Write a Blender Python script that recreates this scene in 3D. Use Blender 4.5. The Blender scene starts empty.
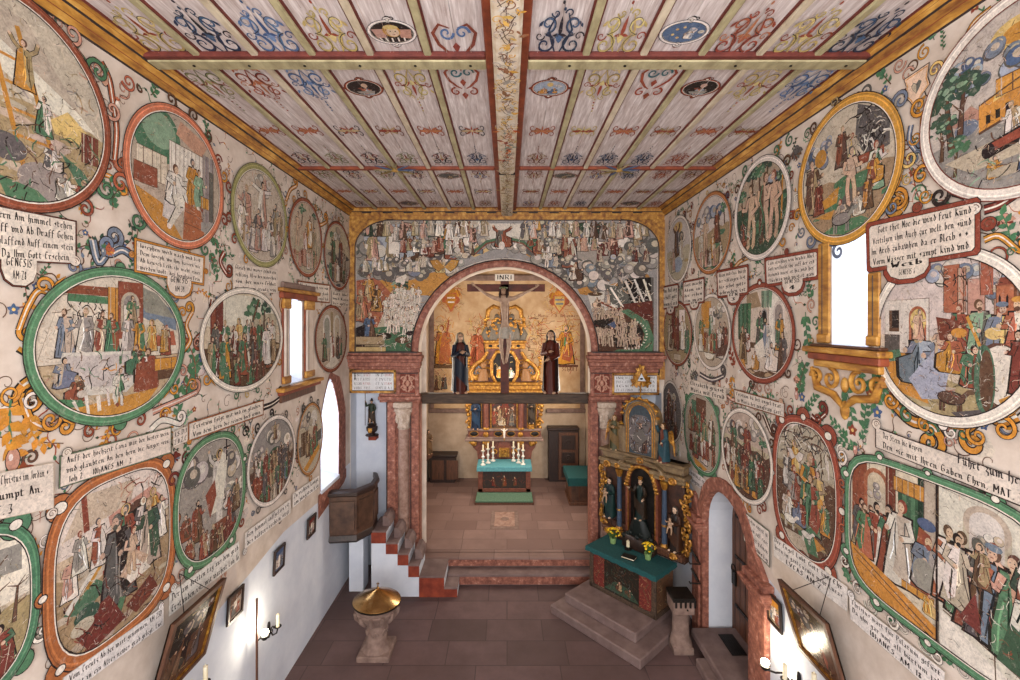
import bpy, math, random
from mathutils import Vector, Matrix
from mathutils.geometry import tessellate_polygon
PI = math.pi
S = bpy.context.scene
COL = S.collection
# ------------------------------------------------------------------ camera
HW, YA, CAMZ, CZ = 3.5, 10.25, 5.63, 8.15      # half width of nave, arch wall, eye height, ceiling
FPX, CX, CY = 460.0, 507.0, 322.0
cam = bpy.data.cameras.new('camera'); camo = bpy.data.objects.new('camera', cam); COL.objects.link(camo)
camo.location = (0, 0, CAMZ); camo.rotation_euler = (PI/2, 0, 0)
cam.sensor_width = 36; cam.sensor_fit = 'HORIZONTAL'; cam.lens = 36*FPX/1020
cam.shift_x = (510-CX)/1020; cam.shift_y = -(340-CY)/1020
cam.clip_start = 0.05; cam.clip_end = 200
S.camera = camo
# ------------------------------------------------------------------ light
w = bpy.data.worlds.new('world'); S.world = w; w.use_nodes = True
bg = w.node_tree.nodes['Background']; bg.inputs[0].default_value = (0.80, 0.88, 1.0, 1); bg.inputs[1].default_value = 1.2
S.view_settings.view_transform = 'Standard'; S.view_settings.look = 'None'
S.view_settings.exposure = 0.0; S.view_settings.gamma = 1.0; S.view_settings.use_curve_mapping = False
def area(name, loc, rot, sx, sy, power, col=(1, 1, 1), spread=PI):
    l = bpy.data.lights.new(name, 'AREA'); l.shape = 'RECTANGLE'; l.size = sx; l.size_y = sy; l.energy = power; l.color = col; l.spread = spread
    o = bpy.data.objects.new(name, l); o.location = loc; o.rotation_euler = rot; COL.objects.link(o); o['kind'] = 'helper'; return o
area('west_fill_light', (0, -2.9, 5.2), (PI/2, 0, 0), 6.0, 5.2, 860, (1.0, 0.985, 0.985))  # unseen fill lamp added behind the camera for even frontal light
area('side_fill_light', (-3.3, -0.9, 5.0), (0, -PI/2, 0), 4.0, 2.6, 140, (0.95, 0.97, 1.0))  # added side fill for evenness; the wall has no window here
area('side_fill_light', (3.3, -0.9, 5.0), (0, PI/2, 0), 4.0, 2.6, 140, (0.95, 0.97, 1.0))  # matching fill added at the opposite wall, likewise without a window
area('chancel_window_light', (2.5, 12.6, 4.4), (0, PI/2, 0), 3.0, 1.6, 200, (1.0, 0.92, 0.82))
area('chancel_window_light', (-2.5, 12.6, 4.4), (0, -PI/2, 0), 3.0, 1.6, 175, (1.0, 0.91, 0.79))

# ------------------------------------------------------------------ materials
def lin(c):
    return tuple((x/12.92 if x <= .04045 else ((x+.055)/1.055)**2.4) for x in c)
def rgb(h):
    return tuple(int(h[i:i+2], 16)/255 for i in (0, 2, 4))
def nn(nt, t, **k):
    n = nt.nodes.new(t)
    for a, b in k.items():
        if a in n.inputs: n.inputs[a].default_value = b
        else: setattr(n, a, b)
    return n
def base_mat(name):
    m = bpy.data.materials.new(name); m.use_nodes = True
    nt = m.node_tree; return m, nt, nt.nodes['Principled BSDF']
def coords(nt, scale=(1, 1, 1)):
    tc = nn(nt, 'ShaderNodeTexCoord'); mp = nn(nt, 'ShaderNodeMapping'); mp.inputs['Scale'].default_value = scale
    nt.links.new(tc.outputs['Object'], mp.inputs[0]); return mp.outputs[0]
def noise_mat(name, c1, c2, scale=6, rough=.8, metal=0, detail=6, stretch=(1, 1, 1), bump=0.0, lo=.35, hi=.65, c3=None, sub=None):
    """two (or three) colours mixed by noise"""
    m, nt, p = base_mat(name); L = nt.links
    co = coords(nt, stretch)
    n = nn(nt, 'ShaderNodeTexNoise'); n.inputs['Scale'].default_value = scale; n.inputs['Detail'].default_value = detail; n.inputs['Roughness'].default_value = .62
    L.new(co, n.inputs['Vector'])
    r = nn(nt, 'ShaderNodeValToRGB'); e = r.color_ramp.elements
    e[0].position = lo; e[0].color = (*lin(rgb(c1)), 1); e[1].position = hi; e[1].color = (*lin(rgb(c2)), 1)
    if c3:
        x = e.new(min(.98, hi+.12)); x.color = (*lin(rgb(c3)), 1)
    L.new(n.outputs['Fac'], r.inputs[0]); L.new(r.outputs[0], p.inputs['Base Color'])
    p.inputs['Roughness'].default_value = rough; p.inputs['Metallic'].default_value = metal
    if bump:
        b = nn(nt, 'ShaderNodeBump'); b.inputs['Strength'].default_value = bump; b.inputs['Distance'].default_value = .02
        L.new(n.outputs['Fac'], b.inputs['Height']); L.new(b.outputs[0], p.inputs['Normal'])
    return m
def paint_mat(name, amount=.2, scale=9, rough=.85, wear=None, wearcol='d9cdc2', fine=0):
    """pigment colour stored per shape, with blotchy wear"""
    m, nt, p = base_mat(name); L = nt.links
    a = nn(nt, 'ShaderNodeAttribute'); a.attribute_name = 'Col'
    co = coords(nt)
    n = nn(nt, 'ShaderNodeTexNoise'); n.inputs['Scale'].default_value = scale; n.inputs['Detail'].default_value = 8; n.inputs['Roughness'].default_value = .7
    L.new(co, n.inputs['Vector'])
    mr = nn(nt, 'ShaderNodeMapRange'); mr.inputs[1].default_value = .3; mr.inputs[2].default_value = .7; mr.inputs[3].default_value = 1-amount; mr.inputs[4].default_value = 1+amount
    L.new(n.outputs['Fac'], mr.inputs[0])
    v = nn(nt, 'ShaderNodeMix'); v.data_type = 'RGBA'; v.blend_type = 'MULTIPLY'; v.inputs[0].default_value = 1
    L.new(a.outputs['Color'], v.inputs[6]); L.new(mr.outputs[0], v.inputs[7])
    out = v.outputs[2]
    if fine:
        n3 = nn(nt, 'ShaderNodeTexNoise'); n3.inputs['Scale'].default_value = 38; n3.inputs['Detail'].default_value = 5; n3.inputs['Roughness'].default_value = .6; n3.inputs['Distortion'].default_value = 1.2
        L.new(co, n3.inputs['Vector'])
        r3 = nn(nt, 'ShaderNodeValToRGB'); e = r3.color_ramp.elements
        e[0].position = .36; e[0].color = (1-fine, 1-fine, 1-fine*.96, 1); e[1].position = .5; e[1].color = (1, 1, 1, 1); x = e.new(.66); x.color = (1+fine*.55, 1+fine*.55, 1+fine*.5, 1)
        L.new(n3.outputs['Fac'], r3.inputs[0])
        v3 = nn(nt, 'ShaderNodeMix'); v3.data_type = 'RGBA'; v3.blend_type = 'MULTIPLY'; v3.inputs[0].default_value = 1
        L.new(out, v3.inputs[6]); L.new(r3.outputs[0], v3.inputs[7]); out = v3.outputs[2]
    if wear:
        n2 = nn(nt, 'ShaderNodeTexNoise'); n2.inputs['Scale'].default_value = 22; n2.inputs['Detail'].default_value = 9; n2.inputs['Roughness'].default_value = .75
        L.new(co, n2.inputs['Vector'])
        mw = nn(nt, 'ShaderNodeMapRange'); mw.inputs[1].default_value = .56; mw.inputs[2].default_value = .72; mw.inputs[3].default_value = 0; mw.inputs[4].default_value = wear
        L.new(n2.outputs['Fac'], mw.inputs[0])
        x = nn(nt, 'ShaderNodeMix'); x.data_type = 'RGBA'; x.inputs[7].default_value = (*lin(rgb(wearcol)), 1)
        L.new(mw.outputs[0], x.inputs[0]); L.new(out, x.inputs[6]); out = x.outputs[2]
    L.new(out, p.inputs['Base Color']); p.inputs['Roughness'].default_value = rough; p.inputs['Specular IOR Level'].default_value = .2
    return m
def emit_mat(name, c, s):
    m, nt, p = base_mat(name); p.inputs['Base Color'].default_value = (*lin(rgb(c)), 1)
    p.inputs['Emission Color'].default_value = (*lin(rgb(c)), 1); p.inputs['Emission Strength'].default_value = s; return m
def brick_mat(name, c1, c2, mortar, bw, bh, scale=1, rot=0, rough=.75, msize=.006, stain='5b4541'):
    m, nt, p = base_mat(name); L = nt.links
    co = coords(nt)
    b = nn(nt, 'ShaderNodeTexBrick'); b.offset = .37; b.squash = 1.35; b.squash_frequency = 3
    for k, v in (('Color1', (*lin(rgb(c1)), 1)), ('Color2', (*lin(rgb(c2)), 1)), ('Mortar', (*lin(rgb(mortar)), 1)), ('Scale', scale), ('Mortar Size', msize), ('Mortar Smooth', .1), ('Brick Width', bw), ('Row Height', bh)):
        b.inputs[k].default_value = v
    L.new(co, b.inputs['Vector'])
    n = nn(nt, 'ShaderNodeTexNoise'); n.inputs['Scale'].default_value = 1.6; n.inputs['Detail'].default_value = 9; n.inputs['Roughness'].default_value = .68
    L.new(co, n.inputs['Vector'])
    mr = nn(nt, 'ShaderNodeMapRange'); mr.inputs[1].default_value = .38; mr.inputs[2].default_value = .68; mr.inputs[3].default_value = 0; mr.inputs[4].default_value = .62
    L.new(n.outputs['Fac'], mr.inputs[0])
    x = nn(nt, 'ShaderNodeMix'); x.data_type = 'RGBA'; x.inputs[7].default_value = (*lin(rgb(stain)), 1)
    L.new(mr.outputs[0], x.inputs[0]); L.new(b.outputs['Color'], x.inputs[6]); L.new(x.outputs[2], p.inputs['Base Color'])
    p.inputs['Roughness'].default_value = rough
    bp = nn(nt, 'ShaderNodeBump'); bp.inputs['Strength'].default_value = .35; bp.inputs['Distance'].default_value = .01; bp.invert = True
    L.new(b.outputs['Fac'], bp.inputs['Height']); L.new(bp.outputs[0], p.inputs['Normal'])
    return m
M = {}
M['plaster'] = noise_mat('painted_lime_plaster', 'bfae9f', 'd6c8bb', 3.2, .9, detail=9, bump=.08, c3='e0d4c8')
M['chancel_white'] = noise_mat('warm_chancel_plaster', 'ab937a', 'c4ad94', 2.2, .92, detail=7, bump=.08)
M['white'] = noise_mat('white_limewash', 'c6cbd6', 'd6dae2', 2.2, .92, detail=6, bump=.1)
M['fresco'] = paint_mat('fresco_pigment', .2, 7, .88, wear=.42, wearcol='cabbae', fine=.25)
M['faded'] = paint_mat('faded_fresco_pigment', .22, 5, .9, wear=.85, wearcol='c7a688', fine=.3)
M['paint'] = paint_mat('painted_colour', .12, 14, .75)
M['lacquer'] = paint_mat('lacquered_colour', .25, 20, .45)
M['gilt_trim'] = noise_mat('ochre_marbled_wood', '70401a', 'b07c30', 7, .55, stretch=(1.6, .5, 1.6), c3='cb9c4e', lo=.32, hi=.55, bump=.05)
M['trim_dark'] = noise_mat('dark_painted_line', '241a1c', '3a2c2a', 10, .6)
M['rust'] = noise_mat('rust_red_painted_wood', '6b2f1c', '8c4326', 8, .6, c3='9a5232')
M['pink_stone'] = noise_mat('pink_marbled_stone', '6a3c30', '99604d', 13, .7, detail=9, c3='bd9280', lo=.36, hi=.58, bump=.08)
M['red_stone'] = noise_mat('red_painted_stone', '6a2412', '8e3a20', 6, .75, bump=.05)
M['sand_stone'] = noise_mat('weathered_sandstone', '6a544b', '8a7267', 7, .85, detail=9, bump=.2, c3='9a8478')
M['step_stone'] = noise_mat('worn_pink_sandstone_steps', '64504c', '7c6762', 4, .72, detail=9, bump=.06, c3='826e69')
M['floor'] = brick_mat('sandstone_slab_floor', '6b5351', '584441', '453634', 1.02, .58, msize=.008, stain='4a3733')
M['chancel_floor'] = brick_mat('chancel_slab_floor', '8a6f66', '71574f', '5a4640', .78, .50, msize=.008, stain='6d544c')
M['boards'] = noise_mat('whitewashed_boards', 'a8968f', 'c8bbb7', 6, .85, detail=9, stretch=(6, .5, 6), bump=.05, c3='dcd2ce', lo=.32, hi=.54)
M['batten_cream'] = noise_mat('cream_batten', 'ab9b82', 'cdbfa6', 9, .7, stretch=(1, .4, 1))
M['batten_olive'] = noise_mat('olive_batten', '8e8362', 'b5aa84', 9, .7, stretch=(1, .4, 1))
M['maroon'] = noise_mat('maroon_paint', '541f18', '6e3026', 9, .7)
M['gold'] = noise_mat('gilding', '6e4314', 'a8742c', 16, .42, metal=.45, lo=.32, hi=.55, c3='d8a848')
M['dark_wood'] = noise_mat('dark_oak', '1f1310', '36231b', 8, .45, stretch=(6, 6, .8), bump=.06)
M['brown_wood'] = noise_mat('brown_oak', '44281a', '643f2a', 6, .5, stretch=(6, 6, .8), bump=.05)
M['cross_wood'] = noise_mat('red_brown_cross_wood', '3e1a12', '5e2a1c', 6, .7)
M['walnut'] = noise_mat('burr_walnut_panel', '382319', '5b4030', 5, .45, detail=9, c3='6f5140')
M['grey_wood'] = noise_mat('weathered_beam', '2c1f17', '54402f', 7, .7, stretch=(.6, 5, 5), bump=.1, c3='6a543f')
M['marble_red'] = noise_mat('red_marbled_wood', '52291e', '7d4532', 12, .45, detail=9, c3='a9745c')
M['teal'] = noise_mat('teal_wool_cloth', '0b3f42', '12504f', 30, .9, bump=.1)
M['teal_light'] = noise_mat('pale_teal_cloth', '4a8a92', '5fa0a8', 30, .85)
M['carpet'] = noise_mat('green_step_carpet', '46634e', '64826a', 40, .95, bump=.1)
M['brass'] = noise_mat('polished_brass', '9c7442', 'cba671', 3, .26, metal=1, stretch=(1, 1, 2))
M['silver'] = noise_mat('silver_white', 'c9c4ba', 'e8e4da', 10, .35, metal=.25)
M['iron'] = noise_mat('black_iron', '14110f', '28221e', 12, .5, metal=.5)
M['wax'] = noise_mat('candle_wax', 'd8c9a4', 'e9dfc4', 5, .5)
M['skin'] = noise_mat('painted_flesh', '8d6f57', 'b0927a', 12, .6)
M['glass'] = emit_mat('daylit_milky_glass', 'f4f8ff', 8)
M['glass_warm'] = emit_mat('warm_daylit_glass', 'ffeacd', 1.7)
M['bulb'] = emit_mat('glowing_lamp', 'fff0d0', 60)
M['lead'] = noise_mat('lead_came', '55585c', '73777b', 9, .5, metal=.5)

# ------------------------------------------------------------------ mesh building
def wloc(o):
    v = Vector((0, 0, 0))
    while o is not None: v = v+Vector(o.location); o = o.parent
    return v
def tag(o, label=None, cat=None, group=None, kind=None):
    for k, v in (('label', label), ('category', cat), ('group', group), ('kind', kind)):
        if v: o[k] = v
    return o
def thing(name, loc, label, cat, group=None):
    o = bpy.data.objects.new(name, None); o.empty_display_size = .1; o.location = loc; COL.objects.link(o)
    return tag(o, label, cat, group)
class B:
    """collects geometry, then becomes one mesh object"""
    def __init__(s, xf=None):
        s.v = []; s.f = []; s.mi = []; s.mats = []; s.c = []; s.cur = (1, 1, 1); s.x = xf; s.m = 0
    def use(s, mat, col=None):
        if mat not in s.mats: s.mats.append(mat)
        s.m = s.mats.index(mat)
        if col is not None: s.cur = lin(rgb(col)) if isinstance(col, str) else lin(col)
        return s
    def add(s, vs, fs):
        n = len(s.v)
        for p in vs:
            p = Vector(p)
            s.v.append(s.x @ p if s.x else p); s.c.append(s.cur)
        for f in fs: s.f.append([n+i for i in f]); s.mi.append(s.m)
    def box(s, x0, y0, z0, x1, y1, z1, bev=0.0):
        if bev <= 0:
            s.add([(x0, y0, z0), (x1, y0, z0), (x1, y1, z0), (x0, y1, z0), (x0, y0, z1), (x1, y0, z1), (x1, y1, z1), (x0, y1, z1)],
                  [(0, 3, 2, 1), (4, 5, 6, 7), (0, 1, 5, 4), (1, 2, 6, 5), (2, 3, 7, 6), (3, 0, 4, 7)])
        else:
            b = min(bev, (x1-x0)*.4, (y1-y0)*.4, (z1-z0)*.4)
            r = []
            for z, i in ((z0, b), (z0+b, 0), (z1-b, 0), (z1, b)):
                a = [(x0+i, y0+b), (x0+b, y0+i), (x1-b, y0+i), (x1-i, y0+b), (x1-i, y1-b), (x1-b, y1-i), (x0+b, y1-i), (x0+i, y1-b)]
                r.append([(p[0], p[1], z) for p in a])
            s.loops(r)
        return s
    def loops(s, rs, closed=True, cap=True):
        n = len(rs[0]); vs = [p for r in rs for p in r]; fs = []
        for k in range(len(rs)-1):
            for i in range(n if closed else n-1):
                j = (i+1) % n
                fs.append((k*n+i, k*n+j, (k+1)*n+j, (k+1)*n+i))
        if cap and closed:
            fs.append(tuple(range(n-1, -1, -1))); fs.append(tuple((len(rs)-1)*n+i for i in range(n)))
        s.add(vs, fs); return s
    def lathe(s, cx, cy, prof, n=20, ax='z'):
        rs = []
        for r, z in prof:
            rs.append([(cx+r*math.cos(2*PI*i/n), cy+r*math.sin(2*PI*i/n), z) for i in range(n)])
        return s.loops(rs)
    def poly_lathe(s, cx, cy, prof, n=8, rot=PI/8):
        return s.loops([[(cx+r*math.cos(rot+2*PI*i/n), cy+r*math.sin(rot+2*PI*i/n), z) for i in range(n)] for r, z in prof])
    def ell(s, c, r, n=12, k=8):
        rs = []
        for a in range(k+1):
            t = -PI/2+PI*a/k; q = max(math.cos(t), .02)
            rs.append([(c[0]+r[0]*q*math.cos(2*PI*i/n), c[1]+r[1]*q*math.sin(2*PI*i/n), c[2]+r[2]*math.sin(t)) for i in range(n)])
        return s.loops(rs)
    def loft(s, secs, n=16, fold=0, nf=6, seed=0):
        """secs: (x, y, z, rx, ry); fold: drapery ripple"""
        rs = []; rn = random.Random(seed); ph = rn.random()*6
        for (x, y, z, rx, ry) in secs:
            rs.append([(x+rx*math.cos(2*PI*i/n)*(1+fold*math.sin(nf*2*PI*i/n+ph+z*1.5)), y+ry*math.sin(2*PI*i/n)*(1+fold*math.sin(nf*2*PI*i/n+ph+z*1.5)), z) for i in range(n)])
        return s.loops(rs)
    def tube(s, pts, rad, n=8):
        pts = [Vector(p) for p in pts]; m = len(pts)
        if not hasattr(rad, '__len__'): rad = [rad]*m
        rs = []; up = Vector((0, 0, 1)); pu = None
        for i, p in enumerate(pts):
            t = (pts[min(i+1, m-1)]-pts[max(i-1, 0)])
            t = t.normalized() if t.length > 1e-9 else Vector((0, 0, 1))
            if pu is None:
                a = t.cross(up)
                if a.length < .1: a = t.cross(Vector((1, 0, 0)))
            else:
                a = pu-t*pu.dot(t)
            a.normalize(); pu = a; b = t.cross(a)
            rs.append([tuple(p+a*(rad[i]*math.cos(2*PI*k/n))+b*(rad[i]*math.sin(2*PI*k/n))) for k in range(n)])
        return s.loops(rs)
    def prism(s, pts, axis, a, b):
        """polygon pts (2D) extruded along axis from a to b; axis x: pts are (y,z), y: (x,z), z: (x,y)"""
        def q(p, t): return {'x': (t, p[0], p[1]), 'y': (p[0], t, p[1]), 'z': (p[0], p[1], t)}[axis]
        n = len(pts)
        s.add([q(p, a) for p in pts]+[q(p, b) for p in pts],
              [tuple(range(n)), tuple(range(2*n-1, n-1, -1))]+[(i, n+i, n+(i+1) % n, (i+1) % n) for i in range(n)])
        return s
    def spiral(s, c, r0, turns, rad, plane, flip=1, start=0, n=20, r1=.12, vflip=1):
        """carved volute: tube spiralling in plane given by two unit vectors"""
        e1, e2 = Vector(plane[0]), Vector(plane[1]); c = Vector(c); pts = []; rr = []
        for i in range(n+1):
            t = i/n; a = start+2*PI*turns*t; r = r0*(1-t*(1-r1))
            pts.append(c+e1*(flip*r*math.cos(a))+e2*(vflip*r*math.sin(a))); rr.append(rad*(1-.45*t))
        return s.tube(pts, rr, 6)
    def build(s, name, parent=None, origin=None, smooth=None, recalc=True):
        o0 = wloc(parent) if parent is not None else Vector(origin if origin is not None else (0, 0, 0))
        me = bpy.data.meshes.new(name)
        me.from_pydata([tuple(p-o0) for p in s.v], [], s.f)
        for m in s.mats: me.materials.append(m)
        me.polygons.foreach_set('material_index', s.mi)
        at = me.color_attributes.new('Col', 'FLOAT_COLOR', 'POINT')
        at.data.foreach_set('color', [x for c in s.c for x in (*c, 1.0)])
        me.validate(); me.update()
        if recalc:
            import bmesh
            bm = bmesh.new(); bm.from_mesh(me); bmesh.ops.recalc_face_normals(bm, faces=bm.faces); bm.to_mesh(me); bm.free()
        if smooth:
            me.polygons.foreach_set('use_smooth', [True]*len(me.polygons))
            me.set_sharp_from_angle(angle=math.radians(smooth))
        o = bpy.data.objects.new(name, me)
        if parent is not None: o.parent = parent
        else: o.location = o0
        COL.objects.link(o); return o
def mb(mat, col=None, xf=None):
    return B(xf).use(M[mat] if isinstance(mat, str) else mat, col)
# pixel of the photograph -> point on a known surface of the place
def at_d(px, py, d): s = d/FPX; return ((px-CX)*s, CAMZ+(CY-py)*s)          # (x, z) at depth d
def at_z(px, py, z=0): s = (CAMZ-z)/(py-CY); return ((px-CX)*s, FPX*s)       # (x, y) at height z
# ------------------------------------------------------------------ wall painting kit
C = dict(r='8a3f2b', R='ab5a3c', g='44704f', G='7d9f80', o='c5832e', y='d3b068', w='dcd2c6', c='d3c3ad', k='2b221f', b='6a7488', B='44597f', p='cda88c', P='bd8a76',
         t='a18862', s='918a83', S='5d5855', n='5c3c2a', d='31493a', h='b8a792', m='6d2c22', l='c9bdb4', i='99a0ad', T='2c6a68')
GLY = {}
for _l in """a 17 28 37 34 43/36 25 14 23 34|b 1c 14 23 34 37 28 17|c 37 28 17 14 23 34|d 1b 28 37 34 23 14 17 28|e 16 37 28 17 14 23 34|f 3b 2c 1b 12/08 38|g 37 28 17 15 24 35/38 31 20 01|h 1c 13/17 28 37 34 21|i 08 17 14 23/1a 2a|j 08 17 11 00|k 1c 13/38 16 34 43|l 1c 14 23|m 08 17 13/17 28 37 33/37 48 57 54 63|n 08 17 13/17 28 37 34 43|o 17 28 37 34 23 14 17|p 08 17 10/17 28 37 34 23 14|q 37 28 17 14 23 34/38 30|r 08 17 14 23/17 28 37|s 37 28 17 26 35 24 13|t 1a 14 23 34/08 38|u 08 17 14 23 34/38 34 43|v 09 17 14 23 34 37 28|w 09 17 14 23 34 37/39 37 34 43 54 57 48|x 18 33/38 13|y 08 17 14 23 34/38 31 10|z 18 38 15 34 31 10|ü 08 17 14 23 34/38 34 43/1a 1b/3a 3b|A 1b 2c 13/2c 43/17 37|B 1c 13/0c 2c 3b 3a 28 18/28 37 35 23 13|C 4b 2c 19 15 23 44|D 1c 13/0c 2c 4a 45 23 13|E 4b 2c 18 15 23 44/18 38|F 1c 13/0c 4c/18 38|G 4b 2c 19 15 23 44 47 27|H 1c 13/17 28 47 44 31|I 1c 13|J 2c 24 13 03|K 1c 13/4c 18 43|L 1c 13 43|M 13 1c 36 5c 53|N 13 1c 43 4c|O 2c 19 15 23 35 39 2c|P 1c 13/0c 3c 4a 38 18|Q 2c 19 15 23 35 39 2c/25 42|R 1c 13/0c 3c 4a 38 18/28 43|S 4b 2c 1a 28 37 35 23 04|T 0c 4c/2c 23|U 1c 15 23 35 3c/3c 33|V 0c 23 4c|W 0c 13 28 33 4c|X 0c 43/4c 03|Y 0c 27 4c/27 23|Z 0c 4c 13 43|0 2c 19 15 23 35 39 2c|1 1b 2c 23|2 1a 2c 3a 13 43|3 0c 3c 28 36 23 04|4 3c 16 46/3c 33|5 4c 1c 18 37 35 23 03|6 3c 16 14 23 34 36 17|7 0c 4c 13|8 28 1a 2c 3a 28 15 23 35 28|9 37 28 1a 2c 3a 37 23|. 13 14|, 14 02|- 17 37|· 16 27|* 17 37/25 29/16 38/36 18""".split('|'):
    GLY[_l[0]] = [[(int(q[0], 16), int(q[1], 16)-3) for q in st.split()] for st in _l[2:].split('/')]

class Surf:
    def __init__(s, kind, d=YA): s.k = kind; s.d = d
    def sc(s, px, py):
        if s.k == 'L': return HW/(CX-px)
        if s.k == 'R': return HW/(px-CX)
        if s.k == 'F': return s.d/FPX
        return (s.d-CAMZ)/(CY-py)
    def uv(s, px, py):
        q = s.sc(px, py)
        if s.k == 'L': return (FPX*q, CAMZ+(CY-py)*q)
        if s.k == 'R': return (-FPX*q, CAMZ+(CY-py)*q)
        if s.k == 'F': return ((px-CX)*q, CAMZ+(CY-py)*q)
        return ((px-CX)*q, -FPX*q)
    def w(s, u, v, n):
        if s.k == 'L': return (-HW+n, u, v)
        if s.k == 'R': return (HW-n, -u, v)
        if s.k == 'F': return (u, s.d-n, v)
        return (u, -v, s.d-n)
SL, SR, SF, SC = Surf('L'), Surf('R'), Surf('F', YA), Surf('C', CZ)
DL = 0.00002
class P:
    def __init__(s, surf, n0=.001, mat='fresco', seed=1):
        s.s = surf; s.n = n0; s.b = mb(mat); s.rn = random.Random(seed); s.clip = None; s.hull = None; s.box = (0, 0, 1, 1); s.jit = .05; s.dl = DL; s.k = 1.0; s.nude = 'p'; s.grey = .08; s.val = 1.0
    def col(s, c):
        if isinstance(c, str): c = rgb(C.get(c, c))
        g_ = .5*sum(c)/3+.5*.62; f_ = s.grey; c = tuple(x*(1-f_)+g_*f_*(1, .96, .9)[i] for i, x in enumerate(c)) if max(c)-min(c) > .08 else c
        c = tuple(x*s.val for x in c)
        j = s.jit; d = s.rn.uniform(-j, j)
        return tuple(min(1, max(0, x*(1+d)+s.rn.uniform(-j, j)*.25)) for x in c)
    def q(s, p):
        if s.clip:
            uc, vc, ru, rv, e = s.clip; x, y = (p[0]-uc)/ru, (p[1]-vc)/rv
            d = (abs(x)**e+abs(y)**e)**(1/e)
            if d > 1: p = (uc+x/d*ru, vc+y/d*rv)
        return s.s.w(p[0], p[1], s.n)
    def poly(s, pts, c, up=True):
        if up: s.n += s.dl
        if s.clip:
            uc, vc, ru, rv, e = s.clip
            def ins(p): return (abs((p[0]-uc)/ru)**e+abs((p[1]-vc)/rv)**e) <= .98
            if not all(ins(p) for p in pts):
                if s.hull is None or s.hull[0] != s.clip:
                    H = []
                    for i in range(48):
                        a = 2*PI*i/48; x, y = math.cos(a), math.sin(a); d = (abs(x)**e+abs(y)**e)**(-1/e); H.append((uc+x*d*ru, vc+y*d*rv))
                    s.hull = (s.clip, H)
                H = s.hull[1]
                for i in range(48):
                    a, b = H[i-1], H[i]; ex, ey = b[0]-a[0], b[1]-a[1]; out = []
                    f = [ex*(p[1]-a[1])-ey*(p[0]-a[0]) for p in pts]
                    for j in range(len(pts)):
                        f0, f1 = f[j-1], f[j]
                        if (f0 < 0) != (f1 < 0):
                            t = f0/(f0-f1); p0, p1 = pts[j-1], pts[j]; out.append((p0[0]+(p1[0]-p0[0])*t, p0[1]+(p1[1]-p0[1])*t))
                        if f1 >= 0: out.append(pts[j])
                    pts = out
                    if len(pts) < 3: return
        s.b.use(s.b.mats[0], s.col(c)); s.b.add([s.q(p) for p in pts], [tuple(range(len(pts)))])
    def ell(s, u, v, ru, rv, c, n=14, rot=0, up=True):
        ca, sa = math.cos(rot), math.sin(rot); P_ = []
        for i in range(n):
            a = 2*PI*i/n; x, y = ru*math.cos(a), rv*math.sin(a); P_.append((u+x*ca-y*sa, v+x*sa+y*ca))
        s.poly(P_, c, up)
    def stroke(s, pts, wd, c, taper=0.0, up=True, closed=False):
        if up: s.n += s.dl
        m = len(pts)
        if m < 2: return
        s.b.use(s.b.mats[0], s.col(c)); vs = []
        for i, p in enumerate(pts):
            a = pts[i-1] if (i > 0 or closed) else p; b = pts[(i+1) % m] if (i < m-1 or closed) else p
            dx, dy = b[0]-a[0], b[1]-a[1]; l = math.hypot(dx, dy) or 1e-9
            t = i/(m-1); ww = wd*.5*(1-taper*t) if taper >= 0 else wd*.5*(.35+.65*math.sin(PI*min(1, max(0, t))))
            nx, ny = -dy/l*ww, dx/l*ww
            vs += [s.q((p[0]+nx, p[1]+ny)), s.q((p[0]-nx, p[1]-ny))]
        fs = [(2*i, 2*i+1, 2*i+3, 2*i+2) for i in range(m-1)]
        if closed: fs.append((2*m-2, 2*m-1, 1, 0))
        s.b.add(vs, fs)
    def spiral(s, u, v, r, turns, wd, c, start=0, flip=1, n=22, dark=True):
        pts = []
        for i in range(n+1):
            t = i/n; a = start+flip*2*PI*turns*t; q = r*(1-t*.88); pts.append((u+q*math.cos(a), v+q*math.sin(a)))
        if dark: s.stroke(pts, wd*1.5, 'k', .5)
        s.stroke(pts, wd, c, .5)
    def leaf(s, u, v, a, l, c, fat=.3):
        ca, sa = math.cos(a), math.sin(a)
        s.poly([(u+x*l*ca-y*l*sa, v+x*l*sa+y*l*ca) for x, y in ((0, 0), (.35, fat), (.7, fat*.75), (1, 0), (.7, -fat*.6), (.35, -fat))], c)
    def sprig(s, u, v, a, l, k, c='g', stem='g', curl=.6, ll=.3, flower=None):
        pts = []; x, y = u, v; s.n += s.dl
        for i in range(10):
            pts.append((x, y)); a += curl/10; x += l/9*math.cos(a); y += l/9*math.sin(a)
        s.stroke(pts, l*.035, stem)
        for i in range(k):
            j = 1+int(i*8/max(1, k)); p = pts[j]; q = pts[j+1]; t = math.atan2(q[1]-p[1], q[0]-p[0])
            s.leaf(p[0], p[1], t+(1 if i % 2 else -1)*s.rn.uniform(.6, 1.1), l*ll*s.rn.uniform(.7, 1.1), c)
        if flower:
            for i in range(5): s.leaf(x, y, i*2*PI/5+.3, l*.16, flower, .4)
            s.ell(x, y, l*.045, l*.045, 'y', 8)
    def scroll(s, pts, wd, c, r=None, flip=1, line=True):
        """painted strapwork: thick curving band ending in volute"""
        if line: s.stroke(pts, wd*1.35, 'k', .2)
        s.stroke(pts, wd, c, .2); s.stroke(pts, wd*.25, 'w', .2)
        a, b = pts[-2], pts[-1]; t = math.atan2(b[1]-a[1], b[0]-a[0]); r = r or wd*1.2
        s.spiral(b[0]-flip*r*math.sin(t)*1, b[1]+flip*r*math.cos(t), r, 1.3, wd*.7, c, t-flip*PI/2, flip)
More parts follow.
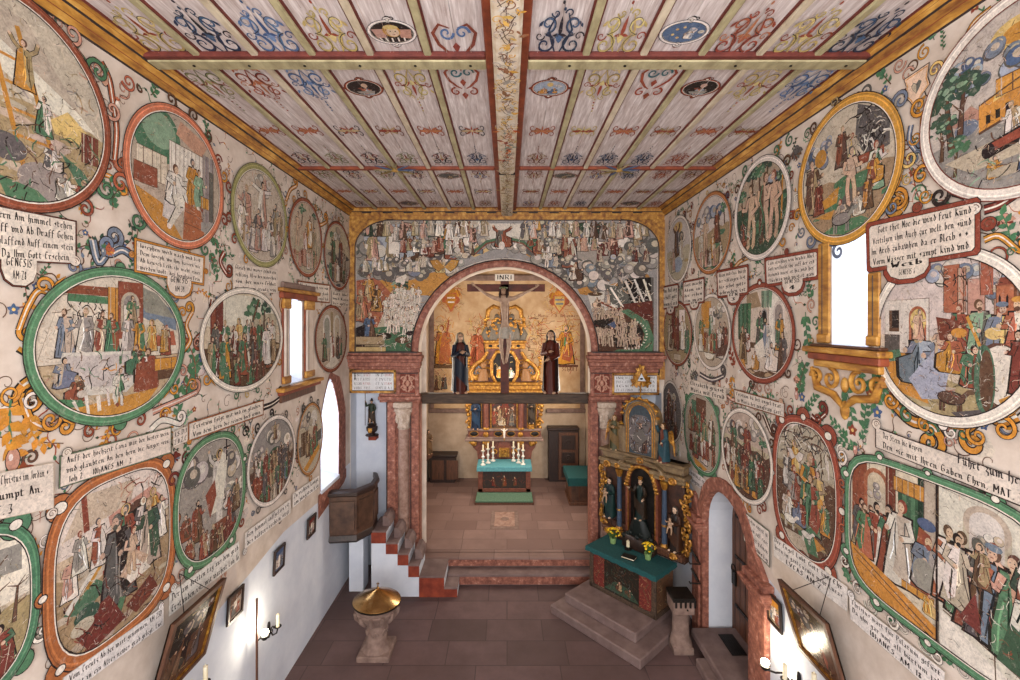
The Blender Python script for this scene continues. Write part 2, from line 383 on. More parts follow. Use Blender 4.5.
    def text(s, p0, p1, h, st, c='2a2422', nib=1.3, px=True):
        """broken-letter writing from p0 to p1 (photo pixels on this surface), h letter height in pixels"""
        if px:
            h *= s.s.sc((p0[0]+p1[0])/2, (p0[1]+p1[1])/2); p0, p1 = s.s.uv(*p0), s.s.uv(*p1)
        g = h/9.; wid = 0; out = []
        for ch in st:
            if ch == ' ': wid += 3.2; continue
            G = GLY.get(ch)
            if not G: continue
            out.append((wid, G)); wid += max(q[0] for t in G for q in t)+1.15
        L = math.hypot(p1[0]-p0[0], p1[1]-p0[1]); ex, ey = (p1[0]-p0[0])/L, (p1[1]-p0[1])/L; kx = L/max(wid, 1)
        s.n += s.dl; s.b.use(s.b.mats[0], s.col(c)); nx, ny = .5*nib, .32*nib
        def W(x, y): x *= kx; y *= g; return s.q((p0[0]+x*ex-y*ey*0, p0[1]+x*ey+y))
        for off, G in out:
            for t in G:
                for a, b in zip(t, t[1:]):
                    a = (a[0]+off, a[1]); b = (b[0]+off, b[1])
                    s.b.add([W(a[0]-nx, a[1]-ny), W(a[0]+nx, a[1]+ny), W(b[0]+nx, b[1]+ny), W(b[0]-nx, b[1]-ny)], [(0, 1, 2, 3)])
    # ---- figures and landscape, in the local frame (x, y in -1..1 of the picture field)
    def N(s, x, y): return (s.box[0]+x*s.box[2], s.box[1]+y*s.box[3])
    def fig(s, x, y, h, ro, ca=None, fl='', hair=None):
        """a painted figure: feet at x,y; h its height in half field heights. fl: s seated, k kneeling, n nude, a arms raised, h halo, l lean, b short tunic, v veil, t turban"""
        R = s.rn; u0, v0 = s.N(x, y); H = h*s.box[3]*s.k; m = -1 if R.random() < .5 else 1
        if 'l' in fl: m = 1
        if 'L' in fl: m = -1
        low = .62 if 's' in fl else .7 if 'k' in fl else 1
        def q(a, b): return (u0+m*a*H, v0+b*H*low)
        ro_ = ro; ca = ca or ro
        lean = R.uniform(-.03, .06)
        if 'n' in fl or 'b' in fl:
            for sx in (-.06, .07):
                lp = [q(sx*.7, .5), q(sx*1.3, .26), q(sx*1.1+.02, .03), q(sx*1.1+.07, .0)]
                s.stroke(lp, .105*H, 'n'); s.stroke(lp, .085*H, s.nude if 'n' in fl else R.choice(['p', 'o', 'w', 'r']))
        if 'n' in fl: body = [(-.1, .8), (.1, .8), (.09, .62), (.1, .48), (.0, .43), (-.1, .48), (-.08, .62)]; ro_ = s.nude
        elif 'b' in fl: body = [(-.12, .81), (.12, .81), (.1, .6), (.17, .4), (.05, .36), (-.05, .38), (-.16, .38), (-.09, .6)]
        elif 's' in fl or 'k' in fl: body = [(-.12, .8), (.12, .8), (.14, .55), (.3, .45), (.31, .1), (.24, .0), (-.1, -.02), (-.2, .05), (-.15, .5)]
        else: body = [(-.12, .81), (.12, .81), (.13, .58), (.19, .2), (.22, .0), (.06, -.02), (-.1, .01), (-.22, .0), (-.17, .3), (-.13, .6)]
        body = [(a+lean*b+R.uniform(-.015, .015), b) for a, b in body]
        s.poly([q(a*1.16, (b-.4)*1.06+.4) for a, b in body], 'k'); s.poly([q(a, b) for a, b in body], ro_)
        if 'n' not in fl:
            s.poly([q(a, b) for a, b in ((-.13, .8), (.05, .82), (.02, .5), (.1 if R.random() < .5 else -.02, .12), (-.12, .04), (-.2, .25), (-.15, .55))], ca)
            cl = rgb(C.get(ro_, ro_) if len(ro_) < 6 else ro_); dk = tuple(v*.45 for v in cl); lt = tuple(min(1, v*1.35+.05) for v in cl); s.n += s.dl
            for i in range(5):
                a0 = R.uniform(-.1, .1); b0 = R.uniform(.45, .75); s.stroke([q(a0, b0), q(a0*1.3+R.uniform(-.03, .03), b0-.2), q(a0*1.7+R.uniform(-.05, .05), max(.03, b0-R.uniform(.3, .6)))], .018*H, dk if i < 3 else lt, up=False)
        # arms
        a = R.uniform(.1, .3); ac = s.nude if 'n' in fl else ca if R.random() < .5 else ro
        if 'a' in fl: arms = [[(-.11, .77), (-.22, .88), (-.26, 1.04)], [(.11, .77), (.22, .86), (.3, .98)]]
        elif 'c' in fl: arms = [[(-.1, .77), (-.42, .84)], [(.1, .77), (.42, .84)]]
        else: arms = [[(.11, .77), (.16, .62), (.1+a*.7, .55+a*.4)], [(-.11, .77), (-.17, .6), (-.02, .54)]]
        for ar in arms:
            pp = [q(*t) for t in ar]; s.stroke(pp, .1*H, 'k'); s.stroke(pp, .075*H, ac); s.ell(*pp[-1], .035*H, .035*H, 'p', 8)
        hx, hy = q(lean*.9+R.uniform(-.01, .03), .92); hs = H if low == 1 else H*1.0
        if 'h' in fl: s.ell(hx, hy, .11*hs, .11*hs, 'k', 16); s.ell(hx, hy, .1*hs, .1*hs, 'y', 16)
        hc = hair or R.choice(['n', 'n', 'k', 't', 'S', 'r'])
        s.stroke([q(0, .8), (hx, hy)], .06*hs, 'p')
        if 'v' in fl:
            s.ell(hx, hy-.02*hs, .085*hs, .1*hs, 'k', 12); s.ell(hx, hy-.02*hs, .075*hs, .09*hs, ca, 12)
        else: s.ell(hx-m*.008*hs, hy+.008*hs, .066*hs, .08*hs, hc, 12)
        s.ell(hx+m*.012*hs, hy-.01*hs, .046*hs, .06*hs, 'p', 12)
        if 't' in fl: s.ell(hx, hy+.06*hs, .085*hs, .04*hs, R.choice(['w', 'b', 'o']), 10)
        if H > .25:
            s.n += s.dl
            for e in (-.016, .022): s.ell(hx+m*(e+.01)*hs, hy+.002*hs, .008*hs, .006*hs, 'k', 6, up=False)
            s.stroke([(hx+m*.0*hs, hy-.04*hs), (hx+m*.03*hs, hy-.04*hs)], .008*hs, 'r', up=False)
            if R.random() < .45 and 'v' not in fl and 'n' not in fl: s.ell(hx+m*.012*hs, hy-.062*hs, .035*hs, .035*hs, hc, 8)
    def tree(s, x, y, h, c='g', dead=False):
        R = s.rn; u, v = s.N(x, y); H = h*s.box[3]
        tr = [(u, v), (u+R.uniform(-.05, .05)*H, v+.35*H), (u+R.uniform(-.08, .08)*H, v+.75*H)]
        s.stroke(tr, .11*H, 'k', .5); s.stroke(tr, .08*H, 'n', .5)
        for i in range(5):
            p = tr[1] if i < 2 else tr[2]; a = R.uniform(.3, 2.8); s.stroke([p, (p[0]+.25*H*math.cos(a), p[1]+.22*H*math.sin(a))], .035*H, 'n', .6)
        if dead: return
        for lay in ('d', c, c, 'G'):
            s.n += s.dl
            for i in range(9 if lay != 'G' else 6):
                a, r = R.uniform(0, 2*PI), R.uniform(0, .3)*H; cx, cy = tr[2][0]+r*math.cos(a)*1.1, tr[2][1]+.02*H+r*math.sin(a)*.75
                k = R.uniform(.06, .12)*H*(1 if lay != 'G' else .6)
                s.poly([(cx+k*R.uniform(.6, 1.3)*math.cos(t*PI/3.5), cy+k*.7*R.uniform(.6, 1.2)*math.sin(t*PI/3.5)) for t in range(7)], lay)
    def cloud(s, x, y, r, c=('b', 's', 'i', 'l'), n=9):
        R = s.rn; u, v = s.N(x, y); r *= s.box[3]
        for i in range(n):
            a, d = R.uniform(0, 2*PI), R.uniform(.1, .95)*r; k = R.uniform(.28, .5)*r; cx, cy = u+d*math.cos(a)*1.4, v+d*math.sin(a)*.6
            s.ell(cx, cy, k*1.1, k, 'S', 12); s.ell(cx+k*.06, cy+k*.06, k, k*.9, c[i % len(c)], 12); s.ell(cx+k*.2, cy+k*.25, k*.5, k*.42, 'l' if i % 2 else 'h', 9)
    def ground(s, y, c, c2=None, amp=.06):
        R = s.rn; pts = []
        for i in range(15): x = -1.15+2.3*i/14; pts.append(s.N(x, y+R.uniform(-amp, amp)))
        s.poly(pts+[s.N(1.2, -1.3), s.N(-1.2, -1.3)], c)
        if c2:
            for i in range(12):
                x = R.uniform(-1, 1); yy = R.uniform(-1, y); u, v = s.N(x, yy); k = R.uniform(.08, .25)*s.box[3]
                s.poly([(u+k*R.uniform(.7, 1.5)*math.cos(t*PI/3.5), v+k*.35*R.uniform(.6, 1.3)*math.sin(t*PI/3.5)) for t in range(7)], c2)
    def rect(s, x, y, w, h, c, line=True, hatch=0):
        a = [s.N(x, y), s.N(x+w, y), s.N(x+w, y+h), s.N(x, y+h)]; s.poly(a, c)
        if line: s.stroke(a, .012*s.box[3], 'n', closed=True)
        for i in range(hatch):
            t = (i+.5)/hatch; s.stroke([s.N(x+w*t, y), s.N(x+w*t, y+h)], .014*s.box[3], 'n' if i % 2 else 'h')
    def build_(s, x, y, w, h, c, win=3, roof='r'):
        s.rect(x, y, w, h, c); s.rect(x+w*.72, y, w*.28, h, tuple(v*.7 for v in rgb(C.get(c, c))), False)
        if roof: s.poly([s.N(x-w*.08, y+h), s.N(x+w*1.08, y+h), s.N(x+w*.8, y+h*1.22), s.N(x+w*.2, y+h*1.22)], roof)
        for i in range(win):
            xx = x+w*(.1+.62*i/max(1, win)); s.poly([s.N(xx, y+h*.35), s.N(xx+w*.1, y+h*.35), s.N(xx+w*.1, y+h*.65), s.N(xx+w*.05, y+h*.75), s.N(xx, y+h*.65)], 'k')
    def arch(s, x, y, w, h, c, inn='k'):
        s.rect(x, y, w, h*.75, c, False); u, v = s.N(x+w/2, y+h*.72); s.ell(u, v, w/2*s.box[2], h*.28*s.box[3], c, 20)
        s.rect(x+w*.14, y, w*.72, h*.73, inn, False); s.ell(u, v, w*.36*s.box[2], h*.2*s.box[3], inn, 18)
    def beast(s, x, y, h, c):
        u, v = s.N(x, y); H = h*s.box[3]
        for a in (-.45, -.3, .3, .42): s.stroke([(u+a*H, v+.5*H), (u+a*1.05*H, v)], .12*H, 'k'); s.stroke([(u+a*H, v+.5*H), (u+a*1.05*H, v)], .09*H, c)
        s.ell(u, v+.6*H, .62*H, .3*H, 'k'); s.ell(u, v+.61*H, .58*H, .26*H, c); s.stroke([(u+.45*H, v+.65*H), (u+.75*H, v+.95*H)], .2*H, c); s.ell(u+.82*H, v+.95*H, .18*H, .1*H, c)
    def wing(s, x, y, h, c='w'):
        u, v = s.N(x, y); H = h*s.box[3]
        for m in (-1, 1):
            s.poly([(u, v), (u+m*.35*H, v+.4*H), (u+m*.75*H, v+.35*H), (u+m*.6*H, v), (u+m*.3*H, v-.25*H)], 'n')
            s.poly([(u, v), (u+m*.33*H, v+.36*H), (u+m*.7*H, v+.32*H), (u+m*.56*H, v), (u+m*.3*H, v-.2*H)], c)
    def dabs(s, n, cols, k=.03, x=(-1, 1), y=(-1, 1), ln=3):
        """loose brushwork over part of the picture field"""
        R = s.rn
        for i in range(n):
            if i % 12 == 0: s.n += s.dl
            u, v = s.N(R.uniform(*x), R.uniform(*y)); a = R.uniform(0, 2*PI); pts = [(u, v)]; l = k*s.box[3]*R.uniform(.6, 1.8)
            for j in range(ln): a += R.uniform(-.9, .9); u += l*math.cos(a); v += l*math.sin(a); pts.append((u, v))
            s.stroke(pts, k*s.box[3]*R.uniform(.18, .5), R.choice(cols), .4, up=False)
    def run(s, st):
        """paint a scene from its list of motifs"""
        for it in st.split(';'):
            a = it.split()
            if not a: continue
            k = a[0]; f = [float(z) if z.lstrip('-').replace('.', '', 1).isdigit() else z for z in a[1:]]
            if k == 'F': s.fig(f[0], f[1], f[2], f[3][0], f[3][1] if len(f[3]) > 1 else None, f[4] if len(f) > 4 else '')
            elif k == 'W':
                n = int(f[4])
                for i in range(n):
                    x = f[0]+(f[1]-f[0])*(i+s.rn.uniform(.2, .8))/n
                    s.fig(x, f[2]+s.rn.uniform(-.05, .05), f[3]*s.rn.uniform(.88, 1.08), s.rn.choice(f[5]), s.rn.choice(f[5]), f[6] if len(f) > 6 else '')
            elif k == 'T': s.tree(f[0], f[1], f[2], f[3] if len(f) > 3 else 'g', len(f) > 4)
            elif k == 'C': s.cloud(f[0], f[1], f[2], *( [tuple(f[3])] if len(f) > 3 else []))
            elif k == 'G': s.ground(f[0], f[1], f[2] if len(f) > 2 else None)
            elif k == 'R': s.rect(f[0], f[1], f[2], f[3], f[4], True, int(f[5]) if len(f) > 5 else 0)
            elif k == 'B': s.build_(f[0], f[1], f[2], f[3], f[4], int(f[5]) if len(f) > 5 else 3, f[6] if len(f) > 6 else 'r')
            elif k == 'A': s.arch(f[0], f[1], f[2], f[3], f[4], f[5] if len(f) > 5 else 'k')
            elif k == 'M': s.beast(f[0], f[1], f[2], f[3])
            elif k == 'V': s.wing(f[0], f[1], f[2], f[3] if len(f) > 3 else 'w')
            elif k == 'E': s.ell(*s.N(f[0], f[1]), f[2]*s.box[2], f[3]*s.box[3], f[4], 18)
            elif k == 'P': s.poly([s.N(f[i], f[i+1]) for i in range(1, len(f)-1, 2)], f[0])
            elif k == 'S': s.stroke([s.N(f[i], f[i+1]) for i in range(2, len(f)-1, 2)], f[1]*s.box[3], f[0])
            elif k == 'D': s.dabs(int(f[0]), f[1], f[2] if len(f) > 2 else .03, *( [(f[3], f[4]), (f[5], f[6])] if len(f) > 6 else []))
            elif k == 'H':  # draped curtain
                for i in range(int(f[5])):
                    x = f[0]+f[2]*i/f[5]; s.poly([s.N(x, f[1]+f[3]), s.N(x+f[2]/f[5]*1.3, f[1]+f[3]), s.N(x+f[2]/f[5]*.9, f[1]), s.N(x+.1*f[2]/f[5], f[1]+.04)], f[4] if i % 2 else tuple(v*.7 for v in rgb(C[f[4]])))
    def done(s, name, parent=None, origin=None): return s.b.build(name, parent, origin, recalc=False)

def field(surf, box):
    """centre and half axes on the surface of an oval given by its extreme pixels left, right, top, bottom"""
    if box[0] == 'm': return box[1:]
    l, r, t, b = box; ul = surf.uv(l, (t+b)/2)[0]; ur = surf.uv(r, (t+b)/2)[0]; uc = (ul+ur)/2
    pc = CX-HW*FPX/uc if surf.k == 'L' else CX+HW*FPX/(-uc) if surf.k == 'R' else (l+r)/2
    v1, v0 = surf.uv(pc, t)[1], surf.uv(pc, b)[1]
    return (uc, (v0+v1)/2, abs(ur-ul)/2, (v1-v0)/2)
def medallion(surf, box, ring, rw, scene, label, e=2.0, bg='c', seed=1, lobes=(), crown='', name='mural_medallion', group=None, mat='fresco', line='k', dn=420, cat='wall painting', n0=.0145):
    """a picture painted on the wall: border ring with lobes and volutes, and the scene inside"""
    uc, vc, ru, rv = field(surf, box); w_ = rw*rv
    root = thing(name, surf.w(uc, vc-rv, 0), label, cat, group)
    p = P(surf, n0, mat, seed); p.box = (uc, vc, ru-w_, rv-w_); p.clip = (uc, vc, ru-w_*.9, rv-w_*.9, e); p.grey = .2; p.val = .97
    def sup(k, n=56):
        out = []
        for i in range(n):
            a = 2*PI*i/n; x, y = math.cos(a), math.sin(a); d = (abs(x)**e+abs(y)**e)**(-1/e); out.append((uc+x*d*(ru+k), vc+y*d*(rv+k)))
        return out
    p.poly(sup(-w_*.8), tuple(x*y for x, y in zip(rgb(C.get(bg, bg)), (.95, .92, .88)))); p.dabs(int(dn*.5), ['h', 't', 's', 'c', 'h', 'P'], .05)
    p.run(scene); p.dabs(dn, ['k', 'n', 'w', 'S', 'h', 'p', 's', 't'], .017)
    p.dabs(dn//2, ['k', 'n', 'w', 'd', 'm'], .013, (-.9, .9), (-.9, .1))
    p.done('figure_scene', root)
    q = P(surf, p.n+.0006, mat, seed+5); q.jit = .02; q.box = (uc, vc, ru, rv)
    lw = max(.006, .012*rv)
    # crown volutes and hanging ornaments: angle(deg) size colour flip
    for it in crown.split(';'):
        f = it.split()
        if len(f) < 3: continue
        a = math.radians(float(f[0])); sz = float(f[1])*rv; x, y = math.cos(a), math.sin(a); d = (abs(x)**e+abs(y)**e)**(-1/e); fl = -1 if len(f) > 3 and '-' in f[3] else 1
        x, y = uc+x*d*(ru+sz*.45), vc+y*d*(rv+sz*.45); k = f[3].strip('-') if len(f) > 3 else 'v'
        if 'l' in k:
            for i in (-1, 0, 1): q.leaf(x, y, a+i*.7, sz*1.1, f[2])
        elif 'b' in k: q.ell(x, y, sz*.55, sz*.75, 'k'); q.ell(x, y, sz*.48, sz*.68, f[2]); q.ell(x, y, sz*.2, sz*.3, 'w', 9)
        else:
            q.spiral(x, y, sz*.62, 1.3, sz*.2, f[2], a+PI*.9, fl)
            tx, ty = -math.sin(a)*fl, math.cos(a)*fl; b0 = (x-math.cos(a)*sz*.6, y-math.sin(a)*sz*.6)
            cv = [b0, (b0[0]-tx*sz*.7+math.cos(a)*sz*.15, b0[1]-ty*sz*.7+math.sin(a)*sz*.15), (b0[0]-tx*sz*1.4, b0[1]-ty*sz*1.4)]
            q.stroke(cv, sz*.32, 'k', .8); q.stroke(cv, sz*.2, f[2], .8)
    for f in lobes:
        a = math.radians(f[0]); x, y = math.cos(a), math.sin(a); d = (abs(x)**e+abs(y)**e)**(-1/e); x, y = uc+x*d*ru, vc+y*d*rv; k = f[1]*rv
        q.ell(x, y, k*1.08+lw, k+lw, 'k', 16); q.ell(x, y, k*1.08, k, ring, 16)
    n = 56
    def band(k0, k1, c):
        q.n += q.dl*2; q.b.use(q.b.mats[0], q.col(c)); a, b = sup(k0), sup(k1)
        q.b.add([q.q(z) for z in a+b], [(i, (i+1) % n, n+(i+1) % n, n+i) for i in range(n)])
    band(-w_, lw, line); band(-w_+lw, 0, ring); rc = rgb(C.get(ring, ring)); band(-w_*.42, -w_*.3, tuple(min(1, v*1.14+.02) for v in rc)); band(-w_*.2, -w_*.12, tuple(v*.82 for v in rc)); band(-w_+lw*.2, -w_+lw, line); band(-w_+lw, -w_+lw*2, 'w')
    for f in lobes:
        if len(f) > 2:
            a = math.radians(f[0]); x, y = math.cos(a), math.sin(a); d = (abs(x)**e+abs(y)**e)**(-1/e); x, y = uc+x*d*ru, vc+y*d*rv; k = f[2]*rv
            q.ell(x, y, k+lw, k*.8+lw, 'k', 12); q.ell(x, y, k, k*.8, 'w', 12)
    q.done('painted_border', root)
    return root
def cartouche(surf, quad, lines, label, edge='r', fill='d3c6b9', bw=2.0, foot=None, curl=None, ink='2a2422', lead=.5, seed=1, round_=0, name='painted_inscription', th=None, mat='fresco', margin=.04, tab=None):
    """a painted text panel; quad: four pixels (top left, top right, bottom right, bottom left)"""
    uvs = [surf.uv(*z) for z in quad]; s_ = surf.sc(*quad[0])
    c = (sum(z[0] for z in uvs)/4, sum(z[1] for z in uvs)/4)
    root = thing(name, surf.w(c[0], min(z[1] for z in uvs), 0), label, 'inscription')
    p = P(surf, .026, mat, seed); p.jit = .02; p.box = (*c, 1, 1)
    def lerp(a, b, t): return (a[0]+(b[0]-a[0])*t, a[1]+(b[1]-a[1])*t)
    tl, tr, br, bl = uvs; bwm = bw*(surf.sc(*quad[0])+surf.sc(*quad[1]))/2
    H = math.hypot(tl[0]-bl[0], tl[1]-bl[1])
    shape = [tl, tr, br, bl]
    if round_:
        shape = []
        for a, b, c0 in ((bl, tl, tr), (tl, tr, br), (tr, br, bl), (br, bl, tl)):
            la = math.hypot(a[0]-b[0], a[1]-b[1]); lc = math.hypot(c0[0]-b[0], c0[1]-b[1]); k = round_*H
            for t in (1, .55, .2): shape.append(lerp(b, a, k/la*t*1.0))
            for t in (.2, .55, 1): shape.append(lerp(b, c0, k/lc*t*1.0))
    def grow(pts, k):
        o = []
        for z in pts:
            d = (z[0]-c[0], z[1]-c[1]); hx = max(abs(q[0]-c[0]) for q in pts); hy = max(abs(q[1]-c[1]) for q in pts)
            o.append((z[0]+d[0]/hx*k, z[1]+d[1]/hy*k))
        return o
    feet = []
    if foot:  # rounded tab at the lower edge: (t0, t1, drop)
        a, b = lerp(bl, br, foot[0]), lerp(bl, br, foot[1]); m = lerp(a, b, .5); d = foot[2]*H; hw = math.hypot(a[0]-b[0], a[1]-b[1])/2
        feet = [(m[0]+hw*x, m[1]+.02-d*y) for x, y in ((-1, -.3), (-1, .45), (-.8, .8), (-.35, 1), (.35, 1), (.8, .8), (1, .45), (1, -.3))]
    dk = .006
    if edge:
        if feet: p.poly([(x, y) for x, y in grow(feet, bwm+dk)], 'k'); p.poly(grow(feet, bwm), edge)
        p.poly(grow(shape, bwm+dk), 'k'); p.poly(grow(shape, bwm), edge)
        if feet: p.poly(grow(feet, dk), 'k')
        p.poly(grow(shape, dk), 'k')
    else: p.poly(grow(shape, .006), 'h')
    for it in (curl or ()):  # rolled ribbon ends and lugs: (corner t along top/bottom, side, size, colour)
        a = lerp(lerp(tl, tr, it[0]), lerp(bl, br, it[0]), it[1]); k = it[2]*H
        p.ell(a[0], a[1], k+dk, k*.9+dk, 'k'); p.ell(a[0], a[1], k, k*.9, it[3] if len(it) > 3 else fill); p.spiral(a[0], a[1], k*.7, 1.3, k*.16, 'n', 0, 1, 16, False)
    p.done('painted_border', root)
    t = P(surf, p.n+.0004, mat, seed+3); t.jit = .02; n = len(lines); t.poly(shape, fill)
    if feet: t.poly(feet, fill)
    n_main = n-(len(feet) and 1 or 0) if feet else n
    for i, ln in enumerate(lines[:n_main] if feet else lines):
        y = (i+.78)/n_main; a, b = lerp(tl, bl, y), lerp(tr, br, y); x0, x1 = margin, 1-margin
        if isinstance(ln, tuple): x0, x1, ln = ln
        t.text(lerp(a, b, x0), lerp(a, b, x1), th or H/n_main*.62, ln, ink, px=False)
    if feet and n > n_main:
        f = lines[-1].split('|'); m = ((feet[0][0]+feet[-1][0])/2, feet[3][1]); wd = abs(feet[-1][0]-feet[0][0])
        hh = (feet[0][1]-feet[3][1])
        for i, g in enumerate(f):
            ww = wd*(.38 if i == 0 else .2); y = m[1]+hh*(.78-(i+.75)/len(f)*.7); t.text((m[0]-ww, y), (m[0]+ww, y), hh/len(f)*.45, g, ink, px=False)
    t.done('lettered_field', root)
    return root
# ------------------------------------------------------------------ the setting
def struct(o): o['kind'] = 'structure'; return o
def arch_pts(c, hw, z0, zs, ztop, n=12, pointed=False):
    """outline of an opening: sill z0, springing zs, crown ztop"""
    pts = [(c-hw, z0), (c-hw, zs)]
    for i in range(1, n):
        a = PI-PI*i/n; x = math.cos(a)
        y = (math.sin(a) if not pointed else (1-abs(x)**1.55))
        pts.append((c+hw*x, zs+(ztop-zs)*y))
    return pts+[(c+hw, zs), (c+hw, z0)]
def holed_wall(name, surf, outer, holes, mat, reveal=None):
    """flat wall with openings; each hole gets a reveal of its own depth and (optionally) splay"""
    b = mb(mat); loops = [outer]+[h[0] for h in holes]
    tri = tessellate_polygon([[Vector((p[0], p[1], 0)) for p in l] for l in loops])
    flat = [p for l in loops for p in l]
    b.add([surf.w(p[0], p[1], 0) for p in flat], [tuple(t) for t in tri])
    for pts, depth, rm, shr in holes:
        if rm: b.use(M[rm])
        cu = sum(p[0] for p in pts)/len(pts); cv = sum(p[1] for p in pts)/len(pts); n = len(pts)
        q = [(cu+(p[0]-cu)*shr, cv+(p[1]-cv)*shr) for p in pts]
        b.add([surf.w(p[0], p[1], 0) for p in pts]+[surf.w(p[0], p[1], -depth) for p in q], [(i, (i+1) % n, n+(i+1) % n, n+i) for i in range(n)])
    return struct(b.build(name, recalc=False))
win_a = arch_pts(7.635, .215, 4.63, 5.93, 6.02); win_b = arch_pts(9.08, .47, 2.46, 3.75, 4.52, 14, True)
Y0 = -3.2
wallL = holed_wall('wall_left', SL, [(Y0, 0), (YA+.6, 0), (YA+.6, CZ+.2), (Y0, CZ+.2)], [(win_a, .5, 'white', .9), (win_b, .65, 'white', .86)], M['plaster'])
win_c = arch_pts(-4.705, .25, 5.36, 6.42, 6.56); door_o = arch_pts(-7.35, .78, .0, 2.15, 2.9, 14)
wallR = holed_wall('wall_right', SR, [(-YA-.6, 0), (-Y0, 0), (-Y0, CZ+.2), (-YA-.6, CZ+.2)], [(win_c, .6, 'white', .88), (door_o, .55, 'white', 1.0)], M['plaster'])
# limewashed lower walls: the bare white plaster below the paintings
for nm, sf, pts, holes in (('limewash_field', SL, [(Y0, 0), (YA, 0), (YA, 2.5), (9.85, 2.5), (9.6, 2.15), (8.4, 2.3), (7.2, 2.34), (6.2, 2.2), (5.4, 2.12), (4.6, 2.06), (Y0, 2.0)], []),
                           ('limewash_field', SR, [(-YA, 0), (-8.62, 0), (-8.62, 2.5), (-9.6, 2.8), (-YA, 2.9)], []), ('limewash_field', SR, [(-6.15, 0), (-Y0, 0), (-Y0, 1.8), (-4.9, 1.95), (-6.15, 2.2)], [])):
    b = mb('white'); b.add([sf.w(p[0], p[1], .0006) for p in pts], [tuple(range(len(pts)))])
    b.build(nm, wallL if sf is SL else wallR, recalc=False)
# east wall of the nave with the chancel arch and two shallow side niches
arch_o = arch_pts(-.05, 1.95, 0, 4.93, 6.87, 28)
nl = [(-3.49, 0), (-3.49, 4.05), (-2.86, 4.05), (-2.64, 3.82), (-2.64, 0)]; nr = [(2.52, 0), (2.52, 3.82), (2.74, 4.05), (3.44, 4.05), (3.44, 0)]
outer = [(-HW, 0)]+[(p[0], p[1]) for p in nl]+[(p[0], p[1]) for p in arch_o]+[(p[0], p[1]) for p in nr]+[(HW, 0), (HW, CZ+.2), (-HW, CZ+.2)]
b = mb('plaster'); tri = tessellate_polygon([[Vector((p[0], p[1], 0)) for p in outer]])
b.add([(p[0], YA, p[1]) for p in outer], [tuple(t) for t in tri])
b.use(M['white'])
for pts in (nl, nr):
    n = len(pts); b.add([(p[0], YA, p[1]) for p in pts]+[(p[0], YA+.42, p[1]) for p in pts], [(i, i+1, n+i+1, n+i) for i in range(n-1)]+[tuple(range(n, 2*n))])
b.use(M['plaster']); n = len(arch_o)
b.add([(p[0], YA, p[1]) for p in arch_o]+[(p[0], YA+.6, p[1]) for p in arch_o], [(i, i+1, n+i+1, n+i) for i in range(n-1)])
wallF = struct(b.build('wall_front', recalc=False))
b = mb('white'); b.box(-HW, Y0-.2, 0, -2.9, Y0, CZ); b.box(2.9, Y0-.2, 0, HW, Y0, CZ); b.box(-2.9, Y0-.2, 0, 2.9, Y0, 2.4); b.box(-2.9, Y0-.2, 7.6, 2.9, Y0, CZ)
struct(b.build('wall_back'))
# floors and chancel steps
b = mb('floor'); b.add([(-HW, Y0, 0), (HW+1, Y0, 0), (HW+1, 10.0, 0), (HW, YA+.5, 0), (-HW, YA+.5, 0)], [(0, 1, 2, 3, 4)]); struct(b.build('floor', recalc=False))
b = mb('chancel_floor'); b.box(-2.65, 10.36, .2, 2.65, 15.4, .44); b.box(-1.98, 10.12, .24, 1.92, 10.4, .44, .02); struct(b.build('floor_chancel'))
b = mb('step_stone'); b.box(-1.28, 9.82, 0, 1.92, 10.2, .24, .02); b.use(M['pink_stone']); b.box(-1.27, 9.812, .03, 1.9, 9.83, .19)
b.box(-1.9, 10.112, .27, 1.9, 10.13, .40)
tag(b.build('trim_1', recalc=True), kind='structure')
# chancel shell
ZC = 7.35
b = mb('white'); wn = arch_pts(-13.4, .75, 3.0, 4.7, 5.4, 12)
holed_wall('wall_chancel_right', Surf('X'), [], [], M['white']) if False else None
class ChR(Surf):
    def w(s, u, v, n): return (2.6-n, -u, v)
class ChL(Surf):
    def w(s, u, v, n): return (-2.6+n, u, v)
holed_wall('wall_chancel_right', ChR('R'), [(-15.4, .3), (-10.7, .3), (-10.7, ZC+.2), (-15.4, ZC+.2)], [(wn, .5, 'chancel_white', .85)], M['chancel_white'])
holed_wall('wall_chancel_left', ChL('L'), [(10.7, .3), (15.4, .3), (15.4, ZC+.2), (10.7, ZC+.2)], [(arch_pts(12.6, .6, 3.0, 4.7, 5.4, 12), .5, 'chancel_white', .85)], M['chancel_white'])
b = mb(noise_mat('ochre_chancel_plaster', 'b39068', 'c9ac88', 3, .9, detail=9, c3='d6c0a2', bump=.06)); b.add([(-2.7, 15.3, 2.72), (2.7, 15.3, 2.72), (2.7, 15.3, ZC+.2), (-2.7, 15.3, ZC+.2)], [(0, 1, 2, 3)])
b.use(M['chancel_white']); b.add([(-2.7, 15.3, .3), (2.7, 15.3, .3), (2.7, 15.3, 2.72), (-2.7, 15.3, 2.72)], [(0, 1, 2, 3)])
wallC = struct(b.build('wall_chancel_back', recalc=False))
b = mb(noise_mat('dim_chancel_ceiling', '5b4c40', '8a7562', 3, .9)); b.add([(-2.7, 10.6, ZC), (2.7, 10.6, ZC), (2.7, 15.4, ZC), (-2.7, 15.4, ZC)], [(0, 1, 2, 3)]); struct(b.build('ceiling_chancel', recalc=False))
b = mb('plaster')
for sx in (-1, 1): b.box(min(sx*1.9, sx*2.7), YA+.55, .3, max(sx*1.9, sx*2.7), YA+.6, ZC+.2)
b.box(-2.0, YA+.58, 6.95, 2.0, YA+.62, ZC+.2); struct(b.build('wall_chancel_front'))
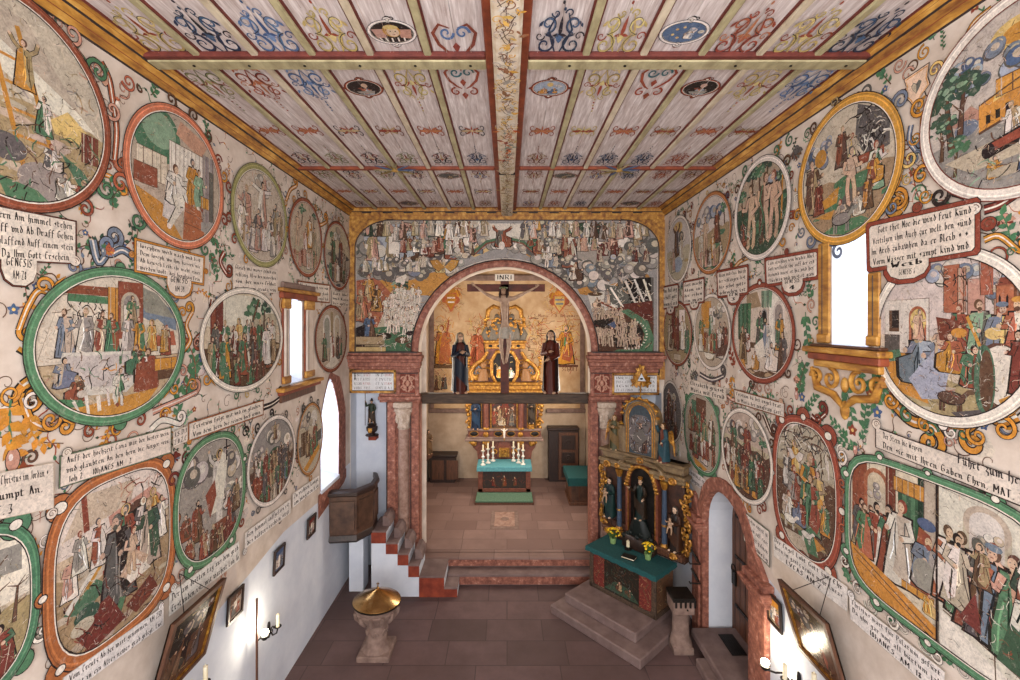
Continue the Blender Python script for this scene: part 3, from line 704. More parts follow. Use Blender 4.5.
# chancel wall mouldings
b = mb('sand_stone'); b.box(-2.6, 15.2, 2.62, -1.3, 15.3, 2.76, .02); b.box(1.3, 15.2, 2.62, 2.6, 15.3, 2.76, .02); b.box(-2.6, 15.22, 7.0, 2.6, 15.3, 7.2, .03)
for x in (-2.57, 2.43): b.box(x, 15.24, 2.7, x+.14, 15.3, 7.0)
struct(b.build('trim_2'))
# windows: frame, glazing bars and milky panes
def window(name, surf, pts, depth, shr, bars):
    cu = sum(p[0] for p in pts)/len(pts); cv = sum(p[1] for p in pts)/len(pts); q = [(cu+(p[0]-cu)*shr, cv+(p[1]-cv)*shr) for p in pts]
    b = mb('lead'); k = len(q); inn = [(cu+(p[0]-cu)*.9, cv+(p[1]-cv)*.95) for p in q]
    b.add([surf.w(p[0], p[1], -depth+.06) for p in q]+[surf.w(p[0], p[1], -depth+.06) for p in inn], [(i, (i+1) % k, k+(i+1) % k, k+i) for i in range(k)])
    w_ = struct(b.build(name, recalc=False))
    g = mb('glass' if name < 'window_4' else 'glass_warm'); g.add([surf.w(p[0], p[1], -depth+.02) for p in q], [tuple(range(len(q)))]); g.build('pane', w_, recalc=False)
    g = mb('lead'); u0, u1 = min(p[0] for p in q), max(p[0] for p in q); v0, v1 = min(p[1] for p in q), max(p[1] for p in q)
    for i in range(bars):
        z = v0+(v1-v0)*(i+1)/(bars+2); a = surf.w(u0, z-.008, -depth+.025); c = surf.w(u1, z+.008, -depth+.05)
        g.box(*[min(x, y) for x, y in zip(a, c)], *[max(x, y) for x, y in zip(a, c)])
    if bars: g.build('glazing_bar', w_)
    return w_
window('window_1', SL, win_a, .5, .9, 2); window('window_2', SL, win_b, .65, .86, 0); window('window_3', SR, win_c, .6, .88, 0)
window('window_4', ChR('R'), wn, .5, .85, 3); window('window_5', ChL('L'), arch_pts(12.6, .6, 3.0, 4.7, 5.4, 12), .5, .85, 3)
# sloped white sill of the pointed window, and the sill of the upper one
b = mb('white'); b.prism([(-3.47, 2.40), (-3.47, 2.47), (-4.1, 2.62), (-4.1, 2.4)], 'y', 8.62, 9.54); b.prism([(-3.47, 4.56), (-3.47, 4.64), (-3.98, 4.78), (-3.98, 4.56)], 'y', 7.43, 7.84); struct(b.build('trim_3'))
# ------------------------------------------------------------------ timber ceiling
b = mb('boards'); xb = [-3.42, -2.89, -2.345, -1.81, -1.27, -.736, -.19]
xs = xb+[-x for x in reversed(xb)]
for i in range(len(xs)-1):
    if i == 6: continue
    mid = (xs[i]+xs[i+1])/2
    b.box(xs[i], Y0, CZ, mid-.002, YA, CZ+.05); b.box(mid+.002, Y0, CZ+.001, xs[i+1], YA, CZ+.05)
b.box(-HW, Y0, CZ+.04, HW, YA+.4, CZ+.12)
ceil = struct(b.build('ceiling'))
cross = [(1.45, 'a'), (4.46, 'a'), (7.62, 'b')]
for i, x in enumerate(xs):
    if i in (6, 7): continue
    k = M['batten_olive'] if i % 2 == (1 if x < 0 else 0) else M['batten_cream']
    if abs(x) > 3.3: continue
    b = B().use(M['maroon']); b.box(x-.052, Y0, CZ-.016, x+.052, YA, CZ+.001); b.use(k); b.box(x-.034, Y0, CZ-.045, x+.034, YA, CZ-.012, .008); b.build('batten', ceil)
for y, t in cross:
    for x0, x1 in ((-3.4, -.2), (.2, 3.4)):
        b = B().use(M['maroon'] if t == 'a' else M['rust']); b.box(x0, y-.19, CZ-.05, x1, y-.11, CZ+.001, .01)
        if t == 'a': b.use(M['batten_olive']); b.box(x0, y-.125, CZ-.062, x1, y+.03, CZ+.001, .01); b.use(M['iron']); [b.lathe(x0+.4+j*.53, y-.05, [(.014, CZ-.07), (.012, CZ-.06)], 8) for j in range(6)]
        b.build('cross_batten', ceil)
# great central beam
b = mb('rust'); b.box(-.2, Y0, CZ-.06, -.125, YA, CZ+.001, .01); b.box(.125, Y0, CZ-.06, .2, YA, CZ+.001, .01); beam = struct(b.build('trim_4'))
b = mb(noise_mat('pale_painted_beam', 'c2ab8c', 'd8ccba', 8, .8, detail=9, c3='e2d8c8')); b.box(-.125, Y0, CZ-.17, .125, YA, CZ+.001, .03); b.build('beam_core', beam)
b = mb('iron'); b.box(-.13, 7.3, CZ-.175, .13, 7.34, CZ-.02); b.build('iron_strap', beam)
# marbled cornices round the ceiling
def cornice(name, prof, mats, place):
    b = B()
    for (p0, p1), m in zip(zip(prof, prof[1:]), mats):
        b.use(M[m]); b.add(place(*p0)+place(*p1), [(0, 1, 3, 2)])
    return struct(b.build(name, recalc=False))
prof = [(0, -.17), (.012, -.165), (.012, -.155), (.05, -.11), (.055, -.105), (.095, -.06), (.10, -.055), (.115, -.05), (.14, -.02), (.145, -.02), (.17, -.005), (.2, 0)]
pm = ['trim_dark', 'trim_dark', 'gilt_trim', 'rust', 'gilt_trim', 'trim_dark', 'trim_dark', 'gilt_trim', 'rust', 'gilt_trim', 'maroon']
cornice('trim_5', prof, pm, lambda d, z: [(-HW+d, Y0, CZ+z), (-HW+d, YA, CZ+z)])
cornice('trim_6', prof, pm, lambda d, z: [(HW-d, Y0, CZ+z), (HW-d, YA, CZ+z)])
cornice('trim_7', [(d*.9, z*1.55) for d, z in prof], pm, lambda d, z: [(-HW, YA-d, CZ+z), (HW, YA-d, CZ+z)])
b = mb('trim_dark')
for sf, s_ in ((SL, 1), (SR, -1)):
    for i in range(16):
        y = 2.2+i*.52; a = sf.w(s_*y, CZ-.062, .094); c = sf.w(s_*(y+.2), CZ-.052, .108)
        b.box(*[min(p, q) for p, q in zip(a, c)], *[max(p, q) for p, q in zip(a, c)])
for i in range(14):
    x = -3.2+i*.46; b.box(x, YA-.12, CZ-.115, x+.2, YA-.08, CZ-.1)
struct(b.build('trim_8'))
# gilded corner strips with curved brackets, left and right of the great mural
for sx in (-1, 1):
    b = mb('gilt_trim'); w0 = .13; r = .62
    pts = [(0, 4.35), (0, 7.9), (.98, 7.9)]+[(.98-(.98-w0)*math.sin(PI/2*i/10), 7.9-r+r*math.cos(PI/2*i/10)) for i in range(11)]+[(w0, 4.35)]
    b.prism([(sx*(-1)*0+(-HW+p[0] if sx < 0 else HW-p[0]), p[1]) for p in pts], 'y', YA-.05, YA)
    o = struct(b.build('trim_%d' % (9 if sx < 0 else 10)))
    b = mb('trim_dark'); q = pts[3:]
    b.tube([((-HW+p[0] if sx < 0 else HW-p[0]), YA-.052, p[1]) for p in q], .011, 6); b.build('edge_line', o)
# ------------------------------------------------------------------ pink stone of the chancel arch
b = mb('pink_stone'); c0 = -.05; n = 30; rs = []
for i in range(n+1):
    a = PI-PI*i/n; ring = []
    for k, y in ((1.93, YA+.02), (1.93, YA-.05), (2.02, YA-.06), (2.07, YA-.03), (2.07, YA+.02)): ring.append((c0+k*math.cos(a), y, 4.93+k*math.sin(a)))
    rs.append(ring)
b.loops(rs); arch = struct(b.build('trim_11'))
b = mb('trim_dark'); b.tube([(c0+2.085*math.cos(PI*i/n), YA-.012, 4.93+2.085*math.sin(PI*i/n)) for i in range(n+1)], .017, 6); b.build('dark_outline', arch)
def mould(b, x0, x1, y, z0, z1, steps):
    """stack of stepped mouldings: (share of height, projection)"""
    z = z0
    for h, pj in steps:
        zz = z+(z1-z0)*h; b.box(x0-pj*.5, y-pj, z, x1+pj*.5, y+.05, zz, .012); z = zz
M['shaft'] = noise_mat('pale_pink_marble_shaft', '82604f', 'a88a7c', 9, .7, detail=9, c3='bfa396')
for sx, nm in ((-1, 'trim_12'), (1, 'trim_13')):
    xa, xb_ = (-3.46, -1.97) if sx < 0 else (1.87, 3.38)
    b = mb('pink_stone'); mould(b, xa, xb_, YA, 4.50, 4.96, ((.2, .05), (.12, .09), (.22, .13), (.14, .17), (.18, .22), (.14, .15)))
    o = struct(b.build(nm))
    b = mb('trim_dark'); b.box(xa, YA-.20, 4.955, xb_, YA, 4.975); b.box(xa, YA-.06, 4.485, xb_, YA+.01, 4.5); b.build('dark_line', o)
    # pier: frieze block surround, impost, pilaster strips and jambs
    b = mb('pink_stone'); i0, i1 = (-2.46, -1.95) if sx < 0 else (1.85, 2.36)
    b.box(i0, YA-.06, 4.02, i0+.09, YA, 4.5, .01); b.box(i1-.09, YA-.06, 4.02, i1, YA, 4.5, .01)
    mould(b, i0-.36 if sx < 0 else i0, i1 if sx < 0 else i1+.36, YA, 3.84, 4.04, ((.3, .03), (.4, .08), (.3, .05)))
    jo = (-2.66, -2.46) if sx < 0 else (2.36, 2.56); ji = (-2.13, -1.95) if sx < 0 else (1.85, 2.03)
    b.box(jo[0], YA-.07, 0, jo[1], YA+.05, 3.86, .02); b.box(ji[0], YA-.07, 0, ji[1], YA+.3, 3.86, .02)
    b.box(i0 if sx > 0 else i1-.51, YA-.02, 0, i1 if sx > 0 else i1, YA+.02, 3.86)
    pier = struct(b.build('trim_%d' % (14 if sx < 0 else 15)))
    b = mb('trim_dark')
    for x in (jo[0]-.012 if sx < 0 else jo[1], ji[0]-.01 if sx < 0 else ji[1]): b.box(x, YA-.075, .05, x+.014, YA, 3.86)
    b.build('dark_edge', pier)
    # half column with carved capital
    cx = -2.295 if sx < 0 else 2.195
    b = mb(M['shaft']); b.lathe(cx, YA-.02, [(.16, 0), (.17, .06), (.15, .2), (.13, .3), (.125, 1.6), (.12, 3.28)], 18); b.build('column_shaft', pier, smooth=40)
    b = mb(noise_mat('pale_carved_capital', 'a58f7e', 'c8b6a4', 18, .85, bump=.3)); b.lathe(cx, YA-.02, [(.12, 3.26), (.15, 3.3), (.13, 3.33), (.15, 3.5), (.2, 3.68), (.21, 3.72), (.17, 3.76)], 18); b.box(cx-.2, YA-.2, 3.75, cx+.2, YA+.02, 3.86, .015)
    for a in (-.12, 0, .12):
        b.spiral((cx+a*1.1, YA-.2+abs(a)*.5, 3.66), .05, 1.2, .018, ((1, 0, 0), (0, 0, 1)), 1 if a >= 0 else -1); b.ell((cx+a, YA-.19+abs(a)*.4, 3.5), (.04, .03, .1), 8, 6)
    b.build('capital', pier, smooth=50)
    # carved relief block
    b = mb(noise_mat('red_relief_ground', '5e2418', '83402f', 14, .8)); bx0, bx1 = i0+.09, i1-.09; b.box(bx0, YA-.03, 4.05, bx1, YA, 4.49)
    b.build('relief_ground', pier)
    b = mb(noise_mat('carved_pink_relief', 'a5715c', 'c79c86', 20, .85)); bc = (bx0+bx1)/2
    for m in (-1, 1):
        for z, r in ((4.16, .07), (4.36, .07)): b.spiral((bc+m*.08, YA-.045, z), r, 1.3, .02, ((1, 0, 0), (0, 0, 1)), m)
        b.tube([(bc+m*.02, YA-.04, 4.08), (bc+m*.1, YA-.05, 4.26), (bc+m*.02, YA-.04, 4.46)], .02, 6)
    b.ell((bc, YA-.045, 4.27), (.045, .03, .07), 10, 6); b.build('relief_scroll', pier, smooth=50)
# pink band round the pointed window
b = mb('pink_stone'); k = 1.0; op = arch_pts(9.13, .53, 2.46, 3.78, 4.66, 18, True); io = arch_pts(9.08, .47, 2.46, 3.75, 4.52, 18, True); n = len(op)
op = [(max(p[0], 8.56) if p[0] < 9.1 else p[0]+.28*(1 if i > n*.55 else 0), p[1]) for i, p in enumerate(op)]
b.add([SL.w(*p, .012) for p in op]+[SL.w(*p, .012) for p in io]+[SL.w(*p, -.25) for p in io], [(i, i+1, n+i+1, n+i) for i in range(n-1)]+[(n+i, n+i+1, 2*n+i+1, 2*n+i) for i in range(n-1)])
b.prism([(2.0, 0)], 'x', 0, 0) if False else None
b.add([SL.w(*p, .012) for p in ((9.5, 2.46), (9.98, 2.46), (9.98, 2.28), (9.85, 2.2), (8.5, 1.98), (8.5, 2.42))], [tuple(range(6))])
struct(b.build('trim_16', recalc=False))
# red stone surround of the nave door with its moulded pedestal
b = mb('pink_stone'); od = arch_pts(-7.35, .96, 0, 2.2, 3.1, 14); n = len(od); di = arch_pts(-7.35, .765, 0, 2.14, 2.88, 14)
b.add([SR.w(*p, .05) for p in od]+[SR.w(*p, .05) for p in di]+[SR.w(*p, 0) for p in od]+[SR.w(*p, -.06) for p in di], [(i, i+1, n+i+1, n+i) for i in range(n-1)]+[(i, i+1, 2*n+i+1, 2*n+i) for i in range(n-1)]+[(n+i, n+i+1, 3*n+i+1, 3*n+i) for i in range(n-1)])
dtrim = struct(b.build('trim_17', recalc=False))
b = mb('pink_stone')
for y0, y1 in ((6.04, 6.56), (8.16, 8.56)):
    b.box(HW-.08, y0+.06, .0, HW, y1-.04, 1.86, .015); z = 1.84
    for h, pj in ((.06, .1), (.05, .13), (.07, .17), (.05, .21), (.09, .15)): b.box(HW-pj, y0-(pj-.1)*.6, z, HW, y1+(pj-.1)*.3, z+h, .012); z += h
    b.prism([(-HW*0+y0+.1, z), (y1, z), (y1-.02, z+.34), (y1-.12, z+.3)], 'x', HW-.07, HW)
b.build('moulded_pedestal', dtrim)
# ------------------------------------------------------------------ murals of the pulpit wall
ML = medallion
ML(SL, ('m', 3.27, 7.21, .77, .78), '85452f', .1, 'P h -1 .95 .1 .85 .45 .45 .8 .05 .2 .18 -.4 .55;P w -.2 .55 .7 .15 .9 0 .3 .05 -.3 .3;G -.02 t h;P y .35 -.05 .55 .12 .78 -.02 .85 -.2 .4 -.18;R .72 -.38 .22 .34 m 4;P g .45 -.36 .75 -.5 1 -.8 .7 -.7;S o .05 -.3 .75 .12 -.85;S o .05 0 .75 .42 -.6;S o .03 -.2 .4 .1 .4;S o .03 -.12 .15 .2 .15;S o .03 -.05 -.1 .28 -.1;S o .03 .0 -.35 .35 -.35;F .08 .15 .5 ot a;F .28 -.25 .42 gw;F -.5 -.1 .5 wb;E .3 -.75 .3 .2 s;F .75 -.95 .55 rn s;F .5 -.9 .5 ws sl;P g -.2 -.8 .2 -.86 .4 -1 -.1 -1;F .35 -.6 .4 lS k;E -.1 -.5 .2 .14 S;D 70 nkhg .04 -.2 1 -1 -.1',
   'great round brown-bordered mural of a ladder to heaven, on the pulpit wall', seed=11, crown='200 .2 o;330 .2 g;310 .16 r -;20 .2 P;40 .22 g -;60 .18 P', bg='c9beb4')
ML(SL, (121, 222, 110, 248), 'bd6f50', .12, 'R -1 -1 2 2 h;E -.5 .55 .5 .45 g;E -.45 .62 .35 .28 G;P P .0 .95 .7 .8 .5 .5 -.1 .7;R -.9 -.2 .6 .45 c 7;R -.25 -.2 .85 .75 w 9;P h -.9 -.25 .9 -.4 .9 -.6 -.9 -.4;R .55 -.6 .3 1.2 s 4;P o -.95 -.35 -.4 -.5 .05 -1 -.8 -.9;R -.95 -.3 .45 .3 r;P w -.3 -.05 .0 .05 .12 -.15 .1 -.45 -.15 -.75 -.4 -.7;F -.12 -.45 1.0 ww sl;S w .13 -.15 -.3 -.05 -.5 -.25 -.8;S w .12 -.02 -.25 .12 -.45 .22 -.75;S k .02 -.2 -.3 -.12 -.5 -.3 -.82;S k .02 .05 -.25 .18 -.45 .28 -.78;E -.25 -.82 .05 .05 w;F .3 -.42 .85 oo bl;F .45 -.4 .7 GG b;P R .05 -.98 .1 -.35 .5 -.42 .62 -.95;S n .012 .1 -.5 .55 -.55;S n .012 .1 -.7 .6 -.75;R .5 -.35 .25 .2 o 3;R .72 -.55 .12 .9 S;P s .5 -.6 .9 -.55 .8 -.8 .5 -.75',
   'round mural of a half-dressed woman seizing a fleeing man, salmon border, on the pulpit wall', seed=12, crown='100 .18 n;75 .18 n -;55 .16 n;200 .22 R;225 .2 g -;300 .18 g;275 .18 o -;20 .18 o;-20 .18 r -', bg='cbbfb2')
ML(SL, (229, 286, 166, 267), '8f8a58', .13, 'C .1 .75 .3 hslw;F .12 .55 .4 hP;S h .09 -.75 .3 .8 .1;S t .08 0 .5 .05 -.8;F .02 -.2 1.0 Pw c;F -.6 -.45 1 sP;F -.75 -.6 .8 hw;F .65 -.5 .95 ts;F .35 -.7 .8 wS;F -.3 -.85 .7 lP k;F .8 -.4 .7 ht;F -.15 -.75 .9 SP;W -.8 .8 -.8 .6 6 whstPl',
   'olive-bordered oval mural of a man on a pole above a crowd, pulpit wall', seed=13, crown='195 .18 r;165 .18 r -;215 .18 r;30 .15 o;-30 .16 P -;240 .16 o', bg='d2c6b8')
ML(SL, (287, 321, 199, 277), '8a4a32', .11, 'T -.3 .3 .6 g;T .5 .35 .5 d;G -.1 h t;F -.55 -.3 .95 Pw n;F .2 -.25 .95 ow;F .55 -.4 .8 ht;F -.2 -.75 .7 rw k;F .6 -.8 .6 gt;F -.1 -.35 .6 wP;W -.8 .8 -.85 .55 6 whtPSr',
   'small brown-bordered oval mural beside the olive-bordered one, pale figures under trees, on the pulpit wall', seed=14, crown='95 .22 o;60 .16 o;130 .16 o -;0 .14 o;180 .14 o')
ML(SL, (323, 350, 222, 290), '85432e', .1, 'C 0 .7 .3 hswl;G .1 h S;T -.5 .2 .5 g;F -.4 -.3 .9 ng;F .2 -.3 .95 Sr;F .5 -.5 .8 hn;F -.2 -.8 .7 wP;W -.8 .8 -.85 .6 7 whtPSng',
   'small red-brown oval mural high on the pulpit wall, next to the corner', seed=15, crown='90 .16 o;45 .14 o;135 .14 o -')
ML(SL, (20, 183, 268, 423), '4f7a58', .125, 'R -1 -.2 2 1.2 c;P b .25 .95 .95 .5 .95 .2 .5 .35 .2 .5;P s .2 .95 .6 .8 .95 .4 .4 .5;P h .35 .25 .6 .4 .95 .12 .9 .0 .4 .05;D 40 kwnk .05 -.65 -.05 .25 .6;R -.75 .72 .7 .12 r;P g -.65 .62 -.12 .6 -.14 .7 -.65 .72;R -.16 -.1 .14 .95 o 2;R -.02 .1 .38 .85 r;A .02 .2 .28 .6 h s;R .06 .35 .18 .25 w;F .18 .25 .5 tg;P R .55 -.05 .95 -.05 .9 .2 .6 .15;'
   'F -.68 -.1 .62 bh;F -.45 -.12 .66 ws;F -.25 -.1 .6 hr;F -.1 -.1 .58 gr;F .12 -.1 .58 sw;F .3 -.12 .55 og;F .5 -.12 .5 yo h;F .75 -.2 .5 rh;P w -.72 -.05 .3 -.1 .38 -.42 .1 -.7 -.4 -.66 -.8 -.45;P l -.7 -.1 .28 -.14 .34 -.36 .0 -.6 -.35 -.55 -.7 -.36;D 34 nkog .045 -.6 .2 -.5 -.12;F -.72 -.5 .6 bh s;F -.55 -.72 .55 rn s;P g -.85 -.62 -.5 -.7 -.45 -.8 -.8 -.75;F .28 -.45 .7 gn s;F .45 -.62 .85 wr s;P r .2 -.72 .25 -.3 .62 -.25 .62 -.7 .5 -.78;F .72 -.15 .45 ot;R .55 -.45 .4 .2 o 2;R .6 -.6 .35 .15 n;P o -.6 -.8 .6 -.72 .35 -1 -.3 -1;F -.02 -.88 .55 gw b;S w .05 -.6 -.7 -.55 -.9;S w .05 -.45 -.65 -.42 -.92;S w .06 -.3 -.68 -.28 -.9;S w .04 -.18 -.6 -.15 -.85;E -.5 -.62 .06 .05 l;E -.32 -.6 .06 .05 l;S g .03 .0 -.28 .0 -.15',
   'green-bordered round mural of a wedding feast at a long white table, on the pulpit wall', seed=16, crown='92 .12 P;120 .17 b;70 .15 b -;140 .18 o;268 .16 o;285 .15 r -;250 .15 r;225 .2 o -;210 .17 w;320 .17 o;335 .16 P -;40 .17 b;25 .15 o -', bg='c9b394', lobes=((90, .07), (270, .09)))
ML(SL, (197, 281, 288, 391), 'd5cabd', .11, 'P w -1 .3 1 .3 1 .95 -1 .95;P h .0 .3 .9 .2 .9 .6 .3 .55;R -.85 -.3 .28 1.3 m;R -.82 -.3 .08 1.2 r;T .15 -.1 1.0 g;S n .07 .05 -.2 .2 .5 .35 .9;T .5 .1 .8 d;G -.15 n t;F -.75 -.25 .55 og h;F -.2 -.2 .65 oy h;W -.8 .9 -.3 .72 8 nrgwtSm;W -.9 .9 -.65 .72 9 nrgSwmto;F .55 -.6 .95 wl;F -.55 -.75 .9 og;F -.1 -.75 .9 rg;F .2 -.9 .6 gn k;W -.6 .6 -.95 .55 5 nrgm',
   'white-bordered oval mural of a dense crowd under trees, pulpit wall', seed=17, crown='270 .14 y;285 .14 g;255 .14 g -;180 .14 P;0 .14 o;215 .18 o -;330 .16 o', bg='d6c8b8')
ML(SL, (314, 346, 305, 372), '7d3f2a', .12, 'R -1 -1 2 2 h;A -.6 -.3 .5 1.1 w s;A .1 -.3 .5 1.1 w h;R -.1 -.4 .15 1.3 t;F -.5 -.7 .9 ng;F .0 -.75 1 wr;F .4 -.7 .9 Sn;P w -.5 -.9 .2 -.6 .5 -.85 .0 -1;F .6 -.6 .7 gP',
   'small brown oval mural between the upper window and the chancel arch wall', seed=18)
ML(SL, (40, 174, 466, 640), 'a35f35', .13, 'P w -1 .3 1 .3 1 1 -1 1;P h -.9 .5 .2 .6 .3 .9 -.6 .95;P P -.2 .55 .6 .7 .95 .4 .6 .1 -.1 .1;D 40 rnPk .06 .0 .9 .3 .85;E .35 .35 .3 .25 n;E .35 .3 .2 .2 k;G .05 t h;S r .08 -.55 .5 -.6 .95;P g -.9 -.35 -.4 -.15 -.2 -.3 -.6 -.5;S w .07 -.85 -.35 -.1 .25;S o .05 -.55 -.2 -.2 .1;F -.8 -.2 .5 wP;F -.65 .05 .5 ws;F -.35 .0 .6 lr;P m -.35 -.8 -.15 .1 .2 .1 .1 -.7;P r -.3 -.3 .5 -.2 .5 .05 -.3 -.1;F .12 -.15 .75 gr h;F .42 -.05 .65 Sw v;F .65 .05 .6 yo h;F .8 -.1 .6 ws;F -.02 -.62 1.15 Sk;F .58 -.4 .95 hd;P w .0 -.25 .35 -.2 .6 -.45 .2 -.5;S p .12 .05 -.35 .25 -.1 .5 -.3;F .2 -.35 .6 pP n;P m .1 -.75 .6 -.55 .75 -.8 .3 -.95;P w -.3 -.8 -.1 -.5 -.15 -.75;S g .1 -.05 -.8 .05 -.6;P m -.8 -.6 -.2 -.45 .1 -.9 -.5 -1;E -.55 -.5 .2 .1 d;E -.62 -.62 .18 .09 h;D 50 mnkr .05 -.9 .7 -1 -.3',
   'orange lobed mural of a body wrapped in a shroud, low on the pulpit wall', e=3.2, seed=19, lobes=((45, .13, .06), (135, .13, .07), (90, .08), (225, .14, .05), (315, .14, .06), (0, .08), (180, .07, .04), (270, .1)), crown='262 .12 o;290 .14 o -;240 .14 o;60 .12 o;232 .16 o', bg='cbb8a0')
ML(SL, (171, 244, 434, 560), '547c5a', .12, 'P s -1 -1 1 -1 1 1 -1 1;C -.5 .55 .4 Sswl;C .7 .5 .35 Swsh;C .5 -.1 .4 wlsS;F .15 -.15 .95 wl ah;P w -.1 -.3 .3 -.3 .5 .6 .3 .75 .0 .2;P r -.25 .1 .05 .3 .1 .0 -.1 -.35;S k .04 .45 .55 .45 .95;S k .03 .35 .8 .6 .8;P w .1 -.6 .3 -.6 .3 -.1 .1 -.1;F -.8 -.45 .6 rn k;F -.5 -.6 .7 nr;F -.7 -.85 .6 mt s;R .0 -.8 .5 .3 r;R .15 -.95 .6 .25 m;F .6 -.75 .7 rS;F .8 -.5 .6 nt;F -.2 -.9 .6 wh s;W -.8 .7 -.95 .5 5 rnmt',
   'green-bordered mural of a man rising from a tomb in clouds, pulpit wall', e=2.4, seed=20, lobes=((270, .13, .05), (300, .12, .05), (235, .12, .05), (20, .07, .04), (90, .07)), crown='150 .2 m;280 .16 o -;320 .16 r;60 .14 g', bg='a79d96')
ML(SL, (245, 294, 416, 503), 'd3c9bf', .1, 'P s -1 .1 1 .1 1 1 -1 1;C 0 .55 .35 whlS;V .1 .75 .3 h;F .1 .5 .45 nt;C -.6 .3 .3 Ssh;C .65 .25 .35 hsw;G .0 n S;E .1 .0 .35 .3 d;E .1 -.02 .28 .24 n;W -.8 .8 -.3 .6 9 nrgSwmt;W -.85 .85 -.7 .6 9 ngrSbtm;W -.6 .6 -1 .5 6 nrgh',
   'white oval mural of a crowd beneath a winged figure in clouds, beside the pointed window', seed=21, crown='95 .2 k;125 .2 k -;60 .18 S;150 .16 g;300 .16 S;235 .16 S -', bg='a89c92')
ML(SL, (296, 322, 403, 474), '9a6a3c', .1, 'R -1 -1 2 2 h;E .3 .6 .3 .25 w;C -.3 .6 .3 hsS;P S -1 -.1 1 .15 1 -.2 -1 -.4;R -.8 -.4 .6 .7 n 4;F .4 -.4 .9 gr;F -.2 -.5 .8 nt;F .1 -.6 .7 rg;P o -.6 -.8 .8 -.3 .8 -.5 -.5 -1',
   'narrow brown oval mural cut by the edge of the pointed window', seed=22, crown='90 .2 S;60 .2 S;120 .2 S -;270 .22 o')
ML(SL, ('m', 2.83, 3.67, .6, .61), '4a7657', .12, 'P w -1 0 1 0 1 1 -1 1;C .3 .5 .4 hswS;P s .1 .8 .9 .7 .9 .35 .2 .45;G -.05 t h;T .6 -.1 .8 t d;T .8 -.3 .6 t d;F .65 -.75 .8 gr s;P g .6 -.85 1 -.7 1 -1 .5 -1;F .3 -.5 .9 pw n;R .5 -1 .3 .45 m 3',
   'green-framed mural of a river bank, low on the pulpit wall', e=3, seed=23, lobes=((50, .16, .07), (315, .12)), crown='60 .2 w;330 .2 w', bg='c6bbb0')
CT = cartouche
CT(SL, ((-25, 203), (72, 222), (72, 263), (-25, 258)), [(0, .97, 'der hern Am himmel stehen'), (.1, .98, 'auff vnd Ab Draff Gehen'), (.1, .98, 'schlaffend Auff einem stein'), (.2, .93, 'Da Ihm Gott Erschein'), 'GENESIS|AM·Z8'], 'white inscription with thin red edge below the great ladder mural, pulpit wall', edge='r', bw=1.2, foot=(.2, .55, .55), seed=31, curl=((1, .95, .12),))
CT(SL, ((134, 241), (201, 258), (200, 283), (134, 270)), ['Iosephen weib nach vnd list', 'Dem Ioseph, wo Ihm hassen nie', 'Ab keusch Leib, ihr nicht einer', 'werden wolt, der Iungling fein', 'GENESIS|AM·39'], 'orange-framed inscription between the salmon oval mural and the green wedding mural', edge='b9772f', bw=2.6, foot=(.42, .8, .75), seed=32, curl=((-.06, .5, .12, 'b9772f'), (1.06, .5, .12, 'b9772f')))
CT(SL, ((231, 263), (276, 270), (276, 293), (231, 291)), ['Gleich wie moses erhub ein', 'schlang, Also des menschen', 'son, der muss Erhöhet', 'werden am creutz sein'], 'plain ruled inscription under the olive-bordered oval mural', edge=None, seed=33)
CT(SL, ((297, 282), (328, 286), (328, 302), (297, 299)), ['Abraham auch sein sun', 'opffern wolt, im glaub', 'Gott sandt ein engel hab'], 'small brown-framed inscription above the upper window of the pulpit wall', edge='8a4a2c', bw=1.4, seed=34)
CT(SL, ((331, 291), (348, 293), (348, 307), (331, 305)), ['Gott Abel', 'vnd Kain', 'das opffer'], 'smallest ruled inscription in the pulpit-wall corner, right of the brown-framed one', edge=None, seed=35)
CT(SL, ((-30, 478), (50, 463), (50, 508), (-30, 524)), [(.2, .93, 'Zu Christus im Jordan *'), (.2, .85, 'kumpt An.'), (.1, .45, 'MAT. 3')], 'plain inscription about the Jordan near the photo edge, above the green river mural', edge=None, seed=36, curl=((.98, 1.12, .14),))
CT(SL, ((58, 457), (168, 428), (168, 452), (57, 487)), [(.04, .98, 'Auff der hochzeit Cana war der bester wein'), (.04, .98, 'vnd glaubten An den hern die Jünger sein'), (.06, .62, 'Ioh 2    IOHANES AM · 2 ·')], 'green-edged ribbon inscription just under the green wedding mural', edge='7f9672', bw=1.1, seed=37, curl=((.04, -.1, .17),))
CT(SL, ((171, 432), (185, 426), (185, 441), (171, 447)), ['J.S.D.I', 'Z.O.Z.E'], 'tiny dated inscription at the end of the green-edged ribbon', edge=None, seed=38)
CT(SL, ((187, 424), (261, 401), (261, 414), (187, 440)), ['Cristum folgt mit vnd im glauben', 'Von dem hern die seinen hoch gewin'], 'orange-edged ribbon inscription under the white-bordered crowd mural', edge='b5683a', bw=1.2, seed=39, curl=((0, 1.1, .2, 'b9772f'),))
CT(SL, ((60, 678), (161, 606), (161, 625), (56, 702)), [(.06, .98, 'Vom Creutz Ab der wart genommen, AM Z3D'), (.06, .98, 'Selbst in ein Altes newes grab gelegt. Luc')], 'lowest ribbon inscription under the orange-bordered shroud mural', edge=None, seed=40, fill='d9d4d0', curl=((.97, -.1, .2),))
CT(SL, ((167, 594), (237, 541), (238, 560), (166, 617)), [(.03, .98, 'Der am dritten tag aus dem grab'), (.03, .98, 'Erstanden ist, mit warheit Lob, Io')], 'ribbon inscription under the green-bordered tomb mural', edge=None, seed=41, fill='d8d2cc', curl=((.05, -.15, .18),))
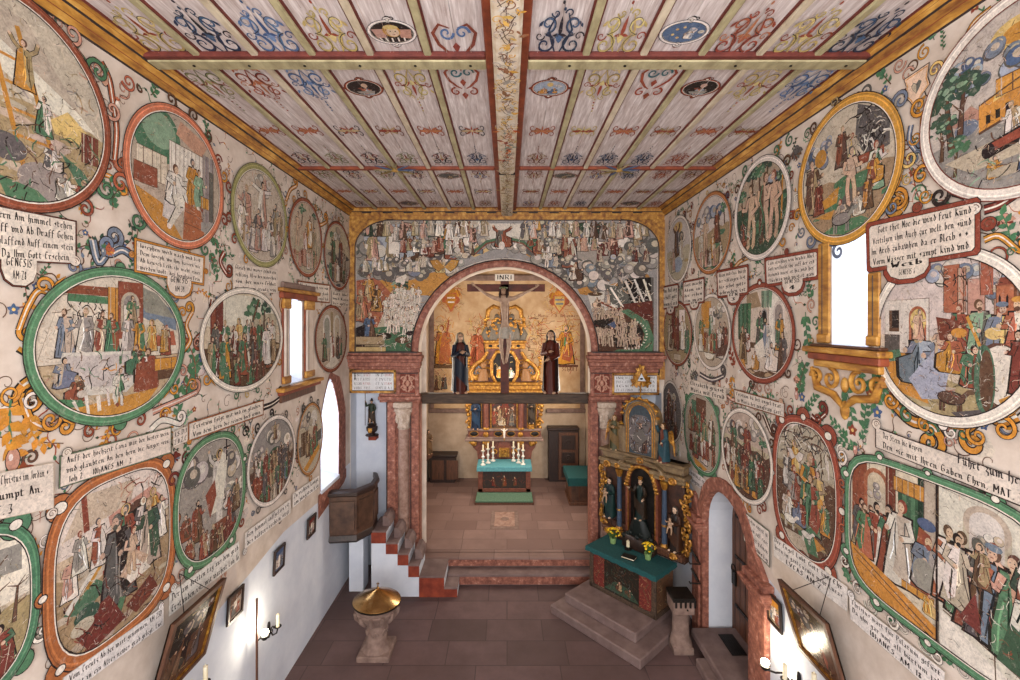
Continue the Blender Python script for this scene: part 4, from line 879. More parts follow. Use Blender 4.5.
CT(SL, ((243, 533), (289, 499), (289, 513), (243, 549)), ['Gen himmel auffgefarn ist', 'des vatters rechten sitzt'], 'ribbon inscription under the white oval crowd mural by the pointed window', edge=None, seed=42, fill='d9d3cc', curl=((0, 1.15, .22),))
CT(SL, ((291, 494), (318, 475), (318, 487), (291, 508)), ['Zu richten kompt', 'am jüngsten tag'], 'short inscription below the narrow oval mural at the pointed window', edge=None, seed=43, fill='dad4ce')
# ------------------------------------------------------------------ murals of the doorway wall
ML(SR, ('m', -3.13, 7.19, .74, .71), 'd9cfc6', .12, 'P l -1 -1 1 -1 1 1 -1 1;E -.05 .7 .24 .16 y;E -.02 .68 .15 .1 o;C -.35 .55 .25 bBbi;C .1 .45 .3 Bbib;C -.55 .4 .18 bBi;P s -1 -.3 -.4 -.2 .2 -.35 1 -.2 1 -1 -1 -1;P P -.75 -.05 -.5 .1 -.35 -.05 -.5 -.2;E -.55 -.15 .14 .1 b;T -.72 -.35 1.0 d;T -.62 -.2 .8 d;T -.85 -.45 .6 d;T -.68 -.7 .5 g;P o -.4 -.28 -.4 .05 .3 .25 .9 .3 .9 -.1 .3 -.12;P y -.25 .02 -.2 .22 .9 .45 .9 .25 .1 .1;R -.22 .06 1.0 .2 o 9;S n .02 -.4 .05 .3 .25 .9 .3;S k .05 -.3 -.1 -.3 -.2;S k .05 -.2 -.08 -.2 -.18;S k .05 -.1 -.05 -.1 -.16;S n .03 -.4 -.28 .3 -.12 .9 -.1;P h -.8 -.5 .2 -.35 .9 -.3 .9 -.6 -.5 -.7;F -.05 -.5 .45 wt;F .2 -.5 .5 rb;S k .17 -.3 -.52 .2 -.4;S r .1 -.3 -.5 .2 -.4;E -.3 -.52 .07 .09 k;F -.25 -.85 .35 ot k;E -.1 -.8 .2 .06 h;F .1 -.85 .5 Bw;D 40 SnkG .04 -.8 .8 -.9 -.3',
   'great white-bordered round mural of an ark being built, under the cornice on the doorway wall', seed=51, crown='205 .2 o;160 .2 o -;140 .16 y;225 .2 k -;250 .14 r', bg='d5cac0', line='m')
ML(SR, (800, 907, 100, 244), 'c78f3a', .13, 'P c -1 -.2 1 -.2 1 1 -1 1;C -.65 .45 .3 Bbib;C -.5 .6 .2 iwb;E -.55 .4 .15 .15 o;P h -.4 .5 .1 .7 .3 .4 -.1 .1;P S .3 .95 .9 .6 .9 .1 .45 .1 .25 .5;D 90 kkSw .06 .3 .85 .05 .85;R .1 .0 .7 .14 r;F -.05 .1 .65 nr;F .2 .05 .5 yh;G -.1 t g;P g -.4 -.3 .5 -.15 .8 -.3 .3 -.6 -.5 -.55;F -.75 -.5 .95 tn;F -.6 -.55 .6 rm;P o -.5 -.35 -.1 -.2 -.15 -.45 -.45 -.5;P o -.7 -.6 -.2 -.55 -.3 -.7;F .65 -.45 .7 Gw;F .6 -.35 .6 or k;P S -.2 -.9 .4 -.6 .45 -.35 .1 -.3 -.1 -.5;F .15 -.55 .9 hp n;F -.05 -.85 .6 hs k;F .3 -.75 .5 wh k;P g -.5 -.9 .0 -.75 .5 -.9 .0 -1;M -.05 -.95 .35 s;F .5 -.7 .5 no',
   'ochre-bordered round mural of an altar fire with fighting figures below, above the splayed window', seed=52, crown='185 .13 w;200 .18 o;230 .2 b -;265 .2 b;325 .24 o -;350 .18 y;30 .2 b -;100 .15 t;125 .16 n -;320 .16 b', bg='cdbfae')
ML(SR, (736, 793, 158, 260), 'd4c9bf', .12, 'G .2 d g;T -.3 .2 .9 d;T .3 .3 .9 d;T .0 .35 .7 g;C .6 .55 .2 bBi;T -.75 .0 .6 g;T .8 .0 .7 d;S o .05 .85 .5 .8 -.4;F .15 -.75 1.5 pt n;S n .16 .05 -.8 .08 .5;S g .05 .0 -.6 .15 -.2 .0 .2 .12 .5;F -.35 -.8 1.45 pw n;F .55 -.7 1.4 pw n;M -.75 -.85 .3 r;M .75 -.9 .25 t;F -.75 -.6 .5 rS;D 60 dgGkw .05 -.9 .9 -.9 -.2',
   'white-bordered oval mural of a nude pair at a leafy tree, high on the doorway wall', seed=53, crown='20 .14 r;-20 .14 r -;60 .2 g;120 .2 g -;145 .2 n;-45 .18 o;235 .14 S;35 .2 n -', bg='b3a58f')
ML(SR, (694, 733, 193, 274), 'a3663a', .11, 'P l -1 0 1 0 1 1 -1 1;C 0 .6 .4 Bbis;C -.4 .45 .3 iwb;G .1 t g;F .35 -.3 .9 nr;F -.3 -.45 1.0 pw n;F .1 -.7 .7 ow;F -.6 -.6 .8 hw;T .75 .1 .6 g;W -.7 .7 -.9 .6 5 wtPhn',
   'brown-bordered oval mural with blue clouds, second from the corner high on the doorway wall', seed=54, crown='160 .18 m;40 .18 m -;100 .14 y')
ML(SR, (667, 692, 216, 283), 'cfc4b8', .09, 'P l -1 0 1 0 1 1 -1 1;E 0 .7 .4 .2 y;C .0 .4 .4 Swsi;G .0 h t;F -.1 -.2 1.0 nS a;F .3 -.4 .8 wh;E .0 -.5 .4 .25 i;F -.4 -.7 .8 hP',
   'narrow white oval mural nearest the chancel arch in the upper row of the doorway wall', seed=55, crown='90 .14 g;60 .18 m;30 .16 n')
ML(SR, ('m', -3.67, 5.515, .72, .71), 'd8cec3', .12, 'P l -1 0 1 0 1 1 -1 1;C .15 .8 .25 biwl;C .7 .55 .3 sib;R .0 .3 .2 .6 R;R .18 .3 .1 .55 P 2;D 20 nRk .04 .0 .3 .35 .85;R .3 .2 .2 .5 P;R .45 .5 .14 .45 R;R .2 .15 .6 .12 R;R .6 .15 .35 .3 P;B .62 .2 .25 .4 R 2;R -.9 -.3 .7 .8 w;R -.82 .05 .16 .3 n;R -.78 .1 .12 .25 k;R -.9 -.25 .25 .25 S;A -.5 -.1 .26 .5 R n;R .2 -.1 .25 .3 R 3;R .1 -.2 .8 .15 n;G -.55 t h;P o -.95 -.3 -.4 -.35 -.2 -.9 -.7 -.8;R -.75 -.7 .4 .45 o 2;P g -.9 -.25 -.65 -.2 -.6 -.35 -.85 -.4;F -.3 -.65 1.15 bi s;E -.36 .2 .12 .16 y;F -.36 -.05 .4 Pp h;P i -.5 -.6 -.05 -.1 .1 -.3 .0 -.8 -.3 -.85;F -.05 -.25 .5 pP nk;F .2 -.2 .6 gr;P m -.1 .25 .2 .2 .15 -.05 -.05 -.05;F .12 -.45 .7 oR k;E .2 .05 .1 .06 o;F .45 -.35 .8 SG;F .65 -.4 .8 yb t;F .85 -.4 .85 Rw t;F .35 -.6 .7 rg k;E .65 -.45 .3 .4 n;E .68 -.42 .25 .34 w;E .5 -.5 .12 .42 g;E .52 -.5 .08 .36 n;P o .65 -.7 .9 -.55 .9 -.65 .7 -.8;F .9 -.6 .7 mr;M .1 -.95 .3 n;P S .1 -.95 .45 -.85 .6 -1 .2 -1;S o .04 .3 .25 .45 -.1;E .6 .05 .1 .07 y;D 60 knwr .03 .0 .9 -.8 .2',
   'large white-bordered round mural of kings kneeling before a mother and child, doorway wall', seed=56, crown='258 .16 o;230 .2 o -;245 .18 g;290 .2 o;275 .14 w;205 .12 g -;305 .2 o -', bg='d4c8bb', lobes=((270, .05),))
ML(SR, (733, 797, 283, 383), '87402f', .12, 'R -1 -1 2 2 c;R .3 -.3 .5 1.2 w;A .45 -.2 .35 .9 w s;F .65 -.35 .8 ogh;A .05 .05 .2 .5 s k;P t -.5 .9 -.1 .95 .05 .6 -.5 .55;H -.85 -.2 .5 .9 g 6;H .05 .55 .35 .4 G 4;R -.6 -.35 .8 .12 n;F -.5 -.45 .85 rw s;F .0 -.3 .8 gS;F .25 -.5 .85 bw;P w -.2 -.3 .1 -.1 .2 -.5 -.1 -.6;F .35 -.8 .95 wl s;F -.65 -.75 .9 tn;F -.2 -.85 .6 ow k;F .75 -.75 .8 nS;P o -.9 -.7 -.6 -.65 -.5 -.9;G -.85 n t',
   'red-brown oval mural of an angel entering a curtained chamber, doorway wall', seed=57, crown='90 .14 w;270 .2 P;255 .2 n -;320 .18 n', bg='c6b8a2', lobes=((90, .08, .04),))
ML(SR, (695, 732, 294, 370), 'd6cbc0', .09, 'R -1 -1 2 2 h;R -.6 .1 .6 .8 o 3;R -.1 .2 .35 .5 w;C .5 .6 .3 Ssw;F .0 -.1 .7 gw;P g .2 -.1 .9 .1 .9 -.2 .3 -.3;F -.6 -.4 .9 og;F .5 -.7 1.0 wh;F -.1 -.8 .9 tw s;E -.1 -.6 .3 .2 w;F .8 -.5 .8 nr;W -.8 .8 -.6 .7 5 ngrtw;P n .2 -.5 .9 -.3 .9 -.6 .3 -.7',
   'white-bordered oval mural of a manger scene, middle of its row on the doorway wall', seed=58, bg='b5a68e')
ML(SR, (664, 693, 301, 366), '7d3f2b', .1, 'R -1 -1 2 2 t;R -.4 -.2 .3 1.1 m;R .2 .1 .4 .7 w;F .0 -.5 1.3 nr;F .5 -.5 1.1 wh;F -.5 -.6 1.1 hn;R -.2 -.9 .5 .2 h;S m .16 .1 -.6 .1 .5;F .75 -.6 .9 gS',
   'dark brown oval mural next to the corner in the middle row of the doorway wall', seed=59, lobes=((270, .12),))
ML(SR, ('m', -3.80, 3.68, .93, .70), '4f7b5b', .1, 'R -1 -1 2 2 c;R -.98 -.2 .22 1.2 r;A -.8 .1 .34 .8 R h;C -.66 .55 .15 whs;R -.5 -.5 .12 1.5 m 2;R -.34 -.4 .3 1.1 n 5;H -.35 .0 .3 .9 g 6;H -.12 .3 .26 .7 d 5;R -.4 .7 .55 .2 o 8;R -.05 -.6 .14 1.6 h;R .1 -1 .9 2 w;A .33 .1 .4 .85 h l;C .55 .55 .15 hws;R .2 -.4 .75 .5 l;'
   'W -.9 -.45 -.45 .75 6 nrwgtS;F -.62 -.55 .95 wr;F -.8 -.5 .8 Rg;F -.45 -.6 1.05 rg;F -.32 -.6 1.2 wh;P r -.2 -.5 -.1 .35 .02 .3 .02 -.5;F -.02 -.45 1.15 sb s;E -.02 .42 .1 .08 B;E -.05 -.25 .12 .2 s;P o -1 -.42 -.5 -.6 .08 -.85 .08 -1 -.9 -1;R -.3 -.6 .36 .1 o 3;S n .02 -.95 -.5 .05 -.95;S n .015 -.9 -.62 .0 -1;F .0 -.75 .4 yo k;P w .12 -.55 .55 -.8 1 -.9 1 -1 .12 -1;S n .015 .15 -.55 1 -.85;S n .015 .6 -.62 .62 -1;'
   'F .2 -.45 1.0 Rw l;F .33 -.5 1.05 gw;F .44 -.6 1.15 rS;F .55 -.62 1.2 Sn;F .66 -.6 1.15 bR t;F .76 -.65 1.2 gP;F .9 -.5 1.2 dw;F .28 -.4 .9 hw;F .5 .0 .5 nt;P m .3 -.5 .45 -.1 .5 -.55;P d .62 -.7 .72 -.2 .86 -.3 .88 -.75;S k .03 .09 -1 .09 1;F .85 .1 .5 rw;D 80 nkwr .025 .15 1 -.6 .4',
   'large green-framed double mural of an enthroned ruler and a crowd, doorway wall', e=4.5, seed=60, lobes=((150, .1, .05), (90, .06, .03), (60, .09, .04), (210, .1, .05), (240, .1, .05), (118, .07, .04), (270, .1, .04)), crown='195 .14 R;215 .16 w -;230 .17 w;250 .17 w -;275 .17 w;160 .15 R -;222 .14 g l;300 .15 g', bg='c9baa6', dn=220)
ML(SR, (774, 844, 417, 562), '8b4231', .12, 'P h -1 .3 1 .3 1 1 -1 1;D 90 kSnw .07 -.8 .8 .4 .95;G .25 n t;F -.3 .2 .5 oy h;V -.3 .45 .3 w;F .3 .15 .5 gr;F -.6 -.1 .6 Sw;F -.35 -.3 .85 rs k;F .15 -.4 1.0 og;F .5 -.3 .7 ty;F .3 -.6 .9 gr;F -.6 -.6 .7 wh s;F -.1 -.6 .7 br s;E .6 -.1 .14 .1 o;F .7 -.5 .5 og;P o .2 -.6 .7 -.7 .4 -.85 .1 -.8;P g -.2 -.7 .3 -.55 .5 -.9 .0 -.95;P h -.7 -.8 .0 -.75 .2 -1 -.6 -1;M -.5 -.75 .25 w;M .1 -.8 .2 w',
   'red-brown lobed mural of shepherds under a dark sky, doorway wall', e=2.7, seed=61, lobes=((52, .14, .06), (128, .14, .06), (90, .13, .05), (232, .14, .06), (308, .14, .06), (270, .14, .05), (180, .08, .05), (0, .08, .05)), crown='90 .14 r;70 .14 r;110 .14 r -;35 .18 w;280 .16 w -;255 .16 b', bg='a89888')
ML(SR, (723, 775, 409, 501), 'd4c9bd', .1, 'P h -1 .3 1 .3 1 1 -1 1;C -.4 .6 .4 hwlS;C .4 .7 .3 wsh;G .2 n d;T .7 .1 .5 g;T .5 -.2 .4 d;F .1 -.1 .9 rm;F -.5 -.1 .8 ng;W -.9 .8 -.5 .7 7 nrgmwt;M -.2 -.7 .45 S;W -.7 .7 -.85 .6 6 ngrdto;F .3 -.7 .8 dg;D 50 dgnk .05 .0 .9 -.8 .3',
   'white-bordered oval mural of riders and green bushes beside the door arch', seed=62, crown='120 .2 P;60 .18 n -;30 .18 n;280 .2 o;310 .18 r -;250 .18 g', bg='b9ab98')
ML(SR, (685, 722, 391, 473), '4d7857', .11, 'R -1 -1 2 2 h;R -.6 .3 .9 .5 g;R -.3 .5 .6 .4 n;P w -.3 -.1 .5 -.2 .3 -.5 -.2 -.5;F -.6 -.1 .8 rg;F .1 .0 .7 mr;F .6 -.3 .9 nw;F -.4 -.8 .8 rn s;F .2 -.8 .9 wo;W -.8 .8 -.7 .6 6 nrgmwt;W -.8 .8 -.1 .55 6 nrgt;P o -.5 -.8 .4 -.9 .2 -1 -.3 -1',
   'green-bordered oval mural of people round a white table, doorway wall', e=2.3, seed=63, lobes=((40, .12), (140, .12), (230, .12), (310, .12), (90, .1), (270, .14)), bg='a8987f')
ML(SR, (662, 683, 381, 442), 'c8beb2', .08, 'P S -1 -1 1 -1 1 1 -1 1;C 0 .5 .4 hswS;F -.2 -.3 1.1 mn;F .3 -.5 1.1 ns;F -.5 -.7 .8 rn;W -.7 .7 -.9 .7 4 nrmS',
   'narrow grey oval mural half behind the side altar', seed=64, bg='8a7f76')
CT(SR, ((872, 227), (978, 203), (978, 250), (873, 268)), [(.1, .98, 'Gott thet Noe die wind feut Künd'), (.04, .98, 'Vertilgen ihm Auch zur welt ben sünd'), (.02, .98, 'Im Arch zubawhen da er Bleib * * '), (.04, .96, 'Vorm Wasser mit sampt kind vnd'), 'Weib|GENESIS 6'], 'large red-brown lugged inscription right above the kings mural, beside the splayed window', edge='823a2c', bw=4.86, foot=(.2, .62, .42), seed=71, round_=.28, curl=((.52, -.2, .12, '823a2c'), (1.1, .5, .14, '823a2c'), (1.0, .12, .12, 'd5cabf')))
CT(SR, ((768, 261), (819, 252), (819, 276), (769, 284)), ['Cain erschlug sein bruder Abel', 'Gott verflucht ihn auff der erd', 'darumb must er hie vnd her', 'flüchtig vnd vnstet gan', 'GENESIS|4'], 'red-brown lugged inscription touching the splayed window frame', edge='823a2c', bw=3.51, foot=(.35, .75, .55), seed=72, round_=.28, curl=((.45, -.25, .14, '823a2c'),))
CT(SR, ((719, 273), (749, 267), (749, 292), (720, 296)), ['Adam vnd Eua durch', 'der schlangen list', 'das gebot gotts', 'gebrochen ist', 'GEN|3'], 'middle lugged inscription of the row, above the manger mural', edge='7f3a2a', bw=2.565, foot=(.35, .75, .4), seed=73, round_=.25, curl=((.5, -.22, .12, '7f3a2a'),))
CT(SR, ((685, 283), (705, 279), (705, 301), (685, 304)), ['Gott macht', 'Adam aus', 'der erden', 'ein man', 'GEN|2'], 'second smallest lugged inscription near the chancel on the doorway wall', edge='7f3a2a', bw=1.89, foot=(.35, .75, .3), seed=74, round_=.2)
CT(SR, ((664, 288), (679, 285), (679, 306), (664, 308)), ['Am Anfang', 'schuff gott', 'himmel erd', 'GEN|1'], 'smallest lugged inscription in the corner of the doorway wall by the mural arch', edge='7f3a2a', bw=1.62, foot=(.3, .75, .35), seed=75, round_=.2)
CT(SR, ((879, 428), (1034, 483), (1034, 509), (879, 447)), [(.06, .38, 'Der Stern die Weysen'), (.06, .98, 'Den sie mit Ihren Gaben Ehrn, MAT. Z')], 'long scroll inscription between the kings mural and the green-framed double mural', edge='8a5344', bw=.8, seed=76, curl=((0, -.2, .28),))
t_ = P(SR, .0275, 'fresco', 9); t_.text((961, 463), (1036, 489), 10, 'Führt zum Hern'); t_.done('lettering', [o for o in COL.objects if o.get('label', '').startswith('long scroll')][0])
CT(SR, ((736, 390), (786, 404), (786, 417), (737, 402)), ['Cristum da der engel trat', 'zu Maria der jungfraw zart'], 'orange-edged ribbon inscription under the curtained-chamber mural', edge='b5683a', bw=.9, seed=77, curl=((.95, -.1, .25, 'c9a58a'),))
CT(SR, ((690, 379), (728, 389), (728, 401), (691, 392)), ['Elisabeth grüsst', 'Maria mit freud'], 'plain inscription between the manger mural and the green oval mural', edge=None, seed=78)
CT(SR, ((775, 535), (850, 587), (850, 612), (776, 556)), [(.02, .95, 'Der Engel Lobt Gott inn Ehr'), (.02, .95, 'hirtn im gantz newen mehr Lucas'), (.2, .7, 'LVCAS AM Z')], 'slanting inscription under the red-brown lobed shepherds mural', edge=None, seed=79, fill='d9d1c9')
CT(SR, ((852, 596), (948, 672), (948, 702), (853, 619)), [(.03, .97, 'Christus wart für Pilatum gefürt'), (.03, .97, 'Da yhn gar von all bürtum jah'), (.25, .8, 'IOHANES. AM. 18')], 'slanting inscription under the large green-framed double mural', edge=None, seed=80, fill='d9d3cd', curl=((.02, -.1, .2),))
CT(SR, ((744, 511), (771, 532), (771, 566), (746, 540)), ['Da Cristus einreit zu', 'Jerusalem auff einer', 'eselin mit palmen', 'vnd zweig'], 'green-edged inscription beside the door arch', edge='8f9d80', bw=.8, seed=81, fill='d6cdc4')
CT(SR, ((685, 463), (707, 480), (707, 493), (685, 476)), ['Das abentmal er', 'seinen jüngern gab'], 'grey inscription between the side altar and the door arch', edge=None, seed=82, fill='d3ccc6')
# ------------------------------------------------------------------ scrollwork between the murals
def wall_ornament(surf, wall, items, seed, fill_rect):
    p = P(surf, .0012, 'fresco', seed); R = p.rn; p.dl = 1.1e-6
    sg_ = 1 if surf.k == 'L' else -1
    HO = [(7.0, 8.4, 4.35, 6.3), (8.5, 10.0, 1.9, 4.75)] if sg_ > 0 else [(4.1, 5.35, 4.6, 6.75), (6.0, 8.6, 0, 3.15)]
    def hole(u, v, k=.12): return any(a-k < sg_*u < b_+k and c_-k < v < d_+k for a, b_, c_, d_ in HO)
    # faint earlier washes and fine tendrils over the plaster
    for i in range(150):
        u = R.uniform(*fill_rect[:2]); v = R.uniform(*fill_rect[2:]); k = R.uniform(.04, .12)
        if hole(u, v): continue
        p.poly([(u+k*R.uniform(.6, 1.3)*math.cos(t*PI/3.5), v+k*R.uniform(.4, 1)*math.sin(t*PI/3.5)) for t in range(7)], R.choice(['cdbfb4', 'd9cec5', 'd3c3b2', 'dcd3cb', 'c9bab0', 'd6c6b6']))
    for i in range(950):
        u = R.uniform(*fill_rect[:2]); v = R.uniform(fill_rect[2]+.35, fill_rect[3])
        t = R.random()
        if hole(u, v): continue
        if t > .62:
            a = R.uniform(0, 6.28); pts = []; x, y = u, v; w_ = R.uniform(2, 4); ph = R.random()*6; l = R.uniform(.02, .035)
            for j in range(14): pts.append((x, y)); a += .55*math.sin(j*.55*w_/2+ph); x += l*math.cos(a); y += l*math.sin(a)
            p.stroke(pts, R.uniform(.006, .012), R.choice('nrnkgR'), -1)
            for j in (4, 8, 12): p.leaf(*pts[j], a+R.uniform(-1.5, 1.5), R.uniform(.03, .06), R.choice('gGgdbo'), .3)
            if R.random() < .4: p.spiral(*pts[-1], .035, 1.1, .008, R.choice('nrk'), a, R.choice((-1, 1)), 14, False)
        elif t < .3: p.sprig(u, v, R.uniform(0, 6.28), R.uniform(.16, .3), R.randint(4, 8), R.choice('gGgod'), R.choice('gnrn'), R.uniform(-2.5, 2.5), R.uniform(.16, .26), R.choice([None, None, 'r', 'B']))
        elif t < .45: p.spiral(u, v, R.uniform(.04, .09), R.uniform(1, 1.6), R.uniform(.01, .02), R.choice('rongPbR'), R.uniform(0, 6), R.choice((-1, 1)))
        else: p.spiral(u, v, R.uniform(.05, .1), R.uniform(.8, 1.3), .008, 'n', R.uniform(0, 6), R.choice((-1, 1)), 20, False)
    for it in items.strip().split('\n'):
        f = it.split(); k = f[0]; n = [float(x) for x in f[1:] if x.lstrip('-').replace('.', '', 1).isdigit()]; c = [x for x in f[1:] if not x.lstrip('-').replace('.', '', 1).isdigit()]
        u, v = surf.uv(n[0], n[1]); q = surf.sc(n[0], n[1])
        if k == 'v': p.spiral(u, v, n[2]*q, 1.5, n[2]*q*.24, c[0], math.radians(n[3]), -1 if len(n) > 4 else 1)
        elif k == 's': p.sprig(u, v, math.radians(n[2]), n[3]*q, 9, c[0], c[1] if len(c) > 1 else 'g', n[4] if len(n) > 4 else .6, .28, c[2] if len(c) > 2 else None)
        elif k == 'b':  # strapwork band: pixels x y x y ..., width
            pts = [surf.uv(n[i], n[i+1]) for i in range(0, len(n)-1, 2)]
            sm = []
            for i in range(len(pts)-1):
                a, b, cc, d = pts[max(i-1, 0)], pts[i], pts[i+1], pts[min(i+2, len(pts)-1)]
                for t in (0, .2, .4, .6, .8):
                    sm.append(tuple(.5*((2*b[j])+(-a[j]+cc[j])*t+(2*a[j]-5*b[j]+4*cc[j]-d[j])*t*t+(-a[j]+3*b[j]-3*cc[j]+d[j])*t**3) for j in (0, 1)))
            sm.append(pts[-1]); p.scroll(sm, n[-1]*q, c[0], n[-1]*q*1.3, -1 if len(c) > 1 else 1)
        elif k == 'f':  # fruit or vase shape: x y size
            p.ell(u, v, n[2]*q*.62, n[2]*q*1.05, 'k'); p.ell(u, v, n[2]*q*.55, n[2]*q*.95, c[0]); p.ell(u-n[2]*q*.15, v+n[2]*q*.25, n[2]*q*.18, n[2]*q*.3, 'w', 8)
            for a in (.9, 1.57, 2.2): p.leaf(u, v+n[2]*q*.8, a, n[2]*q*.9, c[1] if len(c) > 1 else 'g')
        elif k == 'm':  # grotesque mask or tassel: layered leaves
            for i in range(7): p.leaf(u, v, -PI/2+(i-3)*.42, n[2]*q*1.2, c[0] if i % 2 else c[-1])
            p.ell(u, v, n[2]*q*.5, n[2]*q*.55, 'k'); p.ell(u, v, n[2]*q*.44, n[2]*q*.5, c[-1]); p.ell(u-.15*n[2]*q, v+.1*n[2]*q, n[2]*q*.07, n[2]*q*.07, 'k', 8); p.ell(u+.15*n[2]*q, v+.1*n[2]*q, n[2]*q*.07, n[2]*q*.07, 'k', 8)
        elif k == 'h':  # shield with heart
            s_ = n[2]*q; sh = [(-.8, .9), (.8, 1.0), (.7, .3), (.85, -.2), (.3, -.6), (0, -1.3), (-.4, -.6), (-.8, -.1), (-.65, .4)]
            p.poly([(u+x*s_*1.08, v+y*s_*1.06) for x, y in sh], 'k'); p.poly([(u+x*s_, v+y*s_) for x, y in sh], 'd2b79a'); p.stroke([(u+x*s_*.9, v+y*s_*.9) for x, y in sh], .06*s_, 'o', closed=True)
            p.poly([(u+x*s_*.5, v+y*s_*.5) for x, y in ((0, .5), (.35, .8), (.7, .5), (.5, 0), (0, -.7), (-.5, 0), (-.7, .5), (-.35, .8))], 'S'); p.poly([(u+x*s_*.45, v+y*s_*.45) for x, y in ((0, .4), (-.35, .75), (-.7, .45), (-.5, 0), (0, -.7))], 'h')
    p.done('painted_scrollwork', wall)
wall_ornament(SL, wallL, """b 100 62 108 78 112 100 116 130 114 160 7 R
v 96 68 9 90 P
v 128 82 9 200 R
f 104 78 8 P
f 117 105 5 w R
b 82 165 96 172 112 178 118 190 5 o
v 108 165 7 0 r
s 112 210 80 30 g r
s 112 205 100 26 g n -1.5
b 92 240 98 262 108 252 118 246 8 b
b 134 258 122 250 112 254 7 b -
m 108 248 7 o R
f 103 252 5 b
v 93 272 9 180 b
b 60 300 40 290 28 305 18 330 6 o
b 20 345 34 356 38 372 22 386 12 o
v 10 395 12 0 o -1
v 30 405 6 90 n
b 22 398 30 420 48 428 60 420 8 o -
s 30 412 250 44 o o 1.5
s 10 400 260 70 o g .6 r
f 12 460 12 P o
v 55 420 9 180 P
s 175 420 60 40 g g 1
s 185 400 90 46 g n -1 B
s 195 378 80 38 g r 1 r
s 188 430 250 30 g g
b 182 352 190 340 186 325 192 312 5 o
b 152 412 170 404 184 398 196 392 6 P
v 164 415 8 0 o
v 192 385 7 180 o -1
b 150 430 162 420 178 424 6 w
s 215 235 250 30 g r 2
b 212 300 208 318 204 330 196 338 5 r
v 215 262 5 90 r
s 210 250 280 28 g n
b 224 252 220 262 226 274 5 r
b 286 200 290 190 296 186 4 o
s 280 225 70 26 g o
b 283 292 280 305 284 318 4 o
f 190 470 7 m b
v 186 458 7 90 m
m 175 455 7 b m
v 245 432 6 0 k
v 250 420 5 180 S -1
b 262 408 272 404 280 398 5 k
f 272 416 5 S w
v 304 408 5 90 S
v 60 590 9 90 w
v 45 540 8 0 w -1
b 60 648 75 640 84 628 6 o
v 42 600 5 0 b
s 230 560 200 30 P n
v 228 545 6 0 P
f 176 545 6 w g
v 180 575 8 180 P
v 280 520 5 0 S
v 268 525 4 90 o -1
s 300 182 60 20 o o 1
b 310 215 318 225 326 222 4 o
s 314 290 70 16 g n
b 262 180 268 190 278 194 4 P
v 218 160 6 0 r
v 226 172 5 180 P
s 205 140 40 24 g r 2
v 188 128 6 0 S
s 150 95 30 30 g n 2
s 60 60 40 30 g g
v 58 22 8 0 P
b 32 12 45 30 60 40 74 62 6 P""", 91, (3.1, 10.1, 2.65, 7.9))
wall_ornament(SR, wallR, """h 917 88 17
v 925 52 8 90 o
b 992 8 975 22 965 40 955 55 5 o
s 935 40 100 30 g S 1
m 797 150 9 n S
v 790 140 7 90 g
v 858 100 8 180 n -1
v 838 106 6 0 n
v 866 92 8 270 S
s 880 80 60 30 g g 1
v 900 65 8 0 P -1
b 912 125 910 140 916 150 5 b
v 916 158 7 0 b
v 916 138 7 180 o
b 898 190 906 200 902 210 8 o -
v 926 196 8 0 o -1
v 900 200 7 0 o
v 908 180 6 90 y
b 985 210 1000 205 1016 195 8 m
m 1006 218 9 m P
s 1010 248 80 40 g g .8
b 985 240 1000 236 1018 250 6 o
v 1012 252 5 0 g
v 792 228 5 0 o
v 802 232 6 180 b
f 794 214 5 R w
v 798 260 5 90 P
v 812 305 7 270 P -1
v 816 322 7 270 g
v 812 340 5 90 o
s 806 312 270 40 g g .3
s 812 300 90 26 g n
s 803 360 250 34 g S .6 B
s 800 395 90 36 g n -.6
s 798 405 270 24 g r
f 797 395 5 P r
m 797 378 5 n P
s 826 400 240 34 g g .5 r
s 845 385 300 40 g g -.5 r
s 858 372 330 40 g g -.8 B
s 872 365 290 34 g n .8 r
s 880 378 280 34 g g .8 B
s 866 430 100 34 g g -.6 r
s 860 440 50 24 g g
s 848 440 130 30 g g
s 858 450 150 30 g g 1
s 805 410 30 26 g g
v 842 452 7 90 w
v 862 462 7 0 P
f 856 450 5 P g
b 890 398 905 415 915 422 928 424 938 432 10 o -
b 1018 416 1000 422 990 412 975 424 965 432 10 o
v 931 430 9 0 g
v 964 434 9 180 g -1
f 949 424 8 P w
v 950 442 7 0 P
b 812 416 818 420 826 414 5 m
v 768 388 7 0 P -1
b 752 384 748 396 755 402 4 g
s 762 405 20 24 g P
v 742 395 5 0 P
f 720 385 4 P r
m 714 380 5 n S
s 690 376 0 20 S n
b 700 374 712 380 724 376 4 S
v 708 390 5 0 S
v 702 462 6 0 P
v 715 480 6 180 P
v 728 400 6 0 P
b 764 414 768 424 771 432 5 n
v 760 510 6 0 r
v 742 500 6 180 o
f 750 506 5 P g
v 778 500 6 90 b
v 848 568 7 90 r
v 872 606 9 180 w
s 878 612 70 28 g g
s 890 622 60 24 g g
v 905 628 9 0 w
v 925 645 8 0 w -1
v 965 672 9 0 w
s 955 668 150 26 g g
s 735 250 250 24 g o
s 728 230 90 26 g r
v 735 215 5 0 n
v 750 150 6 0 g
v 762 142 6 180 g
m 727 195 6 m b
m 729 212 5 m b
f 692 205 4 m w
s 690 190 60 18 g S
m 693 220 4 m w
b 735 268 740 262 748 258 4 o
s 755 262 0 18 g g
b 742 392 735 400 728 396 4 P
v 684 240 4 0 g
v 693 340 4 0 g
s 690 370 90 20 d n
s 734 368 100 26 r n
s 735 330 90 30 g o -.6
s 733 375 250 24 o n""", 92, (-9.9, -3.1, 2.75, 7.9))
